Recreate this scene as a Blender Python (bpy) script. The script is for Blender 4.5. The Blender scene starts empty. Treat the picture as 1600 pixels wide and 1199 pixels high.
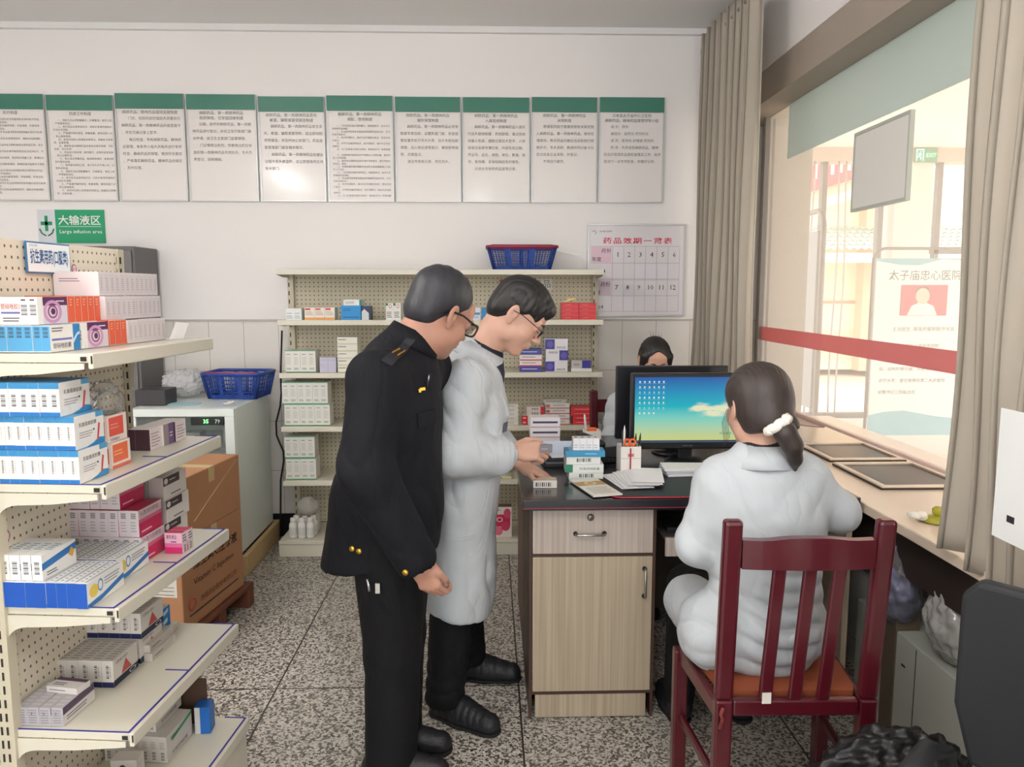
import bpy, math, random
import numpy as np
from mathutils import Vector, Matrix, Euler
random.seed(7)
SC = bpy.context.scene
COL = SC.collection
PI = math.pi

# ---------------------------------------------------------------- camera
cam_d = bpy.data.cameras.new('camera')
cam_d.sensor_fit = 'HORIZONTAL'; cam_d.sensor_width = 36.0; cam_d.lens = 27.0
cam_d.clip_start = 0.05; cam_d.clip_end = 200
cam = bpy.data.objects.new('camera', cam_d); COL.objects.link(cam)
cam.location = (0, 0, 1.53)
cam.rotation_euler = (math.radians(90 - 6.8), 0, math.radians(-1.7))
SC.camera = cam

# ---------------------------------------------------------------- exposure, sky, sun
SC.view_settings.view_transform = 'Standard'
SC.view_settings.look = 'None'
SC.view_settings.exposure = 1.2
SC.view_settings.gamma = 1.0
SC.view_settings.use_curve_mapping = False
world = bpy.data.worlds.new('sky'); SC.world = world; world.use_nodes = True
_wn = world.node_tree.nodes; _wl = world.node_tree.links
_bg = _wn['Background']
_bg.inputs['Color'].default_value = (0.97, 0.985, 1.0, 1); _bg.inputs['Strength'].default_value = 1.35
SC.cycles.max_bounces = 8; SC.cycles.diffuse_bounces = 4; SC.cycles.transparent_max_bounces = 16
SC.cycles.caustics_reflective = False; SC.cycles.caustics_refractive = False
SC.cycles.sample_clamp_indirect = 6.0
sun_d = bpy.data.lights.new('sun', 'SUN'); sun_d.energy = 2.6; sun_d.angle = math.radians(3); sun_d.color = (1, .93, .82)
sun = bpy.data.objects.new('sun', sun_d); COL.objects.link(sun)
_sd = Vector((-1.0, -0.62, -0.78))          # travel direction of the sunlight
sun.rotation_euler = _sd.to_track_quat('-Z', 'Y').to_euler()

# ---------------------------------------------------------------- materials
_M = {}
def lin(c):
    return tuple(((x / 12.92) if x <= .04045 else ((x + .055) / 1.055) ** 2.4) for x in [v / 255 for v in c])
def mat(rgb, rough=.6, metal=0.0, name=None, spec=.4, noise=0.0, nscale=6.0, bump=0.0, bscale=60.0, coat=0.0, trans=0.0, sss=0.0):
    """procedural surface: an sRGB colour with slight mottling and bump"""
    key = (tuple(rgb), rough, metal, name, spec, noise, nscale, bump, bscale, coat, trans, sss)
    if key in _M: return _M[key]
    m = bpy.data.materials.new(name or 'paint'); m.use_nodes = True
    nt = m.node_tree; b = nt.nodes['Principled BSDF']
    c = lin(rgb)
    b.inputs['Base Color'].default_value = (*c, 1); b.inputs['Roughness'].default_value = rough
    b.inputs['Metallic'].default_value = metal; b.inputs['Specular IOR Level'].default_value = spec
    if coat: b.inputs['Coat Weight'].default_value = coat; b.inputs['Coat Roughness'].default_value = .15
    if sss:
        b.inputs['Subsurface Weight'].default_value = sss; b.inputs['Subsurface Radius'].default_value = (.012, .005, .003)
        b.inputs['Subsurface Scale'].default_value = 1.0
    if noise or bump:
        tc = nt.nodes.new('ShaderNodeTexCoord')
    if noise:
        n = nt.nodes.new('ShaderNodeTexNoise'); n.inputs['Scale'].default_value = nscale; n.inputs['Detail'].default_value = 5
        nt.links.new(tc.outputs['Object'], n.inputs['Vector'])
        mx = nt.nodes.new('ShaderNodeMix'); mx.data_type = 'RGBA'
        mx.inputs['A'].default_value = (*[x * (1 - noise) for x in c], 1); mx.inputs['B'].default_value = (*[min(1, x * (1 + noise)) for x in c], 1)
        nt.links.new(n.outputs['Fac'], mx.inputs['Factor']); nt.links.new(mx.outputs['Result'], b.inputs['Base Color'])
    if bump:
        n2 = nt.nodes.new('ShaderNodeTexNoise'); n2.inputs['Scale'].default_value = bscale; n2.inputs['Detail'].default_value = 4
        nt.links.new(tc.outputs['Object'], n2.inputs['Vector'])
        bp = nt.nodes.new('ShaderNodeBump'); bp.inputs['Strength'].default_value = bump; bp.inputs['Distance'].default_value = .01
        nt.links.new(n2.outputs['Fac'], bp.inputs['Height']); nt.links.new(bp.outputs['Normal'], b.inputs['Normal'])
    if trans:
        tr = nt.nodes.new('ShaderNodeBsdfTranslucent'); tr.inputs['Color'].default_value = (*c, 1)
        ms = nt.nodes.new('ShaderNodeMixShader'); ms.inputs[0].default_value = trans
        nt.links.new(b.outputs[0], ms.inputs[1]); nt.links.new(tr.outputs[0], ms.inputs[2])
        nt.links.new(ms.outputs[0], nt.nodes['Material Output'].inputs['Surface'])
    _M[key] = m
    return m
def emis(rgb, s, name='lit'):
    key = ('e', tuple(rgb), s)
    if key in _M: return _M[key]
    m = bpy.data.materials.new(name); m.use_nodes = True; b = m.node_tree.nodes['Principled BSDF']
    c = lin(rgb); b.inputs['Base Color'].default_value = (0, 0, 0, 1); b.inputs['Emission Color'].default_value = (*c, 1); b.inputs['Emission Strength'].default_value = s
    _M[key] = m; return m
def film(rgb, opac, rough=.1, name='clear_film', glossy=.1, transl=.5):
    """clear or dusty film: transparent with a share of scattering dust and a gloss"""
    key = ('f', tuple(rgb), opac, rough, glossy, transl, name)
    if key in _M: return _M[key]
    m = bpy.data.materials.new(name); m.use_nodes = True; nt = m.node_tree; nt.nodes.remove(nt.nodes['Principled BSDF'])
    N = nt.nodes.new; L = nt.links.new; c = lin(rgb)
    t = N('ShaderNodeBsdfTransparent'); d = N('ShaderNodeBsdfDiffuse'); d.inputs[0].default_value = (*c, 1)
    tl = N('ShaderNodeBsdfTranslucent'); tl.inputs[0].default_value = (*c, 1)
    m1 = N('ShaderNodeMixShader'); m1.inputs[0].default_value = transl; L(d.outputs[0], m1.inputs[1]); L(tl.outputs[0], m1.inputs[2])
    m2 = N('ShaderNodeMixShader'); m2.inputs[0].default_value = opac; L(t.outputs[0], m2.inputs[1]); L(m1.outputs[0], m2.inputs[2])
    g = N('ShaderNodeBsdfGlossy'); g.inputs['Roughness'].default_value = rough
    fr = N('ShaderNodeLayerWeight'); fr.inputs['Blend'].default_value = glossy
    m3 = N('ShaderNodeMixShader'); L(fr.outputs['Fresnel'], m3.inputs[0]); L(m2.outputs[0], m3.inputs[1]); L(g.outputs[0], m3.inputs[2])
    L(m3.outputs[0], nt.nodes['Material Output'].inputs['Surface'])
    _M[key] = m; return m
def nodes_mat(name, rough=.6):
    m = bpy.data.materials.new(name); m.use_nodes = True
    b = m.node_tree.nodes['Principled BSDF']; b.inputs['Roughness'].default_value = rough
    return m, m.node_tree, b
def math_node(nt, op, a, b=None, c=None):
    n = nt.nodes.new('ShaderNodeMath'); n.operation = op
    for i, v in enumerate((a, b, c)):
        if v is None: continue
        if isinstance(v, (int, float)): n.inputs[i].default_value = v
        else: nt.links.new(v, n.inputs[i])
    return n.outputs[0]
def mixc(nt, fac, a, b):
    n = nt.nodes.new('ShaderNodeMix'); n.data_type = 'RGBA'
    for k, v in (('A', a), ('B', b)):
        if isinstance(v, tuple): n.inputs[k].default_value = (*v, 1)
        else: nt.links.new(v, n.inputs[k])
    if isinstance(fac, (int, float)): n.inputs['Factor'].default_value = fac
    else: nt.links.new(fac, n.inputs['Factor'])
    return n.outputs['Result']
def pegboard_mat(ax, base, sp=.0258, spz=.0258, rad=.16, off=(0, 0)):
    m, nt, b = nodes_mat('pegboard', .55)
    tc = nt.nodes.new('ShaderNodeTexCoord'); sx = nt.nodes.new('ShaderNodeSeparateXYZ'); nt.links.new(tc.outputs['Object'], sx.inputs[0])
    u = math_node(nt, 'SUBTRACT', math_node(nt, 'FRACT', math_node(nt, 'DIVIDE', math_node(nt, 'ADD', sx.outputs[ax], off[0]), sp)), .5)
    v = math_node(nt, 'SUBTRACT', math_node(nt, 'FRACT', math_node(nt, 'DIVIDE', math_node(nt, 'ADD', sx.outputs['Z'], off[1]), spz)), .5)
    r = math_node(nt, 'SQRT', math_node(nt, 'ADD', math_node(nt, 'MULTIPLY', u, u), math_node(nt, 'MULTIPLY', v, v)))
    f = math_node(nt, 'LESS_THAN', r, rad)
    c = mixc(nt, f, lin(base), lin((108, 99, 84))); nt.links.new(c, b.inputs['Base Color'])
    return m
def wood_mat(name, c1, c2, rough=.5, axis='Z', scale=1.0):
    """laminate with fine straight grain along an axis"""
    m, nt, b = nodes_mat(name, rough)
    tc = nt.nodes.new('ShaderNodeTexCoord'); mp = nt.nodes.new('ShaderNodeMapping')
    s = [90 * scale, 90 * scale, 90 * scale]; s['XYZ'.index(axis)] = 1.2
    mp.inputs['Scale'].default_value = s; nt.links.new(tc.outputs['Object'], mp.inputs[0])
    n = nt.nodes.new('ShaderNodeTexNoise'); n.inputs['Scale'].default_value = 1.0; n.inputs['Detail'].default_value = 3
    nt.links.new(mp.outputs[0], n.inputs['Vector'])
    cr = nt.nodes.new('ShaderNodeValToRGB'); cr.color_ramp.elements[0].position = .35; cr.color_ramp.elements[1].position = .68
    cr.color_ramp.elements[0].color = (*lin(c1), 1); cr.color_ramp.elements[1].color = (*lin(c2), 1)
    nt.links.new(n.outputs['Fac'], cr.inputs[0]); nt.links.new(cr.outputs[0], b.inputs['Base Color'])
    return m

# ---------------------------------------------------------------- mesh helpers
class MB:
    """collects shapes for ONE mesh object"""
    def __init__(s): s.v = []; s.f = []; s.m = []; s.mats = []; s.sm = []
    def mi(s, m):
        if m not in s.mats: s.mats.append(m)
        return s.mats.index(m)
    def add(s, vs, fs, m, smooth=False):
        b = len(s.v); s.v += [tuple(v) for v in vs]; i = s.mi(m)
        for f in fs: s.f.append(tuple(b + k for k in f)); s.m.append(i); s.sm.append(smooth)
        return s
    def box(s, x0, x1, y0, y1, z0, z1, m, bev=0.0, M=None):
        if bev > 0:
            e = min(bev, (x1 - x0) * .45, (y1 - y0) * .45, (z1 - z0) * .45)
            bm = _bm_box(x0, x1, y0, y1, z0, z1, e); vs, fs = bm
        else:
            vs = [(x, y, z) for x in (x0, x1) for y in (y0, y1) for z in (z0, z1)]
            fs = [(0, 1, 3, 2), (4, 6, 7, 5), (0, 4, 5, 1), (2, 3, 7, 6), (0, 2, 6, 4), (1, 5, 7, 3)]
        if M is not None: vs = [tuple(M @ Vector(v)) for v in vs]
        return s.add(vs, fs, m)
    def quad(s, a, b, c, d, m): return s.add([a, b, c, d], [(0, 1, 2, 3)], m)
    def tube(s, path, r, m, n=10, closed=False, caps=True):
        P_ = [Vector(p) for p in path]; k = len(P_); vs = []; fs = []
        rr = r if isinstance(r, (list, tuple)) else [r] * k
        up = Vector((0, 0, 1)); prev = None
        for i, p in enumerate(P_):
            if closed: t = (P_[(i + 1) % k] - P_[i - 1])
            else: t = P_[min(i + 1, k - 1)] - P_[max(i - 1, 0)]
            if t.length < 1e-9: t = Vector((0, 0, 1))
            t.normalize()
            if prev is None:
                a = t.cross(up if abs(t.z) < .9 else Vector((1, 0, 0))).normalized()
            else:
                a = (prev - t * prev.dot(t)); a = a.normalized() if a.length > 1e-6 else t.orthogonal().normalized()
            prev = a; b = t.cross(a)
            for j in range(n):
                th = 2 * PI * j / n; vs.append(tuple(p + (a * math.cos(th) + b * math.sin(th)) * rr[i]))
        for i in range(k if closed else k - 1):
            for j in range(n):
                a0 = i * n + j; a1 = i * n + (j + 1) % n; c = ((i + 1) % k) * n
                fs.append((a0, a1, c + (j + 1) % n, c + j))
        if caps and not closed:
            fs.append(tuple(reversed(range(n)))); fs.append(tuple((k - 1) * n + j for j in range(n)))
        return s.add(vs, fs, m, True)
    def cyl(s, p0, p1, r, m, n=16, r1=None):
        return s.tube([p0, p1], [r, r if r1 is None else r1], m, n)
    def lathe(s, prof, m, c=(0, 0, 0), n=24, axis='Z'):
        vs = []; fs = []
        for (r, z) in prof:
            for j in range(n):
                t = 2 * PI * j / n; x, y = r * math.cos(t), r * math.sin(t)
                p = (x, y, z) if axis == 'Z' else ((z, x, y) if axis == 'X' else (x, z, y))
                vs.append((c[0] + p[0], c[1] + p[1], c[2] + p[2]))
        for i in range(len(prof) - 1):
            for j in range(n):
                fs.append((i * n + j, i * n + (j + 1) % n, (i + 1) * n + (j + 1) % n, (i + 1) * n + j))
        return s.add(vs, fs, m, True)
    def prism(s, poly, lo, hi, m, axis='Y'):
        """poly in the plane normal to axis; (u,v)->XZ for Y, YZ for X, XY for Z"""
        def q(u, v, w): return (u, w, v) if axis == 'Y' else ((w, u, v) if axis == 'X' else (u, v, w))
        n = len(poly); vs = [q(u, v, lo) for u, v in poly] + [q(u, v, hi) for u, v in poly]
        fs = [tuple(range(n)), tuple(reversed(range(n, 2 * n)))] + [(i, n + i, n + (i + 1) % n, (i + 1) % n) for i in range(n)]
        return s.add(vs, fs, m)
    def build(s, name, parent=None, loc=None, rotz=0, bevel=0.0, fix=True):
        me = bpy.data.meshes.new(name); me.from_pydata(s.v, [], s.f)
        for m in s.mats: me.materials.append(m)
        me.polygons.foreach_set('material_index', s.m); me.polygons.foreach_set('use_smooth', s.sm)
        me.update()
        o = bpy.data.objects.new(name, me); COL.objects.link(o)
        if loc is not None: o.location = loc
        if rotz: o.rotation_euler = (0, 0, rotz)
        if parent is not None: o.parent = parent
        if bevel:
            md = o.modifiers.new('bevel', 'BEVEL'); md.width = bevel; md.segments = 2; md.limit_method = 'ANGLE'
        return o
import bmesh
_bc = {}
def _bm_box(x0, x1, y0, y1, z0, z1, e):
    bm = bmesh.new(); bmesh.ops.create_cube(bm, size=1)
    for v in bm.verts: v.co = ((x0 + x1) / 2 + v.co.x * (x1 - x0), (y0 + y1) / 2 + v.co.y * (y1 - y0), (z0 + z1) / 2 + v.co.z * (z1 - z0))
    bmesh.ops.bevel(bm, geom=bm.edges[:], offset=e, segments=2, affect='EDGES', profile=.5)
    bm.verts.ensure_lookup_table(); vs = [tuple(v.co) for v in bm.verts]; fs = [tuple(v.index for v in f.verts) for f in bm.faces]
    bm.free(); return vs, fs
def tag(o, label=None, cat=None, group=None, kind=None):
    if label: o['label'] = label
    if cat: o['category'] = cat
    if group: o['group'] = group
    if kind: o['kind'] = kind
    return o
def thing(name, label, cat, loc=(0, 0, 0), rotz=0, group=None):
    o = bpy.data.objects.new(name, None); COL.objects.link(o); o.empty_display_size = .1
    o.location = loc; o.rotation_euler = (0, 0, rotz); return tag(o, label, cat, group)
def copy_tree(o, parent=None):
    c = o.copy(); COL.objects.link(c); c.parent = parent
    for ch in [q for q in COL.objects if q.parent == o]: copy_tree(ch, c)
    return c
ORD = ['first', 'second', 'third', 'fourth', 'fifth', 'sixth', 'seventh', 'eighth', 'ninth', 'tenth', 'eleventh', 'twelfth', 'thirteenth', 'fourteenth', 'fifteenth', 'sixteenth']

_T = {}
def glyphs(txt, size=1.0, bold=0.0, space=1.0, line=1.0, align='LEFT', res=1):
    """flat lettering as (verts, faces) in XY; baseline of the first line at y=0"""
    key = (txt, size, bold, space, line, align, res)
    if key in _T: return _T[key]
    cu = bpy.data.curves.new('lettering', 'FONT'); cu.body = txt; cu.size = size; cu.offset = bold; cu.resolution_u = res
    cu.space_character = space; cu.space_line = line; cu.align_x = align; cu.fill_mode = 'FRONT'
    o = bpy.data.objects.new('lettering', cu); COL.objects.link(o)
    me = o.to_mesh(); vs = [tuple(v.co[:2]) for v in me.vertices]; fs = [tuple(p.vertices) for p in me.polygons]
    o.to_mesh_clear(); bpy.data.objects.remove(o); bpy.data.curves.remove(cu)
    _T[key] = (vs, fs); return vs, fs
def put_text(mb, txt, m, fn, size, x=0, y=0, fit=None, **kw):
    """fn maps lettering coordinates (u,v) to a 3-D point; fit = total width wanted"""
    vs, fs = glyphs(txt, 1.0, **kw)
    if not vs: return
    sx = sy = size
    if fit:
        x0 = min(v[0] for v in vs); x1 = max(v[0] for v in vs); sx = fit / (x1 - x0)
        if kw.get('align') != 'CENTER': x -= x0 * sx
    mb.add([fn(x + v[0] * sx, y + v[1] * sy) for v in vs], fs, m)

# ================================================================ THE ROOM
YW, ZC, XL, XR, XG = 4.75, 3.078, -3.3, 1.45, 1.61
def struct(o): return tag(o, kind='structure')
# floor: cast terrazzo with dark joints
m, nt, b = nodes_mat('terrazzo', .38)
tc = nt.nodes.new('ShaderNodeTexCoord')
def chips(scale, lo, hi):
    v = nt.nodes.new('ShaderNodeTexVoronoi'); v.inputs['Scale'].default_value = scale; nt.links.new(tc.outputs['Object'], v.inputs['Vector'])
    s = nt.nodes.new('ShaderNodeSeparateColor'); nt.links.new(v.outputs['Color'], s.inputs[0])
    r = nt.nodes.new('ShaderNodeValToRGB'); r.color_ramp.elements[0].position = lo; r.color_ramp.elements[1].position = hi
    nt.links.new(s.outputs[0], r.inputs[0]); return r.outputs[0], s.outputs[1]
a1, a2 = chips(135, .34, .50)
w = nt.nodes.new('ShaderNodeTexNoise'); w.inputs['Scale'].default_value = 2.2; nt.links.new(tc.outputs['Object'], w.inputs['Vector'])
dark = mixc(nt, a2, lin((58, 56, 53)), lin((118, 112, 104)))
light = mixc(nt, a2, lin((212, 206, 196)), lin((176, 170, 159)))
col = mixc(nt, a1, dark, light)
sx = nt.nodes.new('ShaderNodeSeparateXYZ'); nt.links.new(tc.outputs['Object'], sx.inputs[0])
def joint(out, off, sp, wd):
    t = math_node(nt, 'ABSOLUTE', math_node(nt, 'SUBTRACT', math_node(nt, 'FRACT', math_node(nt, 'ADD', math_node(nt, 'DIVIDE', math_node(nt, 'SUBTRACT', out, off), sp), .5)), .5))
    return math_node(nt, 'LESS_THAN', t, wd / sp)
jj = math_node(nt, 'MAXIMUM', joint(sx.outputs['X'], .11, .94, .0035), joint(sx.outputs['Y'], 2.845, 1.45, .0035))
col = mixc(nt, jj, col, lin((48, 44, 38)))
nt.links.new(col, b.inputs['Base Color'])
M_floor = m
f = MB(); f.box(XL, 1.5, -3, YW, -.1, 0, M_floor); struct(f.build('floor'))
M_ceil = mat((232, 231, 230), .8, name='ceiling_paint', noise=.03, nscale=1.5)
f = MB(); f.box(XL - .1, XR + .2, -3, YW + .1, ZC, ZC + .12, M_ceil); struct(f.build('ceiling'))
# back wall: paint above, glazed tiles below
m, nt, b = nodes_mat('painted_and_tiled_wall', .6)
tc = nt.nodes.new('ShaderNodeTexCoord'); sx = nt.nodes.new('ShaderNodeSeparateXYZ'); nt.links.new(tc.outputs['Object'], sx.inputs[0])
hX, hZ = sx.outputs['X'], sx.outputs['Z']
jt = math_node(nt, 'MAXIMUM', joint(hX, .825, .2115, .0014), joint(hZ, 1.357, .312, .0014))
low = math_node(nt, 'LESS_THAN', hZ, 1.357)
nz = nt.nodes.new('ShaderNodeTexNoise'); nz.inputs['Scale'].default_value = 1.3; nt.links.new(tc.outputs['Object'], nz.inputs['Vector'])
tile = mixc(nt, jt, mixc(nt, nz.outputs['Fac'], lin((218, 213, 206)), lin((230, 226, 220))), lin((150, 142, 130)))
paint = mixc(nt, nz.outputs['Fac'], lin((236, 232, 230)), lin((243, 240, 238)))
nt.links.new(mixc(nt, low, paint, tile), b.inputs['Base Color'])
nt.links.new(math_node(nt, 'MULTIPLY_ADD', low, -.35, .75), b.inputs['Roughness'])
M_wall = m
f = MB(); f.box(XL - .1, 1.86, YW, YW + .2, 0, ZC, M_wall); struct(f.build('wall_back'))
f = MB(); f.box(XL - .1, XL, -3, YW, 0, ZC, M_wall); struct(f.build('wall_left'))
M_cas = mat((168, 156, 144), .45, name='window_casing_stone', noise=.06, nscale=5)
f = MB(); f.box(XR, XR + .26, -3, YW, 2.69, ZC, M_wall); f.box(XR + .003, XR + .26, -3, YW, 2.525, 2.69, M_cas)
struct(f.build('wall_right'))
f = MB(); f.box(XR + .05, XR + .2, 1.0, YW, 0, .72, M_wall); struct(f.build('wall_right_lower'))
f = MB(); f.box(XR, XR + .2, -3, .995, 0, 2.524, M_wall); struct(f.build('wall_right_near'))
f = MB(); f.box(XL, XR, YW - .012, YW, 0, .145, mat((26, 24, 26), .35, name='black_skirting')); struct(f.build('baseboard_back'))
f = MB(); f.box(XL, XR, YW - .03, YW, ZC - .035, ZC, M_ceil); f.box(XL, XR, YW - .006, YW, 1.352, 1.364, mat((190, 182, 170), .4))
struct(f.build('trim_1'))
# ceiling lamps (out of frame, over the aisle)
def ceiling_lamp(x, y, lab):
    t = thing('ceiling_lamp', lab, 'lamp', (x, y, ZC - .42), group='fluorescent ceiling lamps')
    f = MB(); f.box(-.03, .03, -.62, .62, -.05, 0, mat((235, 235, 232), .4)); f.build('housing', t); f = MB(); f.cyl((0, -.4, 0), (0, -.4, .418), .006, mat((200, 200, 200), .4), 8); f.build('hanger', t); f = MB(); f.cyl((0, .4, 0), (0, .4, .418), .006, mat((200, 200, 200), .4), 8); f.build('hanger', t)
    f = MB()
    for s in (-.05, .05): f.cyl((s, -.58, -.072), (s, .58, -.072), .014, emis((255, 251, 248), LAMP, 'fluorescent_tube'), 12)
    f.build('fluorescent_tube', t)
LAMP = 51
ceiling_lamp(-1.9, 1.9, 'twin tube ceiling lamp above the aisle in front of the shelf'); ceiling_lamp(-.1, .3, 'twin tube ceiling lamp above the desk side')

# ---------------------------------------------------------------- window and pass-through counter
w1 = struct(thing('window_1', None, None))
M_glass = film((255, 246, 238), .20, .03, 'dusty_glass', .05, .75)
f = MB(); f.box(XG, XG + .008, 1.0, 4.5, .905, 2.525, M_glass); f.build('glass_pane', w1)
f = MB(); f.box(XG - .004, XG - .001, 1.0, 4.2, 2.24, 2.525, film((204, 216, 216), .88, .4, 'frosted_band', .03, .55)); f.build('frosted_band', w1)
f = MB(); f.box(XG - .004, XG - .001, 1.0, 4.5, 1.248, 1.328, film((222, 136, 138), .8, .4, 'red_sticker_band', .03, .45)); f.build('sticker_band', w1)
f = MB(); f.box(XG - .012, XG + .014, 1.0, 4.5, .893, .906, mat((214, 186, 176), .25)); f.box(XG - .02, XG + .02, 4.5, 4.53, .9, 2.525, mat((150, 146, 142), .4)); f.build('window_frame', w1)  # the pinkish bottom strip is a painted highlight along the glass edge
M_cnt = mat((226, 208, 188), .22, name='cream_stone', noise=.05, nscale=9)
c1 = thing('service_counter', 'cream stone counter running under the window glass', 'counter', (0, 0, 0))
f = MB(); f.box(1.30, 2.02, 1.005, 4.45, .765, .80, M_cnt, .004); f.build('countertop', c1)
M_ddk = mat((52, 42, 38), .5, name='dark_stained_wood')
f = MB(); f.box(1.36, 1.44, 1.005, 4.3, .60, .764, M_ddk); f.build('apron', c1)
f = MB(); f.box(1.36, 1.44, 2.42, 2.50, .005, .60, mat((96, 84, 70), .5)); f.build('leg', c1)
M_tray = mat((150, 138, 128), .3, .6, name='steel_rim'); M_tin = mat((70, 62, 58), .3, .3, name='dark_trough')
for (x0, x1, y0, y1, lab) in ((1.455, 1.80, 2.74, 3.15, 'dark rectangular pass-through trough with pale rim, nearer the curtain'), (1.47, 1.80, 3.21, 3.58, 'dark rectangular pass-through trough with pale rim, farther from the curtain')):
    t = thing('money_trough', lab, 'tray', ((x0 + x1) / 2, (y0 + y1) / 2, .801), group='troughs under the window glass')
    w, d = (x1 - x0) / 2, (y1 - y0) / 2; r = .022
    f = MB(); f.box(-w, w, -d, -d + r, 0, .014, M_cnt, .003); f.box(-w, w, d - r, d, 0, .014, M_cnt, .003); f.box(-w, -w + r, -d + r, d - r, 0, .014, M_cnt, .003); f.box(w - r, w, -d + r, d - r, 0, .014, M_cnt, .003)
    f.box(-w - .003, w + .003, -d - .004, -d - .0005, 0, .007, M_ddk); f.box(-w - .004, -w - .0005, -d, d, 0, .007, M_ddk)  # dark strips paint the underline of shade below the raised rim
    f.build('rim', t)
    f = MB(); f.box(-w + r + .0005, w - r - .0005, -d + r + .0005, d - r - .0005, 0, .006, M_tin); f.build('trough', t)
f = MB(); n = 20
pl = [(0, .36)] + [(-.17 * math.sin(PI * i / n), .36 * math.cos(PI * i / n)) for i in range(1, n)] + [(0, -.36)]
f.prism([(x + 1.60, y + 3.93) for x, y in pl], .886, .892, mat((176, 150, 136), .3), 'Z')
tag(f.build('glass_ledge'), 'rounded brown ledge at the foot of the window glass behind the seated woman', 'ledge')
f = MB(); f.box(1.36, 1.46, 3.60, 3.74, .801, .895, mat((150, 128, 112), .5), .004)
tag(f.build('small_box'), 'small brown box on the counter beside the white hair scrunchie', 'box')
# square white board stuck to the glass
t = thing('glass_sign', 'square white framed board fixed to the window glass, seen from behind', 'sign', (XG - .012, 3.17, 2.045))
f = MB(); f.box(-.006, .008, -.215, .215, -.155, .155, mat((234, 232, 226), .5)); f.build('board', t)
f = MB()
for a in ((-.225, .225, .155, .168), (-.225, .225, -.168, -.155)): f.box(-.01, .009, a[0], a[1], a[2], a[3], mat((186, 190, 182), .4))
for a in (-.225, .215): f.box(-.01, .009, a, a + .01, -.155, .155, mat((186, 190, 182), .4))
f.build('frame', t)

# ---------------------------------------------------------------- the hall beyond the glass
M_hall = mat((214, 202, 194), .7, name='hall_plaster'); M_mull = mat((104, 100, 97), .4, .3, name='aluminium_frame')
f = MB(); f.box(1.66, 5.2, -3, 7.2, -.1, 0, mat((196, 186, 172), .35, noise=.05, nscale=3)); struct(f.build('floor_hall'))
f = MB(); f.box(1.71, 5.2, -3, 7.2, 2.82, 2.95, mat((236, 228, 218), .7)); struct(f.build('ceiling_hall'))
f = MB(); f.box(1.9, 5.2, 7.0, 7.2, 2.70, 2.82, mat((190, 172, 160), .6)); f.box(3.68, 4.02, 7.0, 7.2, 0, 2.70, M_hall)
f.box(1.9, 3.68, 7.0, 7.2, 0, .35, M_hall); f.box(4.02, 5.2, 7.0, 7.2, 0, .35, M_hall); f.box(1.9, 2.72, 7.0, 7.2, .35, 2.7, M_hall)
struct(f.build('wall_hall_end'))
f = MB(); f.box(1.66, 1.885, 4.54, 4.745, 0, 2.81, mat((150, 144, 136), .6, name='grey_pillar')); struct(f.build('wall_hall_pillar'))
w2 = struct(thing('window_2', None, None)); f = MB()
for x in (2.73, 3.03, 3.56): f.box(x, x + .045, 7.05, 7.12, .35, 2.70, M_mull)
f.box(2.72, 3.68, 7.05, 7.12, .35, .40, M_mull); f.box(4.10, 4.14, 7.05, 7.12, .35, 2.70, M_mull); f.box(4.02, 5.2, 7.05, 7.12, 1.88, 1.92, M_mull)
f.build('window_frame', w2)
f = MB()
for x in (2.86, 2.93, 3.17, 3.24):
    f.tube([(x + .012 * math.sin(i * .7 + x * 9), 7.02, .4 + i * .23) for i in range(11)], .009, mat((172, 168, 164), .5), 8)
f.build('security_bar', w2)
t = thing('exit_sign', 'green emergency EXIT sign on the pier beyond the window', 'sign', (3.93, 6.985, 2.75))
f = MB(); f.box(-.10, .10, -.012, .012, -.062, .062, mat((70, 140, 104), .4)); f.build('sign_face', t)
M_ex = emis((150, 255, 200), 1.1, 'lit_lettering'); f = MB()
put_text(f, 'EXIT', M_ex, lambda u, v: (u, -.0135, v), .05, -.002, -.018, fit=.09)
fr = [(-.09, -.045), (-.09, .048), (-.03, .048), (-.03, -.045)]
for a, bq in ((0, 1), (1, 2), (2, 3)):
    (x0, z0), (x1, z1) = fr[a], fr[bq]; f.box(min(x0, x1) - .004, max(x0, x1) + .004, -.0145, -.0125, min(z0, z1) - .004, max(z0, z1) + .004, M_ex)
for p0, p1, r in (((-.058, .03), (-.056, .026), .008), ((-.060, .018), (-.064, -.006), .008), ((-.064, -.006), (-.050, -.022), .005), ((-.05, -.022), (-.054, -.04), .0045), ((-.066, -.008), (-.078, -.02), .005), ((-.078, -.02), (-.088, -.018), .004), ((-.058, .014), (-.044, .004), .004), ((-.062, .014), (-.076, .006), .004)):
    f.cyl((p0[0], -.0135, p0[1]), (p1[0], -.0135, p1[1]), r, M_ex, 8)
f.build('lettering', t)
# poster stand
M_post = mat((214, 222, 222), .5, name='poster_print'); M_tube = mat((112, 108, 106), .35, .5)
t = thing('poster_stand', 'tall hospital notice poster with a red portrait photo on a tube stand', 'poster stand', (3.14, 5.5, 0))
W = .36
f = MB(); r = .09; pth = [(-W - .02, 0, .02), (-W - .02, 0, 1.84 - r)] + [(-W - .02 + r - r * math.cos(a), 0, 1.84 - r + r * math.sin(a)) for a in np.linspace(.2, PI / 2, 6)] + [(W + .02 - r + r * math.sin(a), 0, 1.84 - r + r * math.cos(a)) for a in np.linspace(0, PI / 2 - .1, 6)] + [(W + .02, 0, .02)]
f.tube(pth, .011, M_tube, 10); f.box(-W - .04, W + .04, -.16, .16, .005, .025, M_tube); f.build('stand', t)
f = MB(); f.box(-W, W, -.008, .008, .48, 1.77, M_post); f.build('poster_board', t)
f = MB(); fn = lambda u, v: (u, -.0095, v)
M_bl = mat((128, 178, 190), .5); M_dk = mat((96, 100, 104), .6)
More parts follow.
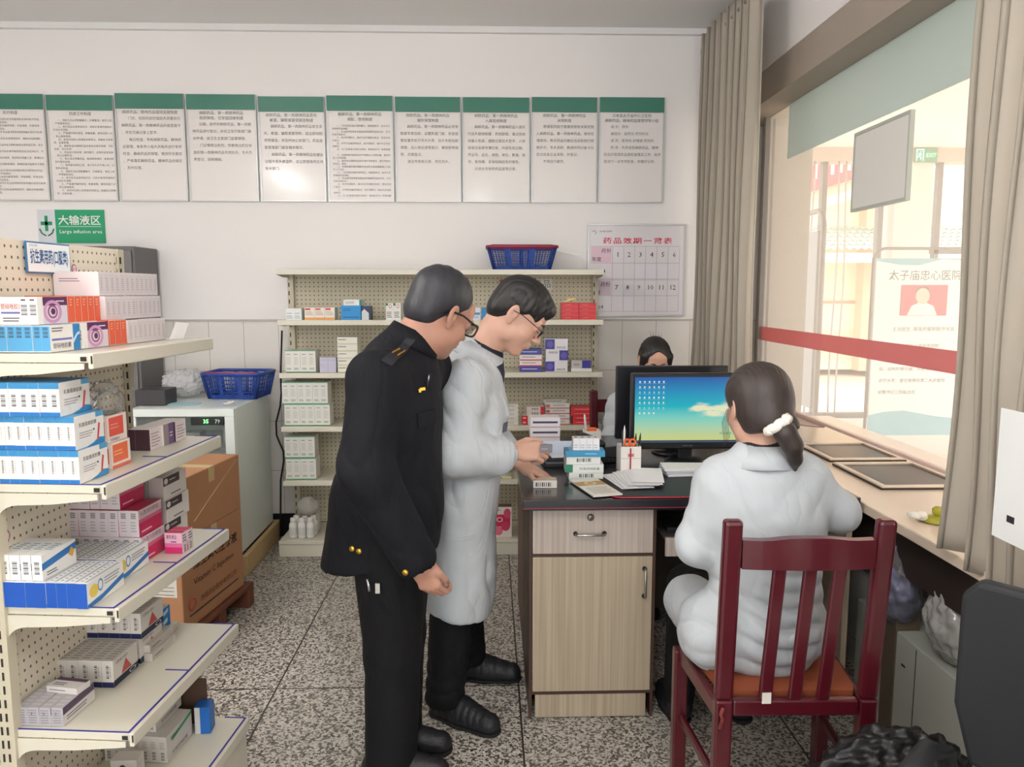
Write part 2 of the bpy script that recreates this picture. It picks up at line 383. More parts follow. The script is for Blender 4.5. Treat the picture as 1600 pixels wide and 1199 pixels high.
f.add([(-W, -.0088, 1.77), (W, -.0088, 1.77), (W, -.0088, 1.755), (.12, -.0088, 1.765), (-.05, -.0088, 1.72), (-.2, -.0088, 1.725), (-W, -.0088, 1.752)], [(0, 6, 5, 4, 3, 2, 1)], M_bl)
f.add([(-W, -.0088, .48), (W, -.0088, .48), (W, -.0088, .60), (.15, -.0088, .62), (-.1, -.0088, .665), (-.25, -.0088, .655), (-W, -.0088, .63)], [(0, 1, 2, 3, 4, 5, 6)], M_bl)
put_text(f, '太子庙忠心医院', M_dk, fn, .08, -.265, 1.62, fit=.53)
for i, s in enumerate(['医技过硬，曾在上级医院进修', '获评县级优秀先进工作者，多次参加学习', '班，对内科常见病、多发病有较深的', '诊疗水平，曾任常德市第二人民医院', '纪委书记三院副主任']):
    put_text(f, s, M_dk, fn, .031, -.30 + (.03 if i == 0 else 0), 1.13 - i * .085, res=0 or 1)
put_text(f, '主治医生  原南方医院医疗专家', M_dk, fn, .034, -.22, 1.25)
f.build('printed_text', t)
f = MB(); f.box(-.17, .17, -.012, -.0085, 1.36, 1.58, mat((206, 84, 96), .5)); f.build('photo_panel', t)
f = MB(); f.add([(-.012 + .052 * math.cos(a), -.0135, 1.50 + .058 * math.sin(a)) for a in np.linspace(0, 2 * PI, 20)[:-1]], [tuple(range(19))], mat((226, 186, 170), .6))
f.add([(-.012 + .056 * math.cos(a), -.0132, 1.515 + .055 * math.sin(a)) for a in np.linspace(0, 2 * PI, 20)[:-1]], [tuple(range(19))], mat((120, 96, 92), .6))
f.add([(-.12, -.0134, 1.362), (.1, -.0134, 1.362), (.07, -.0134, 1.43), (.01, -.0134, 1.455), (-.035, -.0134, 1.455), (-.09, -.0134, 1.43)], [(0, 1, 2, 3, 4, 5)], mat((228, 224, 220), .6)); f.build('portrait', t)
# second stand seen obliquely
t = thing('notice_stand', 'grey notice board on a rounded tube stand at the left edge of the window', 'notice stand', (2.17, 5.0, 0), rotz=-.02)
f = MB(); pth = [(0, 0, .02), (0, 0, 1.97), (0, .03, 2.03), (0, .09, 2.06), (0, .85, 2.06), (0, .92, 2.0), (0, .92, .02)]
f.tube(pth, .018, M_tube, 10); f.build('stand', t)
f = MB(); f.box(-.012, .012, .06, .86, .75, 1.93, mat((128, 128, 126), .5)); f.build('board', t)

# ---------------------------------------------------------------- buildings across the yard
f = MB(); f.box(-6, 40, 7.2, 60, -.2, -.12, mat((214, 206, 190), .8)); f.box(5.2, 40, -20, 7.2, -.2, -.12, mat((214, 206, 190), .8)); struct(f.build('ground_yard'))
t = thing('yard_building', 'cream building with a grey tiled canopy and red sign seen through the window', 'building', (0, 15, 0))
M_cream = mat((240, 228, 200), .8, name='cream_render'); M_org = mat((236, 190, 160), .8)
f = MB(); f.box(1, 16, 0, 4, 0, 6.5, M_cream); f.box(7.2, 8.6, -.3, 0, 0, 3.4, M_org); f.build('wall', t)
f = MB()
M_tl = mat((176, 196, 186), .6, name='roof_tile')
for k in range(6):
    z = 2.30 + k * .085; y = -1.3 + k * .2
    for i in range(60):
        x = 4.6 + i * .14; f.add([(x, y - .02, z - .03), (x + .07, y - .05, z + .015), (x + .14, y - .02, z - .03), (x + .14, y + .2, z + .05), (x + .07, y + .2, z + .095), (x, y + .2, z + .05)], [(0, 1, 4, 5), (1, 2, 3, 4)], M_tl)
f.box(4.6, 13, -1.35, -1.28, 2.05, 2.22, M_cream); f.build('canopy_roof', t)
f = MB(); f.prism([(5.7, 3.30), (7.6, 3.85), (7.6, 4.06), (5.7, 3.98)], -.25, -.15, mat((222, 92, 96), .6), 'Y'); f.build('red_sign', t)
f = MB(); f.prism([(6.3, 3.12), (7.8, 3.60), (7.8, 3.74), (6.3, 3.28)], -.9, -.26, mat((240, 226, 204), .7), 'Y'); f.build('gable_trim', t)
f = MB()
for i in range(9): f.box(6.0 + i * .16, 6.06 + i * .16, -.27, -.255, 3.62 + i * .04, 3.94, mat((246, 214, 206), .6))
f.build('lettering', t)
f = MB(); f.box(4.6, 9.0, -.02, -.002, 1.30, 1.36, mat((214, 150, 120), .6)); f.box(4.6, 9, -.02, -.002, .2, .8, mat((224, 206, 176), .6)); f.build('painted_band', t)

# ================================================================ WALL BOARDS AND SIGNS
M_alu = mat((206, 206, 204), .35, .35, name='aluminium_edge'); M_pap = mat((236, 231, 228), .35, name='board_face', coat=.5)
M_grn = mat((56, 122, 104), .35, name='green_header', coat=.5); M_ink = mat((120, 112, 112), .6, name='grey_print')
bx = [-3.0, -2.594, -2.196, -1.784, -1.366, -.965, -.561, -.16, .251, .657, 1.061]
BT = [
 ('处方制度', .0143, 24, ['一、药品处方调剂人员凭医师处方调剂处方药品，非经医师处方不得调剂。', '二、处方由各科医师书写，字迹清楚，不得涂改。如有涂改医师应签名。', '三、取得药学专业技术职务任职资格人员方可从事处方调剂工作。', '四、药学人员应认真审核处方，按处方内容调配，书写药袋标签。', '五、发出药品时应注明患者姓名和药品名称、用法、用量。', '六、对不规范处方或不能判定其合法性的处方，不得调剂。', '七、处方当日有效。急诊处方用量三日，普通处方用量七日。', '八、处方应按规定保存，期满后登记备案方可销毁。']),
 ('药房工作制度', .0143, 24, ['一、调配人员必须佩戴胸卡，衣帽整洁，准时上岗，不得擅离岗位。', '二、收方后应认真审查处方，对处方各项内容核对无误方可调配。', '三、严格遵守操作规程，称量准确，做到四查十对，防止差错事故。', '四、发药时应耐心向患者说明用法、用量及注意事项，态度和蔼。', '五、麻醉药品与精神药品应按有关规定管理，专柜加锁，专人负责。', '六、药品应分类存放，陈列整齐，定期检查有效期，防止过期失效。', '七、每日清点贵重药品，做到账物相符，发现问题及时报告处理。', '八、保持室内清洁卫生，非工作人员不得入内，注意防火防盗。']),
 ('麻醉药品、精神药品值班巡查制度', .0203, 17, ['门诊、住院药房的值班人员要实行麻醉药品、第一类精神药品的巡查值守，并在交接记录上签字。', '每日检查、专柜麻醉药品、精神药品管理，有条件小组人员每月进行专项检查，确保药品的保管、使用符合要求，严格落实麻醉药品、精神药品的规定，及时处理。']),
 ('麻醉药品、第一类精神药品\n报损销毁、空安瓿回收制度', .0203, 17, ['过期、损坏的麻醉药品、第一类精神药品进行登记，并向卫生行政部门提出申请，由卫生主管部门监督销毁。', '门诊使用注射剂，凭使用过的空安瓿和第一类精神药品专用处方，专人负责登记、回收销毁。']),
 ('麻醉药品、第一类精神药品丢失\n被盗、骗取或冒领报告制度', .0203, 17, ['麻醉药品、第一类精神药品发生丢失、被盗、骗取或冒领的，应立即向院领导报告，并及时向公安部门、药品监督管理部门报告相关情况。', '麻醉药品、第一类精神药品在储运过程中丢失被盗的，应立即报告所在地有关部门。']),
 ('麻醉药品、第一类精神药品\n调配、使用制度', .0132, 26, ['一、门诊药房应固定发药窗口，有明显标识，由专人负责麻醉药品调配。', '二、执业医师经考核合格后取得麻醉药品处方权，方可开具专用处方。', '三、处方的调配人、核对人应仔细核对处方，签名并进行登记。', '四、对不符合规定的处方，处方调配人、核对人应当拒绝发药。', '五、为门诊患者开具的注射剂，每张处方为一次常用量。', '六、控缓释制剂每张处方不得超过七日常用量，其他剂型三日常用量。', '七、医院应对麻醉药品处方进行专册登记，登记内容包括姓名、编号。', '八、专用账册的保存期限应当自药品有效期期满之日起不少于五年。']),
 ('麻醉药品、第一类精神药品\n储存保管制度', .0203, 17, ['麻醉药品、第一类精神药品必须专柜或专库加锁，设置防盗门窗，安装报警装置并实行专人负责，双人专柜加锁保管。出入库应逐笔登记，做到账物相符，定期盘点。', '进出专柜有记录，责任到人。']),
 ('麻醉药品、第一类精神药品\n入库验收制度', .0203, 17, ['麻醉药品、第一类精神药品入库实行双人验收制度，货到即验，清点验收到最小包装，验收记录双人签字。入库验收应采用专簿记录，内容包括日期、凭证号、品名、规格、单位、数量、批号、有效期，发现短缺应及时报告。', '对进出专库的药品逐笔记录。']),
 ('麻醉药品、第一类精神药品\n采购制度', .0203, 17, ['根据医院医疗需要按照有关规定购入麻醉药品、第一类精神药品，保持合理库存。购买药品付款应当采取银行转账方式，专人采购，购进时凭印鉴卡向定点批发企业采购，并登记。', '不得自行提货。']),
 ('汉寿县太子庙中心卫生院\n麻醉药品、精神药品管理领导小组', .0203, 17, ['组 长：院长', '副组长：副院长 药剂科长', '成 员：医务科 护理部 药剂科', '职 责：负责全院麻醉药品、精神药品的管理及监督检查落实工作，每季度进行一次专项检查，并做好记录。']),
]
BL = ['notice board at the left frame edge headed 处方制度, small dense text', 'notice board of dense small text headed 药房工作制度, above the green cross sign', 'third notice board from the left, large print under a short one-line heading', 'fourth notice board from the left with the shortest two paragraphs', 'fifth notice board from the left, above the wall between fridge and rear shelf', 'sixth notice board from the left, dense small print under a two-line heading', 'notice board directly above the head of the man in black, seventh from left', 'eighth notice board from the left with nine lines of print', 'second notice board from the right end of the row', 'rightmost notice board of the row, nearest the far curtain']
def wrap(s, n):
    s = '　　' + s; return [s[i:i + n] for i in range(0, len(s), n)]
for i in range(10):
    x0, x1 = bx[i] + .006, bx[i + 1] - .006; zt = 2.679 + (0, -.004, .008, .006, -.004, .004, 0, 0, .004, .006)[i]; zb = 2.068
    t = thing('notice_board', BL[i], 'notice board', ((x0 + x1) / 2, YW - .014, zb), group='framed rule boards along the back wall')
    w = (x1 - x0) / 2; hh = zt - zb; f = MB()
    f.box(-w + .008, w - .008, 0, .007, .008, hh - .008, M_pap); f.build('panel', t)
    f = MB(); f.box(-w, w, -.004, .009, 0, .008, M_alu); f.box(-w, w, -.004, .009, hh - .008, hh, M_alu); f.box(-w, -w + .008, -.004, .009, .008, hh - .008, M_alu); f.box(w - .008, w, -.004, .009, .008, hh - .008, M_alu)
    f.build('frame', t)
    f = MB(); f.box(-w + .002, w - .002, -.006, -.0042, hh - .088, hh - .001, M_grn, .001); f.build('header_band', t)
    ttl, sz, nc, paras = BT[i]; f = MB(); fn = lambda u, v: (u, -.0012, v); tl = ttl.split('\n'); y = hh - .088 - .026
    for ln in tl:
        put_text(f, ln, mat((96, 100, 98), .6), fn, .0215, 0, y, align='CENTER'); y -= .029
    f.build('heading_text', t); f = MB(); y -= .006; lh = sz * (1.28 if sz < .015 else 2.0)
    if sz < .015: paras = paras + [p_.replace(p_[0], '九十'[k_ % 2], 1) for k_, p_ in enumerate(paras[:5])]
    for p in paras:
        for k, ln in enumerate(wrap(p, nc)):
            if y < .03: break
            if ln.strip('　'): put_text(f, ln, M_ink, fn, sz * 1.0, -w + .03, y, fit=None)
            y -= lh
    tag(f.build('printed_text', t), kind=None)
# green pharmacy sign
t = thing('area_sign', 'green and white wall sign reading Large infusion area with a green cross', 'sign', (-2.4925, YW - .008, 1.821))
f = MB(); f.box(-.196, -.092, 0, .006, 0, .196, mat((214, 218, 222), .4)); f.build('white_panel', t)
f = MB(); f.box(-.091, .196, 0, .006, 0, .196, mat((36, 158, 108), .4)); f.build('green_panel', t)
W_ = mat((240, 242, 238), .5); G_ = mat((30, 140, 96), .5); f = MB(); fn = lambda u, v: (u, -.0006, v)
put_text(f, '大输液区', W_, fn, .06, -.074, .112, fit=.248, bold=.012); put_text(f, 'Large infusion area', W_, fn, .03, -.070, .058, fit=.25, bold=.008)
f.box(-.074, .176, -.001, 0, .096, .0985, W_); f.build('lettering', t)
f = MB(); f.box(-.154, -.136, -.001, 0, .07, .16, G_); f.box(-.178, -.112, -.001, 0, .105, .126, G_); f.build('green_cross', t)
f = MB()
for s_ in (-1, 1):
    for k in range(7):
        a = -.15 - k * .2; cx, cz = -.145 + s_ * .040 * math.cos(a), .088 + .044 * math.sin(a)
        f.add([(cx + .009 * math.cos(b_) * (1 if k % 2 else .6), -.0008, cz + .0045 * math.sin(b_) + .003 * math.cos(b_) * s_) for b_ in np.linspace(0, 2 * PI, 9)[:-1]], [tuple(range(8))], G_)
tag(f.build('laurel_wreath', t), kind=None)
# expiry board
t = thing('expiry_board', 'white magnetic board headed 药品效期一览表 with a grid of twelve months', 'notice board', (.602, YW - .016, 1.381))
BW, BH = .605, .561; f = MB(); f.box(.008, BW - .008, 0, .012, .008, BH - .008, mat((228, 223, 226), .3, name='whiteboard', coat=.4)); f.build('panel', t)
f = MB(); f.box(0, BW, -.006, .014, 0, .012, M_alu); f.box(0, BW, -.006, .014, BH - .01, BH, M_alu); f.box(0, .01, -.006, .014, .012, BH - .01, M_alu); f.box(BW - .012, BW, -.006, .014, .012, BH - .01, M_alu); f.build('frame', t)
cu = lambda x: (x - 80) / 715 * BW; cv = lambda y: (715 - y) / 665 * BH
M_bk = mat((40, 38, 42), .6); M_rd = mat((214, 52, 84), .6); M_ln = mat((150, 146, 152), .6); fn = lambda u, v: (u, -.0017, v)
f = MB(); put_text(f, '药品效期一览表', M_rd, fn, .04, cu(192), cv(188), fit=cu(692) - cu(192), space=1.25, bold=.01); f.build('red_heading', t)
f = MB()
for s, x, y, w in (('月份', 180, 255, 70), ('年度', 112, 316, 68), ('2024', 128, 400, 82), ('月份', 178, 496, 68), ('年度', 108, 556, 70), ('2024', 118, 658, 80)): put_text(f, s, M_bk, fn, .03, cu(x), cv(y), fit=w / 715 * BW)
for k in range(6):
    put_text(f, str(k + 1), M_bk, fn, .042, cu(300 + 82 * k), cv(286), align='CENTER'); put_text(f, str(k + 7), M_bk, fn, .042, cu(293 + 82 * k), cv(522), align='CENTER')
put_text(f, '太子庙 卫生院', M_bk, fn, .01, cu(165), cv(108), fit=.075); f.tube([(cu(112), -.001, cv(108)), (cu(130), -.001, cv(98)), (cu(140), -.001, cv(112)), (cu(132), -.001, cv(126))], .0014, M_bk, 6); f.build('lettering', t)
f = MB()
for y in (210, 330, 444, 452, 565, 680): f.box(cu(100), cu(745), -.001, -.0002, cv(y) - .0008, cv(y) + .0008, M_ln)
for x in (260, 342, 422, 500, 582, 665, 748): f.box(cu(x) - .0007, cu(x) + .0007, -.001, -.0002, cv(680), cv(210), M_ln)
f.build('grid_lines', t)
f = MB(); f.box(cu(104), cu(252), -.0012, -.0002, cv(326), cv(214), mat((232, 200, 214), .5)); f.box(cu(104), cu(252), -.0012, -.0002, cv(562), cv(456), mat((214, 196, 208), .5)); f.build('pink_field', t)
for k, (x, y0, y1) in enumerate(((460, 345, 440), (543, 345, 440), (626, 345, 440), (380, 575, 668))):
    f = MB(); f.box(cu(x) - .03, cu(x) + .03, -.003, -.0015, cv(y1), cv(y0), mat((228, 224, 230), .3)); f.build('card_slip', t)

# ================================================================ SHOP SHELVING
M_shelf = mat((214, 209, 192), .35, name='cream_steel', coat=.3); M_slot = mat((46, 42, 36), .8)
M_shelfd = mat((196, 188, 166), .4, name='cream_steel_upright')
t = thing('wall_shelf', 'cream steel pegboard shelving against the back wall behind the two men', 'shelf unit', (-1.20, 4.735, 0))
BSW = 1.855
f = MB(); f.box(.0, BSW, -.02, -.008, .10, 1.64, pegboard_mat('X', (204, 196, 172))); f.build('back_panel', t)
for x in (-.01, .915, BSW - .025):
    f = MB(); f.box(x, x + .035, -.05, -.021, 0.003, 1.64, M_shelfd); p = f.build('upright', t)
    f = MB(); [f.box(x + .006 + .016 * 0, x + .012, -.0508, -.0498, .16 + .05 * k, .185 + .05 * k, M_slot) for k in range(29)]; f.build('slot_pattern', p)
def shelf_board(p, x0, x1, y0, y1, z, m, lip=.028):
    f = MB(); f.box(x0, x1, y0, y1, z - .018, z, m, .002); f.box(x0, x1, y0 - .006, y0 + .003, z - lip, z + .002, m, .002); return f.build('shelf_board', p)
def bracket(p, x, y0, y1, z, m):
    pl = [(y1, z - .02), (y0 + .03, z - .02), (y0 + .03, z - .028), (y0 + (y1 - y0) * .45, z - .040)] + [(y1 - .055 + .03 * math.sin(a), z - .075 + .035 * math.cos(a)) for a in np.linspace(0, 1.3, 5)] + [(y1, z - .16)]
    f = MB(); f.prism(pl, x, x + .004, m, 'X'); return f.build('bracket', p)
for z in (1.655, 1.37, 1.068, .757, .438):
    for x0, x1 in ((-.0, .925), (.93, BSW)):
        shelf_board(t, x0 + .001, x1 - .001, -.335 if z < 1.6 else -.33, -.022, z, M_shelf)
        for x in (x0 - .004, x1): bracket(t, x, -.325, -.022, z, M_shelf)
for x0, x1 in ((-.02, .925), (.93, BSW)):
    f = MB(); f.box(x0, x1 - .001, -.40, -.022, .078, .098, M_shelf, .003); f.build('base_deck', t)
    f = MB(); f.box(x0, x1 - .001, -.396, -.385, .003, .076, M_shelf, .002); f.box(x0, x0 + .01, -.385, -.05, .003, .076, M_shelf); f.build('kick_plate', t)
t = thing('category_sign', 'small sign with red A1 tag and 药品 lettering hung on the rear pegboard', 'sign', (.235, 4.69, 1.542))
f = MB(); f.box(-.09, .15, 0, .006, 0, .068, mat((214, 212, 200), .4)); f.build('white_plate', t); f = MB(); f.box(-.17, -.091, 0, .006, .012, .062, mat((196, 60, 66), .4)); f.build('red_plate', t)
f = MB(); fn = lambda u, v: (u, -.0006, v); put_text(f, 'A1', W_, fn, .045, -.152, .022, fit=.042); put_text(f, '外用药品', mat((90, 92, 88), .5), fn, .05, -.078, .018, fit=.215); f.build('lettering', t)

# foreground rack
GO, GA = (-1.15, 1.75), math.radians(-5)
t = thing('medicine_rack', 'cream pegboard gondola rack in the left foreground full of medicine cartons', 'shelf unit', (GO[0], GO[1], 0), GA)
GL = .60
f = MB(); f.box(-.012, 0, .02, GL - .02, .10, 1.655, pegboard_mat('Y', (224, 214, 194), .0215, .0258, .15)); f.build('back_panel', t)
for y in (-.012, GL - .02):
    f = MB(); f.box(-.012, .028 if y < 0 else .006, y, y + .03, .003, 1.655, M_shelfd); p = f.build('upright', t)
    f = MB(); [f.box(-.004 + .014 * q, .001 + .014 * q, y - .0008, y + .0002, .15 + .034 * k, .17 + .034 * k, M_slot) for k in range(44) for q in (0, 1)]; f.build('slot_pattern', p)
M_strip = mat((60, 56, 148), .5, name='blue_tape')
GZ = [1.393, 1.095, .804, .498, .187]; GD = [.262, .273, .285, .302, .325]
for k, (z, d) in enumerate(zip(GZ, GD)):
    f = MB(); f.box(.0, d, 0, GL, z - .02, z, M_shelf, .002); f.box(d - .002, d + .010, -.002, GL + .002, z - .034, z + .001, M_shelf, .003); f.build('shelf_board', t)
    if k < 4:
        pl = [(.0, z - .021), (d - .01, z - .021), (d - .01, z - .034), (d * .55, z - .046)] + [(.075 - .05 * math.sin(a), z - .085 + .036 * math.cos(a)) for a in np.linspace(0, 1.5, 6)] + [(.02, z - .15), (0, z - .15)]
        f = MB(); f.prism(pl, -.004, 0.0, M_shelf, 'Y'); f.build('bracket', t)
        f = MB(); f.prism(pl, GL, GL + .004, M_shelf, 'Y'); f.build('bracket', t)
        f = MB(); f.box(d + .006, d + .0095, -.003, -.0024, z - .022, z - .004, M_slot); f.box(d - .018, d - .004, -.003, -.0022, z - .016, z - .006, M_slot, .001); f.build('corner_hook', t)
    if k >= 1:
        f = MB(); f.box(d - .006, d - .001, .0, GL, z + .0005, z + .0018, M_strip); f.box(.02, d - .006, .0, .004, z + .0005, z + .0018, M_strip); f.box(d - .07, d - .006, .30, .304, z + .0005, z + .0018, M_strip); f.box(d - .07, d - .006, GL - .004, GL, z + .0005, z + .0018, M_strip); f.build('price_strip', t)
f = MB(); f.box(.31, .322, .0, GL, .003, .165, M_shelf, .002); f.box(.0, .31, .0, .01, .003, .165, M_shelf); f.box(0, .31, GL - .01, GL, .003, .165, M_shelf); f.build('kick_plate', t)
_c, _s = math.cos(GA), math.sin(GA)
def GW(x, y, z): return (GO[0] + x * _c - y * _s, GO[1] + x * _s + y * _c, z)
t = thing('shelf_label', 'white plastic sign reading 抗生素用药 clipped to the foreground rack', 'sign', GW(.006, .262, 1.576), GA + math.radians(90))
f = MB(); f.box(-.085, .085, -.004, 0, 0, .078, mat((64, 116, 158), .4), .001); f.build('back_plate', t); f = MB(); f.box(-.081, .081, -.0052, -.0042, .004, .074, mat((240, 244, 244), .3)); f.build('insert_card', t)
f = MB(); put_text(f, '抗生素用药(口服类)', mat((52, 96, 146), .5), lambda u, v: (u, -.0058, v * 1.9), .02, -.073, .0145, fit=.146, bold=.02); put_text(f, '太子庙 卫生院', mat((120, 130, 140), .5), lambda u, v: (u, -.0058, v), .006, -.075, .066, fit=.03); f.build('lettering', t)
def sticker(y, z, lab):
    t = thing('round_sticker', lab, 'sticker', GW(.0015, y, z), GA + math.radians(90)); f = MB()
    for r, m_, o_ in ((.0125, mat((150, 46, 96), .5), .0), (.0095, mat((236, 214, 218), .5), -.0004)): f.add([(r * .8 * math.cos(a), -.0004 + o_, r * math.sin(a)) for a in np.linspace(0, 2 * PI, 21)[:-1]], [tuple(range(20))], m_)
    f.build('disc', t); f = MB(); put_text(f, 'A1', mat((176, 40, 90), .5), lambda u, v: (u, -.0014, v), .012, -.006, -.004, fit=.012); f.build('lettering', t)
sticker(.374, 1.592, 'round purple and white sticker beside the white plastic sign on the rack pegboard'); sticker(.388, 1.326, 'round red and white sticker on the rack pegboard below the top shelf'); sticker(.05, .955, 'round purple sticker at the near edge of the rack pegboard, third level')

# ================================================================ MEDICINE CARTONS
WH = (232, 229, 224); INK = (96, 92, 96)
def medbox(name, w, d, h, base, dec, rough=.35, facecol=None):
    """a carton with printed faces; dec = [(face, u0, v0, u1, v1, what)] in fractions of the face"""
    mb = MB(); mb.box(0, w, 0, d, 0, h, mat(base, rough, name='carton_board'))
    lay = {}
    def fr(face, e):
        if face == 'F': return w, h, lambda u, v: (u, -e, v)
        if face == 'R': return d, h, lambda u, v: (w + e, u, v)
        if face == 'L': return d, h, lambda u, v: (-e, d - u, v)
        return w, d, lambda u, v: (u, v, h + e)
    for (face, u0, v0, u1, v1, what) in dec:
        lay[face] = lay.get(face, 0) + 1; W, Hh, fn = fr(face, .00022 + .00008 * lay[face]); a0, a1, b0, b1 = u0 * W, u1 * W, v0 * Hh, v1 * Hh
        if isinstance(what, tuple) and isinstance(what[0], int): mb.quad(fn(a0, b0), fn(a1, b0), fn(a1, b1), fn(a0, b1), mat(what, rough, name='carton_print'))
        elif what[0] == 'bar':
            k = 8; m_ = mat((60, 58, 62), .6); vert = len(what) > 1
            for i in range(k):
                if vert: s_ = b0 + (b1 - b0) * i / k; mb.quad(fn(a0, s_), fn(a1, s_), fn(a1, s_ + (b1 - b0) / k * (.35 + .3 * (i % 3 == 0))), fn(a0, s_ + (b1 - b0) / k * (.35 + .3 * (i % 3 == 0))), m_)
                else: s_ = a0 + (a1 - a0) * i / k; e_ = (a1 - a0) / k * (.35 + .3 * (i % 3 == 0)); mb.quad(fn(s_, b0), fn(s_ + e_, b0), fn(s_ + e_, b1), fn(s_, b1), m_)
        elif what[0] == 'lines':
            k, col = what[1], what[2]; m_ = mat(col, .6); rg = random.Random(k * 7 + int(u0 * 50))
            for i in range(k):
                s_ = b1 - (b1 - b0) * (i + .6) / k; th = (b1 - b0) / k * .4; e_ = a1 - (a1 - a0) * rg.random() * .3; mb.quad(fn(a0, s_), fn(e_, s_), fn(e_, s_ + th), fn(a0, s_ + th), m_)
        elif what[0] == 't': 
            put_text(mb, what[1], mat(what[2], .6), fn, (b1 - b0), a0, b0 + (b1 - b0) * .12, fit=(a1 - a0))
        elif what[0] == 'tv':   # text turned to run upwards
            put_text(mb, what[1], mat(what[2], .6), lambda u, v, fn=fn, a1=a1, b0=b0: fn(a1 - v, b0 + u), (a1 - a0), 0, (a1 - a0) * .12, fit=(b1 - b0))
        elif what[0] in ('disc', 'ring'):
            n = 22; cx, cz = (a0 + a1) / 2, (b0 + b1) / 2; rx, rz = (a1 - a0) / 2, (b1 - b0) / 2; m_ = mat(what[1], rough)
            o_ = [fn(cx + rx * math.cos(2 * PI * i / n), cz + rz * math.sin(2 * PI * i / n)) for i in range(n)]
            if what[0] == 'disc': mb.add(o_, [tuple(range(n))], m_)
            else:
                q_ = [fn(cx + rx * .72 * math.cos(2 * PI * i / n), cz + rz * .72 * math.sin(2 * PI * i / n)) for i in range(n)]
                mb.add(o_ + q_, [(i, (i + 1) % n, n + (i + 1) % n, n + i) for i in range(n)], m_)
        elif what[0] == 'tri': mb.add([fn(a0, b0), fn(a1, b0), fn((a0 + a1) / 2, b1)], [(0, 1, 2)], mat(what[1], rough))
        elif what[0] == 'poly': mb.add([fn(x * W, y * Hh) for x, y in what[2]], [tuple(range(len(what[2])))], mat(what[1], rough))
    o = mb.build(name); COL.objects.unlink(o)
    return o
rj = random.Random(5)
def place(proto, loc, rz, label, cat, group=None):
    c = proto.copy(); COL.objects.link(c); c.location = loc; c.rotation_euler = (0, 0, rz); tag(c, label, cat, group); return c
def grow(proto, n, x, y, z, dx, dy, lab, group, jit=.0015, names=None, cat='medicine box', rev=False):
    """a row of cartons on the foreground rack (rack coordinates)"""
    for i in range(n):
        k = i
        place(proto, GW(x + dx * i + rj.uniform(0, .0004), y + dy * i + rj.uniform(-jit, jit) * (1 if dy == 0 else 0), z + .0004), GA + rj.uniform(-.006, .006) * (0 if dy or dx < .02 else 1), lab % ORD[k], cat, group)
def bw(proto, n, x, y, z, dx, lab, group, dy=0, dz=0, rz=0):
    for i in range(n): place(proto, (x + dx * i, y + dy * i, z + dz * i + .0006), rz + rj.uniform(-.01, .01) * 0, (lab % ORD[i]) if '%s' in lab else lab, 'medicine box', group)
BLU = (58, 138, 190); DBL = (28, 84, 178); TX = '乳酸菌素胶囊'
# top shelf
z0 = GZ[0] + .001
pA1 = medbox('medicine_carton', .0198, .108, .061, WH, [('F', 0, .04, 1, .97, (86, 160, 204)), ('F', .2, .55, .8, .95, ('bar', 1)), ('R', .76, 0, 1, 1, (52, 130, 190)), ('R', .76, .3, 1, .62, ('poly', (196, 222, 236), [(.76, .25), (.9, .55), (1, .62), (1, .72), (.9, .66), (.76, .42)])), ('R', .05, .42, .72, .5, (112, 112, 176)), ('R', .08, .12, .68, .34, ('t', '替硝唑胶囊', INK)), ('R', .06, .72, .5, .92, ('lines', 2, INK)), ('T', 0, 0, 1, 1, (206, 218, 226))])
grow(pA1, 8, .0, .02, z0, .0203, 0, 'slim blue-edged carton, %s from left in the near row, top rack shelf', 'blue-edged cartons at the near end of the top rack shelf')
pA2 = medbox('medicine_carton', .118, .022, .062, WH, [('F', 0, 0, .42, 1, (44, 120, 184)), ('F', 0, 0, .42, .4, ('poly', (140, 192, 222), [(0, .1), (.2, .4), (.42, .5), (.42, .3), (.2, .2), (0, 0)])), ('F', .47, .55, .9, .78, ('t', '替硝唑胶囊', (190, 80, 70))), ('F', .47, .4, .95, .47, (112, 112, 176)), ('F', .5, .08, .85, .28, ('lines', 2, INK)), ('F', .9, .1, .99, .6, ('bar', 1))])
place(pA2, GW(-.004, .022, z0 + .0625), GA, 'white and blue carton lying face out on the blue-edged cartons, top rack shelf', 'medicine box')
pPUR = medbox('medicine_carton', .0205, .105, .062, WH, [('R', .18, .0, 1, 1, (216, 206, 214)), ('R', .18, .68, 1, 1, (92, 52, 96)), ('R', .18, .02, .80, .88, ('ring', (206, 150, 190))), ('R', .32, .2, .66, .7, ('ring', (150, 78, 130))), ('R', .43, .34, .58, .58, ('disc', (92, 40, 84))), ('R', .62, .78, .96, .88, ('lines', 1, (230, 220, 226))), ('F', .15, .35, .85, .75, ('bar', 1)), ('F', .2, .8, .8, .95, ('lines', 1, INK))])
grow(pPUR, 2, .118, .02, z0 + .0625, -.021, 0, 'carton with purple ring design, %s from the aisle, upper layer, top rack shelf', 'purple ring cartons, upper layer')
pRED = medbox('medicine_carton', .105, .0255, .064, WH, [('R', .02, .02, .98, .98, (222, 98, 66)), ('R', .3, .6, .7, .9, ('lines', 3, (236, 180, 150))), ('F', 0, 0, 1, 1, (222, 98, 66)), ('T', 0, 0, 1, 1, (226, 104, 72))])
grow(pRED, 5, .030, .132, z0 + .0625, 0, .0262, 'orange-red carton, %s from near end, upper red row, top rack shelf', 'orange-red cartons in the upper row')
grow(pPUR, 3, .144, .137, z0, -.021, 0, 'carton with purple ring design, %s from the aisle, lower layer, top rack shelf', 'purple ring cartons, lower layer')
grow(pRED, 3, .060, .246, z0, 0, .0262, 'orange-red carton, %s from near end, lower red row, top rack shelf', 'orange-red cartons in the lower row')
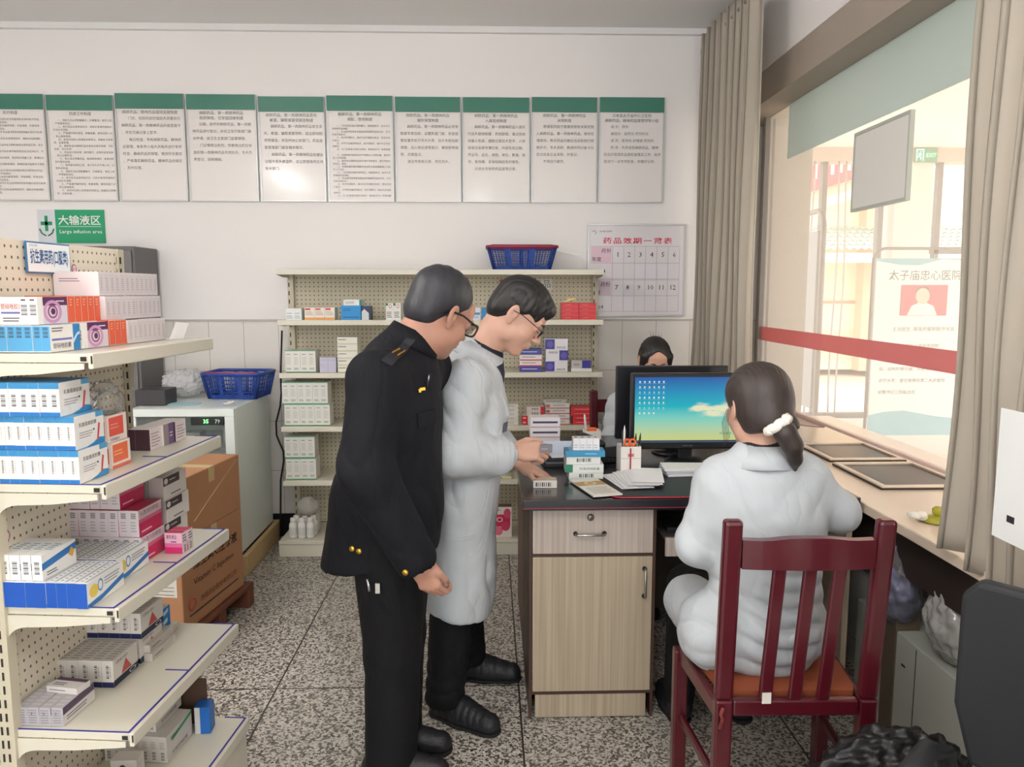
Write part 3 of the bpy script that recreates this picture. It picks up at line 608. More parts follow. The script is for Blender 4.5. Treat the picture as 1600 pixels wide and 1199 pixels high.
pWHT = medbox('medicine_carton', .12, .0235, .061, (222, 214, 214), [('R', .1, .08, .9, .9, (214, 205, 207)), ('R', .3, .2, .7, .75, ('lines', 6, (176, 166, 172))), ('T', .05, .1, .6, .9, ('lines', 2, (170, 160, 164))), ('F', .12, .55, .7, .75, ('lines', 2, (140, 132, 138)))])
grow(pWHT, 8, .048, .328, z0, 0, .0243, 'pale carton, %s in the lowest white row, far end of top rack shelf', 'white cartons in the lowest row of the top rack shelf')
grow(pWHT, 6, .026, .268, z0 + .064, 0, .0243, 'pale carton, %s in the middle white row of the top rack shelf', 'white cartons in the middle row of the top rack shelf')
grow(pWHT, 6, .012, .425, z0 + .0635, 0, .0243, 'pale white carton, %s in the middle white row beyond the gap, top rack shelf', 'white cartons beyond the gap in the middle row')
grow(pWHT, 12, .006, .278, z0 + .1265, 0, .0243, 'pale carton, %s in the uppermost white row of the top rack shelf', 'white cartons in the uppermost row of the top rack shelf')
pWS = medbox('medicine_carton', .0215, .10, .070, (224, 218, 212), [('F', .15, .1, .85, .8, ('lines', 5, (150, 140, 140)))])
grow(pWS, 5, -.0 + .001, .145, z0 + .064, .0 + .0056 * 0 + .0, 0, 'x%s', None) if False else None
f = MB(); f.add([(0, 0, 0), (.05, .0, .0), (.055, -.02, .045), (.008, -.02, .05)], [(0, 1, 2, 3)], mat((240, 238, 240), .6, name='paper')); f.add([(0, 0, .0), (.05, 0, .0), (.05, .012, .001), (0, .012, .001)], [(0, 1, 2, 3)], mat((240, 238, 240), .6, name='paper'))
o = f.build('paper_slip', None, GW(.19, .50, GZ[0] + .002), GA + 1.2); md = o.modifiers.new('thick', 'SOLIDIFY'); md.thickness = .0006; tag(o, 'folded white paper slip at the far end of the top rack shelf', 'paper')
# second shelf
z1 = GZ[1] + .001
def pB(top):
    return medbox('medicine_carton', .0232, .112, .0765, WH, [('F', 0, .82, 1, 1, BLU), ('F', 0, 0, 1, .13, (40, 116, 186))] + ([('F', .25, .3, .7, .68, ('bar', 1))] if top else [('F', .28, .3, .5, .7, ('tv', TX, INK)), ('F', .6, .3, .68, .7, ('tv', '24粒装', (200, 130, 140)))]) + [('T', 0, 0, 1, 1, (90, 160, 206)), ('R', .72, .84, 1, 1, (90, 160, 200)), ('R', .0, .0, .0, .0, WH), ('R', .14, .64, .74, .78, ('t', TX, INK)), ('R', .14, .28, .6, .5, ('lines', 3, (170, 166, 170))), ('R', .3, 0, 1, .1, ('poly', BLU, [(.35, 0), (1, 0), (1, .16), (.8, .2), (.6, .08)])), ('R', .7, .1, .9, .7, ('poly', (206, 84, 84), [(.72, .12), (.78, .12), (.86, .62), (.80, .66), (.76, .4)])), ('R', .6, .45, .66, .52, ('disc', (40, 110, 120)))])
pB0, pB1 = pB(False), pB(True)
grow(pB0, 9, .010, .0, z1, .0236, 0, 'blue-banded carton, %s from left, bottom row, second rack shelf', 'blue-banded cartons, bottom row')
grow(pB0, 9, .004, .004, z1 + .0775, .0236, 0, 'blue-banded carton, %s from left, middle row, second rack shelf', 'blue-banded cartons, middle row')
grow(pB1, 8, .0, -.002, z1 + .155, .0236, 0, 'blue-banded barcode carton, %s from left, top row, second rack shelf', 'blue-banded cartons, top row')
pOR = medbox('medicine_carton', .075, .082, .066, (230, 216, 206), [('R', .06, .22, .82, .92, (222, 92, 78)), ('R', .12, .45, .7, .7, ('lines', 2, (236, 150, 130))), ('R', .1, .03, .6, .15, ('t', '阿奇霉素片', INK)), ('F', .1, .2, .9, .8, (222, 92, 78))])
pOR2 = medbox('medicine_carton', .075, .082, .064, (230, 216, 206), [('R', .06, .22, .86, .92, (226, 112, 76)), ('R', .12, .45, .7, .7, ('lines', 2, (240, 170, 130))), ('R', .0, .0, 1, .12, (220, 110, 90)), ('F', .1, .2, .9, .8, (226, 112, 76))])
place(pOR2, GW(.135, .150, z1), GA, 'orange-faced carton on the second rack shelf, below a redder one', 'medicine box'); place(pOR, GW(.130, .148, z1 + .0655), GA, 'red-faced carton resting on the orange-faced one, second rack shelf', 'medicine box')
pPB = medbox('medicine_carton', .060, .062, .060, (222, 212, 210), [('F', 0, 0, 1, .97, (72, 50, 58)), ('F', .3, 0, .32, .97, (120, 96, 104)), ('R', .1, .1, .9, .8, ('lines', 5, (170, 150, 160)))])
pPC = medbox('medicine_carton', .060, .062, .060, (222, 212, 210), [('R', .05, .0, 1, 1, (150, 136, 140)), ('R', .5, 0, 1, 1, (110, 84, 124)), ('R', .6, .3, .9, .6, ('lines', 2, (220, 210, 224)))])
for i, p_ in enumerate((pPB, pPC, pPB)): place(p_, GW(.126 + .004 * i, .372 + i * .0635, z1), GA, ('carton with dark purple end face at the far end of the second rack shelf', 'middle carton with a purple half face in the far row, second rack shelf', 'white carton at the far tip of the second rack shelf')[i], 'medicine box')
# third shelf
z2 = GZ[2] + .001
pC1 = medbox('medicine_carton', .0242, .150, .060, WH, [('F', 0, 0, 1, 1, DBL), ('R', .0, .0, 1, .2, WH), ('R', 0, 0, 1, 1, ('poly', (40, 110, 176), [(0, 0), (.35, .02), (1, .34), (1, .55), (.4, .25), (0, .16)])), ('R', .06, .32, .3, .82, ('disc', (222, 196, 86))), ('R', .28, .4, .42, .9, ('ring', (60, 130, 186))), ('R', .46, .5, .94, .86, ('lines', 3, (150, 156, 166))), ('T', .1, .05, .4, .95, ('lines', 9, (150, 160, 168))), ('T', .6, .05, .9, .95, (170, 178, 184))])
grow(pC1, 10, -.018, -.01, z2, .0246, 0, 'carton with deep blue end face, %s from left, third rack shelf', 'blue-ended cartons on the third rack shelf')
grow(pC1, 7, .035, .146, z2, .0244, 0, 'carton with blue diagonal band, %s from left, second row, third rack shelf', 'blue diagonal cartons, second row')
pC2 = medbox('medicine_carton', .0245, .125, .060, (236, 234, 230), [('F', .25, .25, .75, .78, ('bar', 1)), ('R', .0, .48, 1, .78, ('poly', (50, 116, 180), [(0, .38), (1, .62), (1, .9), (0, .66)])), ('R', .62, .2, .98, .9, ('poly', (220, 170, 80), [(.76, .5), (.88, .35), (.95, .55), (.86, .78)])), ('R', .12, .08, .5, .28, ('lines', 2, INK)), ('T', .1, .3, .9, .7, ('lines', 4, (120, 150, 180)))])
grow(pC2, 5, -.012, .0, z2 + .0612, .0262, 0, 'barcode carton standing on the blue-ended row, %s from left, third rack shelf', 'white barcode cartons on the third rack shelf')
def pMag(h, n):
    return medbox('medicine_carton', .0275, .120, h, (214, 204, 206), [('F', .25, .7, .75, .92, ('bar', 1)), ('F', .2, .15, .8, .6, ('lines', 4, (176, 166, 172))), ('R', 0, 0, 1, 1, (196, 52, 92)), ('R', 0, .62, 1, 1, (216, 190, 196)), ('R', 0, .5, 1, .64, (208, 110, 138)), ('R', .06, .74, .86, .94, ('t', '头孢克肟颗粒', INK)), ('R', .1, .08, .6, .2, ('lines', 1, (240, 214, 220))), ('T', 0, 0, 1, 1, (190, 60, 92))])
pM = pMag(.072, 0)
grow(pM, 7, .0, .286, z2, .0278, 0, 'magenta-sided white carton, %s from left, bottom row, third rack shelf', 'magenta cartons, bottom row')
grow(pM, 7, -.004, .284, z2 + .0735, .0278, 0, 'magenta-sided white carton, %s from left, middle row, third rack shelf', 'magenta cartons, middle row')
grow(pM, 5, .0, .290, z2 + .147, .0278, 0, 'magenta-sided white carton, %s from left, top row, third rack shelf', 'magenta cartons, top row')
pK = medbox('medicine_carton', .12, .135, .066, (222, 216, 208), [('R', 0, .6, .7, .98, (74, 64, 66)), ('R', .04, .66, .2, .92, ('disc', (230, 226, 220))), ('R', .26, .72, .62, .84, ('lines', 1, (210, 200, 198))), ('R', .3, .08, .9, .2, ('lines', 1, INK)), ('F', 0, 0, 1, 1, (170, 160, 156)), ('F', .3, 0, .32, 1, (120, 112, 110)), ('F', .62, 0, .64, 1, (120, 112, 110))])
for i in range(3): place(pK, GW(.064 + .006 * (i % 2), .428 + .002 * i, z2 + .0665 * i), GA, 'grey carton with black label, %s of three stacked, third rack shelf' % ('bottom', 'middle', 'top')[i], 'medicine box', 'black-labelled cartons stacked by the magenta ones')
pK2 = medbox('medicine_carton', .075, .11, .018, (206, 200, 190), [('T', 0, 0, .5, 1, (50, 46, 52)), ('F', .1, .2, .9, .8, ('lines', 2, INK)), ('R', .1, .2, .9, .8, ('bar',))])
place(pK2, GW(.085, .43, z2 + .2005), GA + .25, 'flat dark-topped carton lying on the black-labelled stack, third rack shelf', 'medicine box')
pS = medbox('medicine_carton', .05, .028, .058, (222, 210, 208), [('F', 0, 0, 1, .98, (226, 178, 196)), ('F', 0, 0, 1, .3, (206, 46, 110)), ('F', .0, .3, 1, .5, (214, 110, 156)), ('F', .1, .7, .7, .92, ('t', '颗粒', (50, 46, 60))), ('F', .35, .5, .75, .62, ('lines', 1, (70, 60, 120))), ('T', 0, 0, 1, 1, (206, 50, 100)), ('R', .3, .05, .7, .4, ('bar', 1)), ('R', .1, .5, .9, .9, ('lines', 3, INK))])
place(pS, GW(.212, .372, z2), GA, 'small pink and magenta carton, front of two at the third shelf edge', 'medicine box'); place(pS, GW(.214, .402, z2), GA, 'small pink and magenta carton, rear of two at the third shelf edge', 'medicine box')
# fourth shelf
z3 = GZ[3] + .001
pD = medbox('medicine_carton', .0308, .118, .073, (218, 212, 204), [('F', 0, 0, 1, .2, (36, 42, 84)), ('F', .38, .34, .62, .86, ('bar', 1)), ('F', .7, .4, .76, .8, ('bar', 1)), ('R', 0, 0, 1, .24, (30, 38, 66)), ('R', .3, .28, .72, .74, ('tri', (196, 84, 76))), ('R', .1, .78, .6, .9, ('t', '左氧氟沙星片', INK)), ('R', .62, .03, .9, .2, ('ring', (200, 206, 214))), ('T', .1, .05, .9, .95, ('lines', 8, (170, 164, 158)))])
grow(pD, 5, -.008, .198, z3, .0312, 0, 'navy-based carton, %s from left, front row, fourth rack shelf', 'navy-based cartons, front row')
grow(pD, 5, -.008, .330, z3, .0312, 0, 'navy-based carton, %s from left, lower back row, fourth rack shelf', 'navy-based cartons, lower back row')
grow(pD, 5, .0, .326, z3 + .0742, .0312, 0, 'navy-based carton, %s from left, raised back row, fourth rack shelf', 'navy-based cartons, raised back row')
pE = medbox('medicine_carton', .0285, .125, .046, (176, 172, 176), [('F', .1, .1, .9, .9, ('lines', 6, (140, 136, 144))), ('F', .35, .6, .42, .75, INK), ('R', .0, .6, 1, 1, (84, 66, 88)), ('R', 0, 0, 1, .58, (206, 202, 198)), ('R', .1, .15, .9, .45, ('lines', 2, INK)), ('T', .1, .05, .9, .95, ('lines', 7, (196, 190, 190)))])
grow(pE, 4, .014, .016, z3, .0292, 0, 'grey film-wrapped carton, %s from left, near end of fourth rack shelf', 'grey cartons at the near end of the fourth rack shelf')
pE2 = medbox('medicine_carton', .085, .045, .016, (214, 208, 204), [('F', .1, .3, .7, .6, ('lines', 1, INK)), ('T', 0, .7, 1, 1, (82, 56, 84)), ('T', .1, .15, .6, .5, ('lines', 2, INK))])
place(pE2, GW(.045, .085, z3 + .0475), GA - .12, 'flat white carton with purple edge lying across the grey cartons, fourth rack shelf', 'medicine box')
pF = medbox('medicine_carton', .055, .055, .062, (220, 218, 212), [('F', .2, .1, .8, .5, ('bar',)), ('F', .1, .6, .9, .85, ('lines', 2, INK)), ('R', 0, 0, 1, 1, (40, 126, 196)), ('R', .2, .55, .8, .85, ('poly', (190, 220, 236), [(.3, .6), (.8, .7), (.8, .9), (.3, .8)])), ('R', .2, .15, .7, .4, ('poly', (190, 220, 236), [(.2, .15), (.7, .25), (.7, .45), (.2, .35)])), ('T', .2, .3, .7, .7, (60, 130, 190))])
place(pF, GW(.072, .482, z3 + .0245), GA, 'blue and white carton on a flat one, far end of fourth rack shelf', 'medicine box')
pG = medbox('medicine_carton', .075, .13, .022, (206, 198, 186), [('R', .0, .1, .9, .9, (190, 182, 172)), ('R', .1, .3, .5, .6, ('lines', 1, INK)), ('F', .0, .0, .3, 1, (80, 64, 60)), ('T', .1, .1, .8, .9, ('lines', 6, (180, 172, 162)))])
for i, (x_, y_, zz) in enumerate(((.098, .345, 0), (.089, .350, .0228), (.064, .482, .0005))): place(pG, GW(x_ - (.0 if i < 2 else -.0), y_ if i < 2 else .485, z3 + zz), GA, ('flat beige carton on the fourth rack shelf, under its twin', 'flat beige carton lying on its twin, fourth rack shelf', 'flat beige carton under the blue and white one, fourth rack shelf')[i], 'medicine box') if i < 2 else place(medbox('medicine_carton', .07, .075, .022, (206, 198, 186), []), GW(.068, .484, z3), GA, 'flat beige carton under the blue and white one, fourth rack shelf', 'medicine box')
# bottom shelf
z4 = GZ[4] + .001
pH = medbox('medicine_carton', .0262, .150, .078, (214, 208, 200), [('F', .3, .1, .7, .42, ('bar', 1)), ('F', .2, .5, .8, .8, ('lines', 4, (170, 164, 156))), ('R', 0, .42, 1, 1, ('poly', (58, 150, 90), [(.2, .62), (1, .86), (1, 1), (.2, .78)])), ('R', .2, .1, .8, .26, ('t', '阿莫西林胶囊', INK)), ('R', .15, .7, .5, .84, ('lines', 2, (60, 70, 66)))])
grow(pH, 7, .008, .355, z4, .0266, 0, 'green-striped carton, %s from left, front row, bottom rack shelf', 'green-striped cartons, front row')
grow(pH, 6, .008, .47, z4 + .0785, .0266, 0, 'white carton with green stripe, %s from the left in the upper back row of the bottom rack shelf', 'green-striped cartons, upper back row') if False else None
grow(pH, 5, .020, .378, z4 + .079, .0266, 0, 'green-striped carton, %s from left, upper row, bottom rack shelf', 'green-striped cartons, upper row')
pJ = medbox('medicine_carton', .07, .045, .08, (214, 208, 200), [('F', 0, .0, 1, .3, (110, 70, 130)), ('F', .3, .45, .6, .85, ('disc', (60, 50, 60))), ('T', 0, 0, 1, 1, (224, 216, 206))])
place(pJ, GW(.10, .235, z4), GA + .1, 'white and purple carton at the very bottom, in front of the green-striped row', 'medicine box')
pL = medbox('medicine_carton', .045, .048, .085, (30, 100, 180), [('F', .0, .0, .35, 1, (206, 206, 204)), ('R', .1, .2, .8, .5, ('lines', 3, (90, 150, 206)))])
place(pL, GW(.206, .50, z4), GA + .15, 'upright blue carton at the far corner of the bottom rack shelf', 'medicine box')
f = MB(); f.box(.0, .12, .0, .004, 0, .15, mat((86, 64, 52), .8, name='cardboard')); f.box(.0, .12, .005, .04, 0, .004, mat((86, 64, 52), .8, name='cardboard')); f.box(0, .004, .005, .04, .005, .10, mat((86, 64, 52), .8, name='cardboard'))
tag(f.build('cardboard_tray', None, GW(.10, .556, z4), GA), 'dark brown torn cardboard tray standing at the far end of the bottom rack shelf', 'box')

# ================================================================ CARTONS ON THE REAR SHELF
YB = 4.43
pWG = medbox('medicine_carton', .0865, .11, .128, (222, 222, 214), [('F', 0, 0, 1, .04, (70, 150, 100)), ('F', 0, .96, 1, 1, (90, 164, 116)), ('F', .1, .12, .42, .22, ('lines', 3, (110, 104, 108))), ('F', .58, .12, .9, .22, ('lines', 3, (110, 104, 108))), ('F', .1, .78, .4, .84, ('lines', 1, INK)), ('F', .58, .78, .88, .84, ('lines', 1, INK)), ('F', .1, .34, .42, .7, ('lines', 6, (196, 190, 184))), ('F', .58, .34, .9, .7, ('lines', 6, (196, 190, 184)))])
def wg(n, x, z, where): bw(pWG, n, x, YB, z, .0875, 'tall green-based white carton, %s from left, ' + where, 'green-based cartons on the rear shelf')
wg(2, -1.172, 1.0692, 'third rear shelf level')
wg(3, -1.196, .885, 'upper row, fourth rear shelf level'); wg(3, -1.186, .758, 'lower row, fourth rear shelf level')
wg(2, -1.192, .5675, 'upper row, fifth rear shelf level'); wg(2, -1.188, .439, 'lower row, fifth rear shelf level')
pb1 = medbox('medicine_carton', .044, .09, .066, (226, 228, 226), [('F', .1, .5, .9, .62, ('lines', 1, (110, 140, 180))), ('F', .1, .1, .9, .4, ('lines', 3, (150, 160, 176)))]); bw(pb1, 2, -1.158, YB, 1.3705, .0445, 'small white carton with faint blue print, %s from left, second rear shelf level', 'small white cartons')
pb2 = medbox('medicine_carton', .056, .09, .070, (230, 222, 208), [('F', 0, .0, 1, .2, (226, 160, 88)), ('F', .08, .8, .6, .95, (206, 70, 84)), ('F', .1, .35, .9, .7, ('lines', 3, (170, 160, 150)))]); bw(pb2, 3, -1.052, YB, 1.3705, .0572, 'carton with orange base and red mark, %s from left, rear shelf', 'orange-based cartons')
pb3 = medbox('medicine_carton', .112, .1, .082, (36, 140, 204), [('F', .1, .15, .9, .22, (26, 90, 160)), ('F', .1, .6, .6, .8, ('lines', 2, (20, 90, 150)))]); place(pb3, (-.845, YB, 1.3711), 0, 'bright blue carton with thin lines on the second level of the rear shelf', 'medicine box')
pb4 = medbox('medicine_carton', .105, .09, .033, (226, 226, 222), [('F', .1, .25, .7, .7, ('lines', 2, (150, 150, 150))), ('F', .85, 0, 1, 1, (40, 120, 120))]); place(pb4, (-.83, YB, 1.4535), 0, 'flat white carton lying on the bright blue carton, rear shelf', 'medicine box')
pb5 = medbox('medicine_carton', .05, .09, .078, (40, 52, 84), [('F', 0, 0, .6, .9, ('poly', (206, 210, 214), [(0, 0), (.8, 0), (.8, .5), (.3, .8), (0, .6)])), ('T', 0, 0, 1, 1, (50, 120, 180))]); place(pb5, (-.728, YB, 1.3711), 0, 'dark navy and grey carton beside the bright blue carton, rear shelf', 'medicine box')
pb6 = medbox('medicine_carton', .042, .09, .095, (226, 226, 220), [('F', 0, .85, .3, 1, (40, 110, 80)), ('F', .4, .7, .8, .95, ('ring', (196, 60, 80))), ('F', .1, .1, .9, .5, ('lines', 4, INK))]); bw(pb6, 2, -.59, YB, 1.3705, .0428, 'red and green marked carton behind the man in black, %s from left', 'red and green marked cartons')
pb7 = medbox('medicine_carton', .045, .09, .07, (214, 220, 226), [('F', 0, .4, .9, .6, (90, 130, 180)), ('F', .1, .1, .9, .3, ('lines', 2, (90, 130, 180)))]); place(pb7, (-.094, YB, 1.3711), 0, 'white and pale blue carton between the two heads, rear shelf', 'medicine box')
pb8 = medbox('medicine_carton', .03, .09, .068, (52, 132, 186), []); place(pb8, (-.044, YB, 1.3711), 0, 'narrow blue carton between the two heads, rear shelf', 'medicine box')
pR = medbox('medicine_carton', .098, .11, .0235, (206, 46, 56), [('F', .0, .0, 1, .1, (226, 120, 120)), ('F', .2, .35, .6, .6, ('lines', 1, (236, 150, 130)))])
for c_ in range(2):
    for r_ in range(4): place(pR, (.418 + .1 * c_, YB, 1.3711 + .0242 * r_), 0, 'flat red carton, %s from bottom of the %s red stack, second rear shelf level' % (ORD[r_], ('left', 'right')[c_]), 'medicine box', 'flat red cartons on the rear shelf')
f = MB(); rg = random.Random(3)
for k in range(7): f.tube([(rg.uniform(-.04, .04), rg.uniform(-.02, .02), .0), (rg.uniform(-.05, .05), rg.uniform(-.03, .03), .02), (rg.uniform(-.04, .04), 0, .006)], .004, mat((236, 214, 150), .4), 6)
tag(f.build('crumpled_wrapper', None, (.47, YB + .06, 1.473)), 'crumpled pale yellow wrapper on top of the flat red cartons', 'wrapper')
pv = medbox('medicine_carton', .093, .1, .0285, (206, 204, 220), [('F', .02, .1, .98, .9, (190, 186, 206)), ('F', .5, 0, .52, 1, (150, 146, 170))])
for r_ in range(3): place(pv, (-.975, YB, 1.0692 + .0292 * r_), 0, 'lavender-grey carton, %s from bottom of its stack, third rear shelf level' % ORD[r_], 'medicine box', 'lavender-grey cartons')
pt_ = medbox('medicine_carton', .115, .1, .04, (224, 222, 210), [('F', .05, .5, .5, .75, ('lines', 1, INK)), ('F', 0, .0, 1, .14, (206, 200, 160))])
for r_ in range(5): place(pt_, (-.872, YB, 1.0692 + .0408 * r_), 0, 'wide white carton, %s from bottom of the tallest stack, third rear shelf level' % ORD[r_], 'medicine box', 'wide white cartons by the black sleeve')
pp1 = medbox('medicine_carton', .128, .1, .0325, (230, 222, 216), [('F', 0, 0, 1, .2, (200, 70, 90)), ('F', .1, .45, .8, .7, ('lines', 1, INK))]); pp2 = medbox('medicine_carton', .128, .1, .0325, (70, 72, 150), [('F', .1, .35, .9, .65, ('lines', 1, (214, 214, 230))), ('T', 0, 0, 1, 1, (60, 62, 120))])
for r_, (p_, s) in enumerate(((pp2, 'purple carton at the bottom of the stack below the pharmacist\'s chin'), (pp1, 'red-edged white carton, lower of two, in the stack below the bespectacled chin'), (pp1, 'red-edged white carton, upper of two, in the stack below the bespectacled chin'), (pp2, 'purple carton on top of the stack below the pharmacist\'s chin'))): place(p_, (.177, YB, 1.0692 + .0332 * r_), 0, s, 'medicine box')
pq1 = medbox('medicine_carton', .13, .1, .0635, (222, 220, 224), [('F', 0, .05, .42, .95, (70, 62, 140)), ('F', .08, .2, .36, .8, ('disc', (96, 90, 170))), ('F', .5, .1, .9, .32, ('t', '奥美拉唑', INK))]); pq2 = medbox('medicine_carton', .13, .1, .0635, (222, 220, 224), [('F', .6, .05, 1, .95, (70, 62, 140)), ('F', .66, .2, .94, .8, ('disc', (96, 90, 170))), ('F', .12, .65, .52, .88, ('t', '奥美拉唑', INK))])
for r_ in range(3): place((pq1, pq2, pq1)[r_], (.324 + .004 * (r_ == 1), YB, 1.0692 + .0643 * r_), 0, 'white and violet carton, %s of three stacked, third rear shelf level' % ('bottom', 'middle', 'top')[r_], 'medicine box', 'white and violet cartons')
pq3 = medbox('medicine_carton', .12, .1, .02, (220, 218, 214), []); pq4 = medbox('medicine_carton', .112, .1, .045, (190, 184, 180), [('F', .55, 0, 1, 1, (62, 58, 140)), ('F', .1, .3, .5, .6, ('lines', 2, INK))])
place(pq3, (.475, YB, 1.0692), 0, 'flat white carton at the right end of the third level, rear shelf', 'medicine box'); place(pq4, (.477, YB, 1.0900), 0, 'grey and indigo carton on the flat white one, right end of the rear shelf', 'medicine box')
pr1 = medbox('medicine_carton', .13, .1, .026, (226, 218, 212), [('F', 0, .0, .28, 1, (200, 54, 60)), ('F', .05, .3, .2, .7, ('disc', (226, 170, 170))), ('F', .35, .35, .85, .6, ('lines', 1, (206, 100, 100)))]); pr2 = medbox('medicine_carton', .142, .1, .031, (216, 214, 206), [('F', 0, 0, 1, .15, (206, 66, 76)), ('F', .3, .4, .9, .75, ('lines', 2, (120, 130, 130))), ('F', .0, .2, .2, .8, ('disc', (190, 110, 110)))]); pr3 = medbox('medicine_carton', .14, .1, .025, (208, 56, 62), [('F', .15, .35, .8, .6, ('lines', 1, (240, 180, 180))), ('F', .84, 0, 1, 1, (222, 206, 200))]); pr4 = medbox('medicine_carton', .10, .1, .026, (214, 206, 196), [('F', .3, .3, .7, .7, ('bar',)), ('F', .8, 0, 1, 1, (200, 50, 58))])
for r_ in range(4): place((pr1, pr1, pr4, pr4)[r_], (.188 + (.03 if r_ > 1 else 0), YB, .7582 + .0268 * r_), 0, 'red-ended carton, %s from bottom of left stack, fourth rear shelf level' % ORD[r_], 'medicine box', 'red-ended cartons')
for r_ in range(4): place(pr2, (.327, YB, .7582 + .0318 * r_), 0, 'red-underlined carton, %s from bottom of middle stack, fourth rear shelf level' % ORD[r_], 'medicine box', 'red-underlined cartons')
place(medbox('medicine_carton', .13, .1, .021, (190, 186, 172), [('F', .1, .3, .9, .7, ('lines', 1, INK))]), (.318, YB, .7582 + .1275), 0, 'flat grey carton topping the middle stack, fourth level of the rear shelf', 'medicine box')
for r_ in range(4): place(pr3, (.476 + .012 * (r_ < 2), YB, .7582 + .0258 * r_), 0, 'bright red flat carton, %s from bottom of right stack, fourth rear shelf level' % ORD[r_], 'medicine box', 'bright red flat cartons')
pu = medbox('medicine_carton', .07, .1, .024, (220, 216, 208), [('F', .1, .3, .8, .7, ('lines', 2, (150, 146, 140)))])
for r_ in range(5): place(pu, (.098, YB, .7582 + .0248 * r_), 0, 'small white carton, %s from bottom of the stack by the white sleeve' % ORD[r_], 'medicine box', 'small white cartons by the elbow')
place(medbox('medicine_carton', .14, .1, .012, (214, 210, 170), [('F', .3, .2, .6, .8, (150, 160, 60))]), (-.012, 4.42, .4392), 0, 'thin cream and green carton on the fifth level behind the pharmacist', 'medicine box')
place(medbox('medicine_carton', .07, .09, .075, (216, 208, 190), [('F', .1, .3, .9, .8, ('lines', 4, (170, 160, 140)))]), (.045, 4.56, .4392), 0, 'plain cream carton behind the thin one, fifth level of the rear shelf', 'medicine box')
pz = medbox('medicine_carton', .104, .07, .18, (226, 216, 208), [('F', .08, .35, .92, .75, (196, 40, 76)), ('F', .55, .62, .95, .95, ('disc', (206, 80, 110))), ('F', .0, .05, .5, .35, ('disc', (214, 110, 130))), ('F', .4, .2, .9, .5, ('disc', (200, 60, 90))), ('F', .15, .5, .5, .66, ('ring', (240, 220, 224))), ('F', .1, .86, .4, .92, ('lines', 1, INK)), ('T', 0, 0, 1, 1, (90, 70, 60))])
place(pz, (.024, 4.38, .0988), 0, 'upright white carton with crimson flowers on the shelf base beside the desk', 'medicine box')
place(medbox('medicine_carton', .06, .07, .085, (120, 104, 84), [('F', .1, .2, .9, .8, ('lines', 3, (90, 80, 66)))]), (.03, 4.5, 1.3711 + .0), 0, 'dull brown carton behind the pharmacist\'s hair, rear shelf', 'medicine box')
# bottles and wrapped pack at the bottom left
M_bot = mat((224, 222, 216), .3, name='white_plastic')
def bottle(x, y, z, lab):
    t = thing('pill_bottle', lab, 'bottle', (x, y, z), group='white bottles on the rear shelf base'); f = MB()
    f.lathe([(0, 0), (.0225, .001), (.024, .006), (.024, .075), (.021, .088), (.014, .094), (.014, .097)], M_bot, n=18); f.build('bottle_body', t); f = MB(); f.lathe([(.0155, .096), (.0165, .098), (.0165, .116), (.0145, .119), (0, .119)], M_bot, n=18); f.build('cap', t)
    f = MB(); f.lathe([(.0243, .02), (.0243, .065)], mat((206, 206, 200), .5), n=18); f.build('label', t)
for r_ in range(2):
    for i in range(3): bottle(-1.150 + i * .050 + r_ * .006, 4.40 + r_ * .052, .0995, 'white plastic bottle, %s from the left in the %s row on the rear shelf base' % (ORD[i], ('front', 'back')[r_]))
def lumpy(name, c, r, m, seed, amp, lab, cat, h=.006, extra=None, cutz=None, it=1, wl=.05):
    S = Field(V(*c) - V(*r) - .06, V(*c) + V(*r) + .1, h); S.ell(c, V(*r), None, .02)
    if extra: extra(S)
    if cutz is not None: S.cut((0, 0, cutz), (0, 0, -1))
    rg = np.random.RandomState(seed); D = rg.randn(14, 3); D /= np.linalg.norm(D, axis=1)[:, None]; ph = rg.rand(14) * 6.28; sc_ = rg.uniform(.6, 1.8, 14)
    def dsp(W):
        o_ = np.zeros(len(W))
        for i in range(14): o_ += 1 - 2 * np.abs(np.sin((W @ D[i]) / (wl * sc_[i]) * 3.14 + ph[i] + .8 * np.sin((W @ D[(i + 3) % 14]) / wl)))
        d_ = o_ / 14 * amp
        if cutz is not None: d_ = d_ * np.clip((W[:, 2] - cutz) / .02, 0, 1)
        return d_
    o = organic(name, S, m, None, it, dsp); tag(o, lab, cat); return o

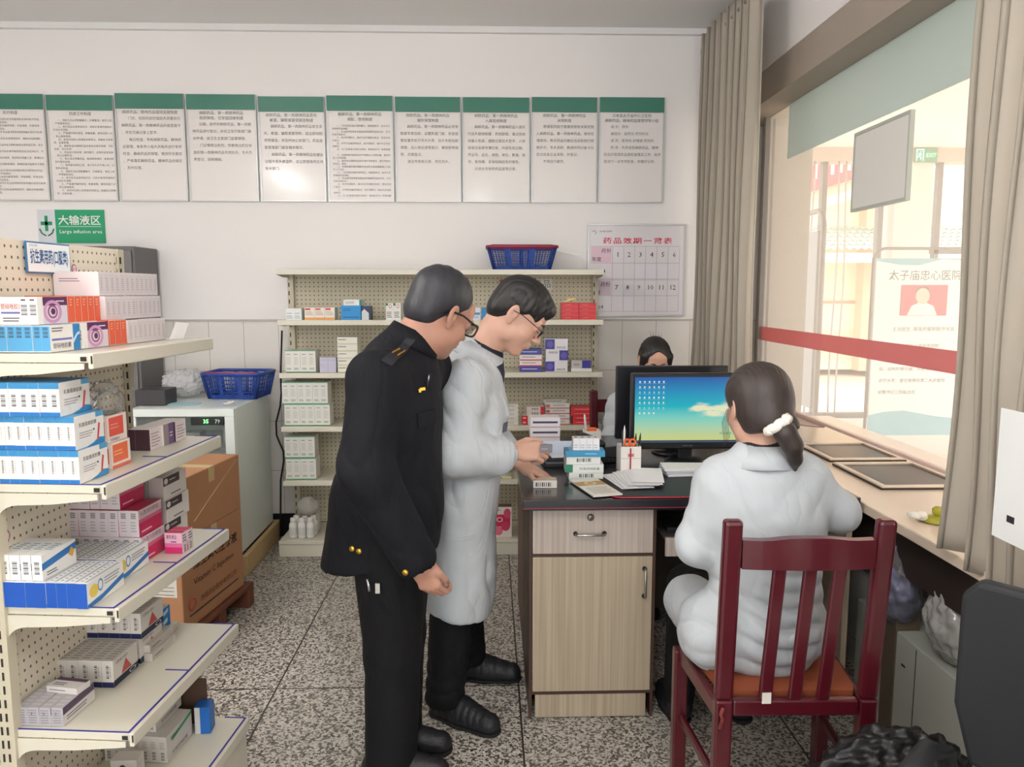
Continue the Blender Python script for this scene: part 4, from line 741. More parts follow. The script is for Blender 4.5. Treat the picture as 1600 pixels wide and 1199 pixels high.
# ================================================================ ORGANIC SHAPES (distance field -> one continuous surface)
def V(*a): return np.array(a, float)
class Field:
    """a body or garment grown as ONE continuous surface from blended tapered limbs"""
    def __init__(s, lo, hi, h):
        s.lo = np.array(lo, float); s.h = h; s.n = np.ceil((np.array(hi) - s.lo) / h).astype(int) + 1
        s.F = np.full(s.n, .06, np.float32)
    def _sub(s, lo, hi, pad):
        a = np.clip(np.floor((np.array(lo) - pad - s.lo) / s.h).astype(int), 0, s.n); b = np.clip(np.ceil((np.array(hi) + pad - s.lo) / s.h).astype(int) + 1, 0, s.n)
        if (b <= a).any(): return None
        ax = [(s.lo[i] + s.h * np.arange(a[i], b[i])).astype(np.float32) for i in range(3)]
        X, Y, Z = ax[0][:, None, None], ax[1][None, :, None], ax[2][None, None, :]
        return (slice(a[0], b[0]), slice(a[1], b[1]), slice(a[2], b[2])), X, Y, Z
    def _mix(s, sl, d, k, op):
        F = s.F[sl]
        if op == 'add':
            if k > 0:
                hh = np.clip(.5 + .5 * (F - d) / k, 0, 1); s.F[sl] = F * (1 - hh) + d * hh - k * hh * (1 - hh)
            else: s.F[sl] = np.minimum(F, d)
        elif op == 'sub':
            d = -d
            if k > 0:
                hh = np.clip(.5 - .5 * (F - d) / k, 0, 1); s.F[sl] = F * (1 - hh) + d * hh + k * hh * (1 - hh)
            else: s.F[sl] = np.maximum(F, d)
    def cap(s, p0, p1, r0, r1, k=.02, flat=None, op='add'):
        """tapered limb; flat=(direction, factor) squashes its section (factor>1 = thinner)"""
        p0, p1 = np.array(p0, float), np.array(p1, float); R = max(r0, r1)
        q = s._sub(np.minimum(p0, p1) - R, np.maximum(p0, p1) + R, k + .03)
        if q is None: return s
        sl, X, Y, Z = q; d = p1 - p0; L2 = max(float(d @ d), 1e-9)
        px, py, pz = X - p0[0], Y - p0[1], Z - p0[2]
        t = np.clip((px * d[0] + py * d[1] + pz * d[2]) / L2, 0, 1)
        qx, qy, qz = px - t * d[0], py - t * d[1], pz - t * d[2]
        dd = qx * qx + qy * qy + qz * qz
        if flat is not None:
            u = np.array(flat[0], float); u /= np.linalg.norm(u); w = qx * u[0] + qy * u[1] + qz * u[2]
            dd = dd + (flat[1] ** 2 - 1) * w * w
        s._mix(sl, np.sqrt(dd) - (r0 + (r1 - r0) * t), k, op); return s
    def ell(s, c, r, R=None, k=.015, op='add'):
        c = np.array(c, float); r = np.array(r, float); m = r.max()
        q = s._sub(c - m, c + m, k + .03)
        if q is None: return s
        sl, X, Y, Z = q; px, py, pz = X - c[0], Y - c[1], Z - c[2]
        if R is None: a, b, e = px, py, pz
        else:
            R = np.array(R)[:3, :3]; a = px * R[0, 0] + py * R[1, 0] + pz * R[2, 0]; b = px * R[0, 1] + py * R[1, 1] + pz * R[2, 1]; e = px * R[0, 2] + py * R[1, 2] + pz * R[2, 2]
        k0 = np.sqrt((a / r[0]) ** 2 + (b / r[1]) ** 2 + (e / r[2]) ** 2); k1 = np.sqrt((a / r[0] ** 2) ** 2 + (b / r[1] ** 2) ** 2 + (e / r[2] ** 2) ** 2) + 1e-6
        s._mix(sl, k0 * (k0 - 1) / k1, k, op); return s
    def cut(s, p, n, k=.004):
        """removes everything on the side the normal points to"""
        n = np.array(n, float); n /= np.linalg.norm(n); sl, X, Y, Z = s._sub(s.lo, s.lo + s.h * s.n, 0)
        d = (X - p[0]) * n[0] + (Y - p[1]) * n[1] + (Z - p[2]) * n[2]
        s._mix(sl, -d, k, 'sub'); return s
    def mesh(s):
        F = s.F; ins = F < 0; n0, n1, n2 = F.shape
        c = [ins[i:n0 - 1 + i, j:n1 - 1 + j, k:n2 - 1 + k] for i in (0, 1) for j in (0, 1) for k in (0, 1)]
        any_ = c[0].copy(); all_ = c[0].copy()
        for q in c[1:]: any_ |= q; all_ &= q
        I = np.argwhere(any_ & ~all_); idx = np.full((n0 - 1, n1 - 1, n2 - 1), -1, np.int32); idx[I[:, 0], I[:, 1], I[:, 2]] = np.arange(len(I))
        val = np.stack([F[I[:, 0] + i, I[:, 1] + j, I[:, 2] + k] for i in (0, 1) for j in (0, 1) for k in (0, 1)], 1).astype(float)
        off = np.array([(i, j, k) for i in (0, 1) for j in (0, 1) for k in (0, 1)], float)
        P_ = np.zeros((len(I), 3)); cnt = np.zeros(len(I))
        for a in range(8):
            for b_ in range(a + 1, 8):
                if np.abs(off[a] - off[b_]).sum() != 1: continue
                va, vb = val[:, a], val[:, b_]; mk = (va < 0) != (vb < 0)
                t = np.where(mk, va / np.where(mk, va - vb, 1), 0); P_ += np.where(mk[:, None], off[a] + (off[b_] - off[a]) * t[:, None], 0); cnt += mk
        P_ = P_ / np.maximum(cnt, 1)[:, None]; W_ = s.lo + (I + P_) * s.h
        fs = []
        for ax in range(3):
            A = [slice(None)] * 3; B = [slice(None)] * 3; A[ax] = slice(0, -1); B[ax] = slice(1, None)
            a, b_ = ins[tuple(A)], ins[tuple(B)]
            E_ = np.argwhere(a != b_); u, v = (ax + 1) % 3, (ax + 2) % 3
            lim = [n0 - 1, n1 - 1, n2 - 1]
            ok = (E_[:, u] > 0) & (E_[:, v] > 0) & (E_[:, u] < lim[u]) & (E_[:, v] < lim[v]); E_ = E_[ok]
            s0 = a[E_[:, 0], E_[:, 1], E_[:, 2]]
            def g(du, dv):
                Q_ = E_.copy(); Q_[:, u] -= du; Q_[:, v] -= dv; return idx[Q_[:, 0], Q_[:, 1], Q_[:, 2]]
            q = np.stack([g(1, 1), g(0, 1), g(0, 0), g(1, 0)], 1); q[~s0] = q[~s0][:, ::-1]; fs.append(q)
        return W_, np.concatenate(fs)
def relax(W, Fc, it=2, lam=.5):
    e = np.concatenate([Fc[:, [0, 1]], Fc[:, [1, 2]], Fc[:, [2, 3]], Fc[:, [3, 0]]]); n = len(W)
    for _ in range(it):
        acc = np.zeros_like(W); c = np.zeros(n)
        for a, b in ((0, 1), (1, 0)):
            for k in range(3): acc[:, k] += np.bincount(e[:, a], W[e[:, b], k], n)
            c += np.bincount(e[:, a], minlength=n)
        W = W + lam * (acc / np.maximum(c, 1)[:, None] - W)
    return W
def vnormals(W, Fc):
    fn = np.cross(W[Fc[:, 2]] - W[Fc[:, 0]], W[Fc[:, 3]] - W[Fc[:, 1]]); N = np.zeros_like(W)
    for j in range(4):
        for k in range(3): N[:, k] += np.bincount(Fc[:, j], fn[:, k], len(W))
    return N / np.maximum(np.linalg.norm(N, axis=1), 1e-9)[:, None]
def organic(name, fld, m, parent=None, it=2, disp=None, mats=None, pick=None):
    W, Fc = fld.mesh(); W = relax(W, Fc, it)
    if disp is not None:
        W = W + vnormals(W, Fc) * disp(W)[:, None]; W = relax(W, Fc, 1, .4)
    me = bpy.data.meshes.new(name); me.vertices.add(len(W)); me.vertices.foreach_set('co', W.astype(np.float32).ravel())
    me.loops.add(len(Fc) * 4); me.loops.foreach_set('vertex_index', Fc.astype(np.int32).ravel())
    me.polygons.add(len(Fc)); me.polygons.foreach_set('loop_start', np.arange(0, len(Fc) * 4, 4, dtype=np.int32)); me.polygons.foreach_set('loop_total', np.full(len(Fc), 4, np.int32))
    for q in (mats or [m]): me.materials.append(q)
    if pick is not None: me.polygons.foreach_set('material_index', pick(W[Fc].mean(1)).astype(np.int32))
    me.polygons.foreach_set('use_smooth', np.ones(len(Fc), bool)); me.update(calc_edges=True); me.validate()
    o = bpy.data.objects.new(name, me); COL.objects.link(o)
    if parent is not None: o.parent = parent; o.matrix_parent_inverse = parent.matrix_world.inverted() if False else Matrix.Translation(-parent.location)
    return o
def lown(W, sc, seed):
    rg = np.random.RandomState(seed % 9973); D = rg.randn(6, 3); ph = rg.rand(6) * 6.28; o_ = np.zeros(len(W))
    for i in range(6): o_ += np.sin((W @ D[i]) * sc * .75 + ph[i] + 1.3 * np.sin((W @ D[(i + 2) % 6]) * sc * .45 + ph[(i + 1) % 6]))
    return o_ / 3.2
def folds(seed, amp, dirs, warp=.05):
    """cloth folds: warped ridges running across the given directions [(dir, wavelength, weight, centre, radius)]"""
    rg = np.random.RandomState(seed); ph = rg.rand(12) * 6.28
    def fn(W):
        wx = np.sin(W[:, 1] * 17 + ph[0]) + np.sin(W[:, 2] * 13 + ph[1]) * .8 + np.sin(W[:, 0] * 23 + ph[2]) * .6
        wz = np.sin(W[:, 0] * 19 + ph[3]) + np.sin(W[:, 1] * 15 + ph[4]) * .7
        out = .22 * lown(W, 26, seed) + .16 * lown(W, 55, seed + 3)
        for i, (d, wl, wt, c, R) in enumerate(dirs):
            d = np.array(d, float); d /= np.linalg.norm(d)
            s_ = (W @ d + warp * wx * .35) / wl * 6.28 + ph[5 + i % 6]
            s_ = s_ + 2.6 * lown(W, 9, seed + 7 * i + 1) + .9 * lown(W, 24, seed + 5 * i)
            r = 1 - np.abs(np.sin(s_ * .5)) ** .7 * 1.9
            g = 1.0 if c is None else np.exp(-((W - np.array(c)) ** 2).sum(1) / R ** 2)
            out -= wt * r * g * np.clip(.55 + 1.1 * lown(W, 14, seed + 11 * i + 2), 0, 1.3)
        return out * amp
    return fn
def frame(fwd, up):
    """3x4 matrix columns right, forward, up"""
    f_ = np.array(fwd, float); f_ /= np.linalg.norm(f_); u_ = np.array(up, float); r_ = np.cross(f_, u_); r_ /= np.linalg.norm(r_); u_ = np.cross(r_, f_)
    return np.stack([r_, f_, u_], 1)
def head(S, c, R, sc=1.0, female=False, eyes=True, chin=1.0):
    T = lambda x, y, z: c + R @ (V(x, y, z) * sc)
    E = lambda p, r, k=.015, op='add': S.ell(T(*p), np.array(r) * sc, R, k, op)
    E((0, -.012, .045), (.073, .093, .082)); E((0, .03, -.012), (.060, .060, .078), .03)
    E((0, .034, -.055), (.049 if female else .053, .050, .046), .03); E((0, .070, -.094), (.022, .020, .017), .03)
    for s_ in (-1, 1):
        E((s_ * .036, .058, -.024), (.024, .026, .026), .02)
        E((s_ * .052, .008, -.058), (.014, .026, .026), .02)
    E((0, .078, .048), (.046, .016, .03), .02)
    for s_ in (-1, 1): E((s_ * .028, .086, .026), (.026, .010, .007), .012)
    for s_ in (-1, 1): E((s_ * .031, .104, .008), (.018, .016, .011), .012, 'sub')
    S.cap(T(0, .086, .018), T(0, .110, -.020), .0075 * sc, .0105 * sc, .010); E((0, .113, -.022), (.0105, .010, .009), .006)
    for s_ in (-1, 1): E((s_ * .012, .101, -.026), (.0075, .009, .007), .006)
    E((0, .086, -.052), (.026, .014, .018), .012)
    E((0, .098, -.047), (.021, .0075, .0052), .004); E((0, .096, -.058), (.019, .0085, .0058), .004)
    S.cap(T(-.022, .104, -.0525), T(.022, .104, -.0525), .0022, .0022, .003, op='sub')
    if eyes:
        for s_ in (-1, 1): E((s_ * .031, .0815, .008), (.0125, .0125, .0125), .002)
        for s_ in (-1, 1): E((s_ * .031, .084, .013), (.0155, .0115, .006), .003); 
    for s_ in (-1, 1):
        a = math.radians(18); Re = R @ np.array([[math.cos(a), -s_ * math.sin(a), 0], [s_ * math.sin(a), math.cos(a), 0], [0, 0, 1]])
        S.ell(T(s_ * .079, -.008, .006), V(.0075, .019, .032) * sc, Re, .006); S.ell(T(s_ * .076, -.002, -.022), V(.006, .010, .012) * sc, Re, .005)
        S.ell(T(s_ * .087, -.004, .010), V(.006, .011, .019) * sc, Re, .003, 'sub')
    return T
def hand(S, wrist, fwd, palm_n, thumb_side, curl=(.5, .5, .5, .5), spread=.06, sc=1.0, thumb=(.55, .35), tcurl=.4):
    """palm with four unequal jointed fingers and a thumb leaving the side of the palm.
    fwd = towards the fingers, palm_n = out of the palm, thumb_side = towards the thumb"""
    f_ = np.array(fwd, float); f_ /= np.linalg.norm(f_); n_ = np.array(palm_n, float); n_ -= f_ * (n_ @ f_); n_ /= np.linalg.norm(n_)
    t_ = np.array(thumb_side, float); t_ -= f_ * (t_ @ f_); t_ -= n_ * (t_ @ n_); t_ /= np.linalg.norm(t_)
    w = np.array(wrist, float); P_ = lambda a, b, c_: w + (f_ * a + t_ * b + n_ * c_) * sc
    S.cap(P_(-.02, 0, 0), P_(.02, 0, 0), .027 * sc, .029 * sc, .012, (n_, 1.45))
    for b, l in ((.024, .085), (.008, .088), (-.009, .084), (-.025, .076)):
        S.cap(P_(.015, b * .6, 0), P_(l - .006, b, 0), .0135 * sc, .0115 * sc, .010)
    S.ell(P_(.035, .02, .008), V(.022, .022, .017) * sc, None, .012); S.ell(P_(.04, -.022, .006), V(.02, .016, .015) * sc, None, .012)
    L = ((.042, .025, .021), (.046, .029, .023), (.043, .027, .022), (.034, .020, .019))
    for i, (b, l) in enumerate(((.024, .083), (.008, .088), (-.009, .084), (-.025, .074))):
        p = P_(l, b, 0); a = 0; cu = curl[i]; sp = (1.5 - i) * spread
        for j in range(3):
            a += cu * (.85, 1.0, .7)[j]
            d = f_ * math.cos(a) + n_ * math.sin(a); d = d + t_ * sp * math.cos(a); d /= np.linalg.norm(d)
            q = p + d * L[i][j] * sc; r0 = (.0092, .0084, .0076)[j] * sc; r1 = (.0084, .0076, .0062)[j] * sc
            S.cap(p, q, r0, r1, .003); p = q
    p = P_(.018, .026, .006); a = thumb[0]; d = f_ * math.cos(a) + t_ * math.sin(a); q = p + d * .034 * sc
    S.cap(p, q, .0145 * sc, .0105 * sc, .010); p = q
    for j, l in enumerate((.032, .026)):
        a2 = a - thumb[1] * (j + 1); dd = f_ * math.cos(a2) + t_ * math.sin(a2); dd = dd * math.cos(tcurl * (j + 1) * .6) + n_ * math.sin(tcurl * (j + 1) * .6)
        q = p + dd * l * sc; S.cap(p, q, (.0100, .0092)[j] * sc, (.0092, .0072)[j] * sc, .003); p = q
def hair_mat(name, c1, c2):
    m, nt, b = nodes_mat(name, .5)
    tc = nt.nodes.new('ShaderNodeTexCoord'); n = nt.nodes.new('ShaderNodeTexNoise'); n.inputs['Scale'].default_value = 60; n.inputs['Detail'].default_value = 6
    mp = nt.nodes.new('ShaderNodeMapping'); mp.inputs['Scale'].default_value = (1, 1, .25); nt.links.new(tc.outputs['Object'], mp.inputs[0]); nt.links.new(mp.outputs[0], n.inputs['Vector'])
    nt.links.new(mixc(nt, n.outputs['Fac'], lin(c1), lin(c2)), b.inputs['Base Color'])
    bp = nt.nodes.new('ShaderNodeBump'); bp.inputs['Strength'].default_value = .5; bp.inputs['Distance'].default_value = .004
    nt.links.new(n.outputs['Fac'], bp.inputs['Height']); nt.links.new(bp.outputs['Normal'], b.inputs['Normal']); return m
def cloth_mat(name, rgb, big=.5, trans=0.0, sc=7.0):
    m, nt, b = nodes_mat(name, .78); c = lin(rgb); b.inputs['Base Color'].default_value = (*c, 1); b.inputs['Specular IOR Level'].default_value = .25
    tc = nt.nodes.new('ShaderNodeTexCoord'); prev = None
    for s_, dist, st, ds in ((sc, 1.6, big, .030), (sc * 2.6, .8, big * .7, .010), (420, 0, .15, .002)):
        n = nt.nodes.new('ShaderNodeTexNoise'); n.inputs['Scale'].default_value = s_; n.inputs['Detail'].default_value = 2; n.inputs['Distortion'].default_value = dist; mp = nt.nodes.new('ShaderNodeMapping'); mp.inputs['Scale'].default_value = (1.3, 1.3, .6); mp.inputs['Rotation'].default_value = (.5, .4, 0); nt.links.new(tc.outputs['Object'], mp.inputs[0]); nt.links.new(mp.outputs[0], n.inputs['Vector'])
        rdg = math_node(nt, 'ABSOLUTE', math_node(nt, 'SUBTRACT', n.outputs['Fac'], .5)) if s_ < 100 else n.outputs['Fac']
        rdg = math_node(nt, 'POWER', rdg, .7) if s_ < 100 else rdg
        bp = nt.nodes.new('ShaderNodeBump'); bp.inputs['Strength'].default_value = st; bp.inputs['Distance'].default_value = ds; nt.links.new(rdg, bp.inputs['Height'])
        if prev is not None: nt.links.new(prev, bp.inputs['Normal'])
        prev = bp.outputs['Normal']
    nt.links.new(prev, b.inputs['Normal'])
    if trans:
        tr = nt.nodes.new('ShaderNodeBsdfTranslucent'); tr.inputs['Color'].default_value = (*c, 1); nt.links.new(prev, tr.inputs['Normal'])
        ms = nt.nodes.new('ShaderNodeMixShader'); ms.inputs[0].default_value = trans; nt.links.new(b.outputs[0], ms.inputs[1]); nt.links.new(tr.outputs[0], ms.inputs[2]); nt.links.new(ms.outputs[0], nt.nodes['Material Output'].inputs['Surface'])
    return m
SKIN = mat((200, 158, 138), .5, name='skin', noise=.06, nscale=14, sss=.12, bump=.08, bscale=300)
SKIN_D = mat((180, 134, 114), .5, name='skin', noise=.08, nscale=20, sss=.12, bump=.08, bscale=300)
HAIR = hair_mat('black_hair', (14, 12, 12), (34, 30, 30))
HAIR_G = hair_mat('greying_black_hair', (22, 23, 27), (54, 54, 60))
COAT = cloth_mat('white_cotton', (190, 195, 199), .30, .06, 4.2)
NAVY = cloth_mat('navy_serge', (13, 14, 21), .25, 0, 3.6)
BLACKC = cloth_mat('black_trouser_cloth', (14, 14, 17), .3, 0, 5.0)
GOLD = mat((222, 176, 66), .3, .8, name='brass')
SHOE = mat((30, 30, 34), .5, name='black_shoe', noise=.1, nscale=30, bump=.2, bscale=90)
SOLE = mat((24, 23, 23), .8, name='rubber_sole')
def shoe(heel, toe, parent, h=.10, name='shoe', wid=.047):
    heel = np.array(heel, float); toe = np.array(toe, float); d = toe - heel; L = np.linalg.norm(d); d /= L; up = V(0, 0, 1)
    S = Field(np.minimum(heel, toe) - .12, np.maximum(heel, toe) + V(.12, .12, .2), .005)
    P_ = lambda a, z: heel + d * a * L + up * z
    S.cap(P_(.12, .042), P_(.45, .04), .040, .042, .02); S.cap(P_(.45, .038), P_(.84, .03), .046, .040, .03)
    S.cap(P_(.2, .05), P_(.24, h + .03), .042, .040, .03); S.cap(P_(.25, .08), P_(.62, .045), .034, .030, .03)
    S.cut(P_(0, .012), -up); S.cut(P_(.2, h), up); o = organic(name, S, SHOE, parent, 2, folds(3, .0015, [(d, .03, 1, None, 0)]))
    S = Field(np.minimum(heel, toe) - .12, np.maximum(heel, toe) + V(.12, .12, .2), .005)
    S.cap(P_(.12, .02), P_(.45, .02), .044, .044, .02); S.cap(P_(.45, .02), P_(.84, .02), .050, .045, .03); S.cut(P_(0, .014), up, .002); S.cut(P_(0, 0.001), -up, .002)
    s2 = organic('sole', S, SOLE, None, 1); s2.parent = o
    return o
def glasses(T, parent, r=.021, col=(24, 20, 20), thick=.0022, square=False, sc=1.0):
    m = mat(col, .3, name='spectacle_frame'); g = MB()
    for s_ in (-1, 1):
        ring = []
        for a in np.linspace(0, 2 * PI, 25)[:-1]:
            ca, sa = math.cos(a), math.sin(a)
            if square: ca = math.copysign(abs(ca) ** .55, ca); sa = math.copysign(abs(sa) ** .55, sa)
            ring.append(T(s_ * (.034 + ca * (r + .004)), .1065 - .10 * abs(ca * r + .0) * (1 if ca > 0 else 0), .006 + sa * r * .82))
        g.tube(ring, thick, m, 8, closed=True)
        g.tube([T(s_ * .059, .103, .014), T(s_ * .078, .09, .016), T(s_ * .085, .02, .020), T(s_ * .084, -.012, .014), T(s_ * .080, -.03, -.006)], thick * .95, m, 8)
    g.tube([T(-.010, .107, .010), T(0, .1115, .014), T(.010, .107, .010)], thick, m, 8)
    o = g.build('spectacles', parent); o.matrix_parent_inverse = Matrix.Translation(-parent.location)
    g = MB(); gl = film((240, 246, 250), .04, .02, 'spectacle_lens', .12, .3)
    for s_ in (-1, 1):
        g.add([T(s_ * (.034 + math.cos(a) * (r + .003)), .1055, .006 + math.sin(a) * r * .8) for a in np.linspace(0, 2 * PI, 21)[:-1]], [tuple(range(20))], gl)
    q = g.build('lens', o); return o
def kid(mb, name, parent):
    """a part modelled in world coordinates under a thing whose origin is elsewhere"""
    o = mb.build(name, parent); o.matrix_parent_inverse = Matrix.Translation(-parent.location); return o

# ================================================================ PEOPLE
from mathutils.bvhtree import BVHTree
def snapper(o, parent):
    me = o.data; bt = BVHTree.FromPolygons([v.co[:] for v in me.vertices], [p.vertices[:] for p in me.polygons])
    def sn(p, off=0.0):
        co, n, _, _ = bt.find_nearest(Vector(p)); return co + n * off, n
    return sn
def toward(bt_sn, p, cam_=(0, 0, 1.53), **k): return bt_sn(p, **k)

# ---------------------------------------------------------------- officer in the dark uniform
off = thing('person', 'man in a black uniform jacket with gold badges, standing and looking down', 'person', (-.30, 2.36, 0))
fT = V(.95, -.30, 0)
S = Field((-.60, 2.0, 0.02), (.10, 2.75, 1.66), .0034)
Rh = frame((.66, .58, -.47), (.36, .12, .93)); hc = V(-.155, 2.375, 1.462)
T1 = head(S, hc, Rh, 1.06)
S.ell(T1(0, .02, -.07), (.062, .055, .05), Rh, .03)
S.cap(T1(0, -.028, -.03), (-.25, 2.365, 1.335), .062, .072, .03)
S.cap((-.29, 2.36, 1.22), (-.33, 2.36, .85), .10, .12, .03); S.cap((-.31, 2.2, 1.27), (-.24, 2.5, 1.27), .05, .05, .03)
S.cap((-.31, 2.2, 1.27), (-.335, 2.14, 1.02), .052, .042, .02); S.cap((-.335, 2.14, 1.02), (-.205, 2.135, .76), .042, .028, .02)
S.cap((-.24, 2.52, 1.26), (-.33, 2.585, 1.0), .052, .042, .02); S.cap((-.33, 2.585, 1.0), (-.33, 2.58, .80), .042, .028, .02)
hand(S, (-.200, 2.135, .758), (.30, .0, -.75), (.25, .95, .1), (.9, -.2, .3), curl=(.75, .9, .95, 1.0), sc=.98, thumb=(.45, .4), tcurl=.7)
hand(S, (-.33, 2.58, .80), (.05, 0, -1), (0, -1, 0), (1, 0, 0), curl=(.5, .5, .6, .6))
for y in (2.29, 2.43): S.cap((-.32, y, .85), (-.315, y, .45), .085, .058, .03); S.cap((-.315, y, .45), (-.33, y, .08), .055, .035, .02)
ob = organic('body', S, SKIN_D, off, 2)
# jacket
S = Field((-.66, 1.92, .60), (.06, 2.80, 1.50), .0055)
S.ell((-.295, 2.365, 1.14), (.150, .205, .26), None, .03); S.ell((-.31, 2.36, .90), (.165, .20, .26), None, .05)
S.cap((-.335, 2.36, .85), (-.355, 2.36, .62), .165, .185, .05)
S.cap((-.325, 2.205, 1.285), (-.20, 2.52, 1.285), .078, .075, .05)
S.cap((-.275, 2.36, 1.32), (-.225, 2.37, 1.395), .095, .078, .03)
S.cap((-.325, 2.195, 1.275), (-.345, 2.115, 1.03), .079, .076, .035); S.cap((-.345, 2.115, 1.03), (-.215, 2.125, .775), .076, .062, .03)
S.cap((-.22, 2.53, 1.27), (-.33, 2.59, 1.02), .079, .072, .035); S.cap((-.33, 2.59, 1.02), (-.33, 2.58, .82), .066, .052, .03)
S.cut((-.35, 2.36, .705), (.16, 0, -1), .004)
S.cap((-.345, 2.36, .60), (-.335, 2.36, .82), .165, .13, .004, op='sub')
S.cap((-.222, 2.125, .79), (-.19, 2.125, .715), .043, .048, .003, op='sub')
S.cap((-.245, 2.37, 1.395), (-.205, 2.375, 1.50), .064, .080, .004, op='sub')
S.cut((-.195, 2.125, .738), (.42, 0, -.9), .003) if False else None
fd = folds(11, .006, [((.3, 0, 1), .16, .8, (-.34, 2.1, 1.02), .16), ((1, .2, .35), .11, 1.1, (-.36, 2.3, .85), .26), ((1, .3, -.3), .13, .7, (-.25, 2.3, 1.2), .22), ((.6, 0, 1), .06, .6, (-.22, 2.12, .82), .08)])
oj = organic('jacket', S, NAVY, off, 2, fd); sn = snapper(oj, off)
# collar
g = MB(); nck = V(-.232, 2.368, 1.385); ax = V(.42, .08, .9); ax /= np.linalg.norm(ax); u1 = -np.cross(ax, V(0, 1, 0)); u1 /= np.linalg.norm(u1); u2 = np.cross(ax, u1)
vs = []; fs = []; nn = 36
for i in range(nn + 1):
    a = .35 + (2 * PI - .7) * i / nn
    d = -u1 * math.cos(a) * -1 + u2 * math.sin(a)
    for (r, z) in ((.078, -.012), (.073, .026), (.079, .029), (.094, -.022), (.089, -.026)): vs.append(nck + d * r + ax * z)
for i in range(nn):
    for j in range(5): fs.append((i * 5 + j, i * 5 + (j + 1) % 5, (i + 1) * 5 + (j + 1) % 5, (i + 1) * 5 + j))
g.add(vs, fs, NAVY, True); kid(g, 'collar', off)
# shoulder strap with gold mark
p0, _ = sn((-.285, 2.27, 1.385), .003); p1, _ = sn((-.33, 2.15, 1.33), .003); g = MB()
def strap(g, sn, a, b, w, m, th=.004, n=8, wd=None):
    a, b = V(*a), V(*b); L = b - a; s_ = wd if wd is not None else np.cross(L / np.linalg.norm(L), V(0, 0, 1)); s_ = s_ / np.linalg.norm(s_); vs = []; fs = []
    for i in range(n + 1):
        c = a + L * i / n
        for k in (-1, 1):
            co, nr = sn(c + s_ * w * k, 0); vs += [tuple(co + nr * .0008), tuple(co + nr * th)]
    for i in range(n):
        q = i * 4; fs += [(q + 1, q + 5, q + 7, q + 3), (q, q + 1, q + 5, q + 4)[::-1], (q + 2, q + 3, q + 7, q + 6)]
    fs += [(0, 2, 3, 1), (n * 4, n * 4 + 1, n * 4 + 3, n * 4 + 2)]; g.add(vs, fs, m, False)
strap(g, sn, (-.225, 2.27, 1.40), (-.285, 2.14, 1.33), .021, mat((30, 31, 38), .7, name='shoulder_board'), .006)
ep = kid(g, 'shoulder_strap', off)
g = MB()
for dx in (-.010, .012): strap(g, sn, (-.238 + dx, 2.225, 1.39), (-.258 + dx, 2.185, 1.37), .0032, GOLD, .0095, 4)
q = g.build('gold_mark', ep)
for nme, p, sz in (('chest_badge', (-.150, 2.20, 1.262), .012),):
    co, nr = sn(p, .003); g = MB(); R_ = Vector(nr).to_track_quat('Z', 'Y').to_matrix().to_4x4(); R_.translation = co
    g.box(-sz, sz, -.005, .005, 0, .003, GOLD, .001, M=R_); g.box(-sz - .006, -sz + .004, -.009, .002, 0, .003, GOLD, .001, M=R_); kid(g, nme, off)
for i, p in enumerate(((-.415, 2.17, .78), (-.39, 2.165, .775), (-.235, 2.07, .755))):
    co, nr = sn(p, .0); g = MB(); n_ = Vector(nr); g.cyl(co - n_ * .002, co + n_ * .005, .0085, GOLD, 14); kid(g, 'button', off)
g = MB(); co, nr = sn((-.125, 2.225, 1.285), .004); g.cyl(co - Vector((.002, 0, .03)), co + Vector((.006, 0, .022)), .0045, mat((30, 30, 34), .3), 10); g.cyl(co + Vector((.004, -.003, .0)), co + Vector((.006, -.003, .018)), .0015, mat((200, 200, 205), .2, .9), 8); kid(g, 'pen', off)
# chest pocket flap
strap(g := MB(), sn, (-.185, 2.165, 1.165), (-.14, 2.26, 1.165), .024, NAVY, .006, 6, V(0, 0, 1)); kid(g, 'pocket_flap', off)
S = Field((-.60, 2.1, .015), (-.02, 2.62, .92), .006)
S.ell((-.315, 2.36, .80), (.150, .165, .14), None, .04)
for y in (2.285, 2.435): S.cap((-.305, y, .78), (-.305, y, .42), .118, .088, .02); S.cap((-.305, y, .42), (-.315, y, .05), .086, .082, .02)
S.cut((0, 0, .03), (0, 0, -1)); S.cut((0, 0, .9), (0, 0, 1))
tr = organic('trousers', S, BLACKC, off, 2, folds(4, .004, [((0, .3, 1), .12, .8, (-.31, 2.3, .1), .16), ((1, 0, .1), .11, .8, (-.3, 2.3, .5), .4)]))
g = MB(); g.tube([(-.36, 2.178, .695), (-.355, 2.170, .68), (-.353, 2.172, .66)], .004, mat((190, 190, 195), .25, .8), 8); g.box(-.335, -.322, 2.165, 2.172, .655, .685, mat((190, 188, 180), .3, .6)); kid(g, 'keys', off)
for y in (2.285, 2.435): o = shoe((-.40, y, 0), (-.125, y - .02, 0), off)
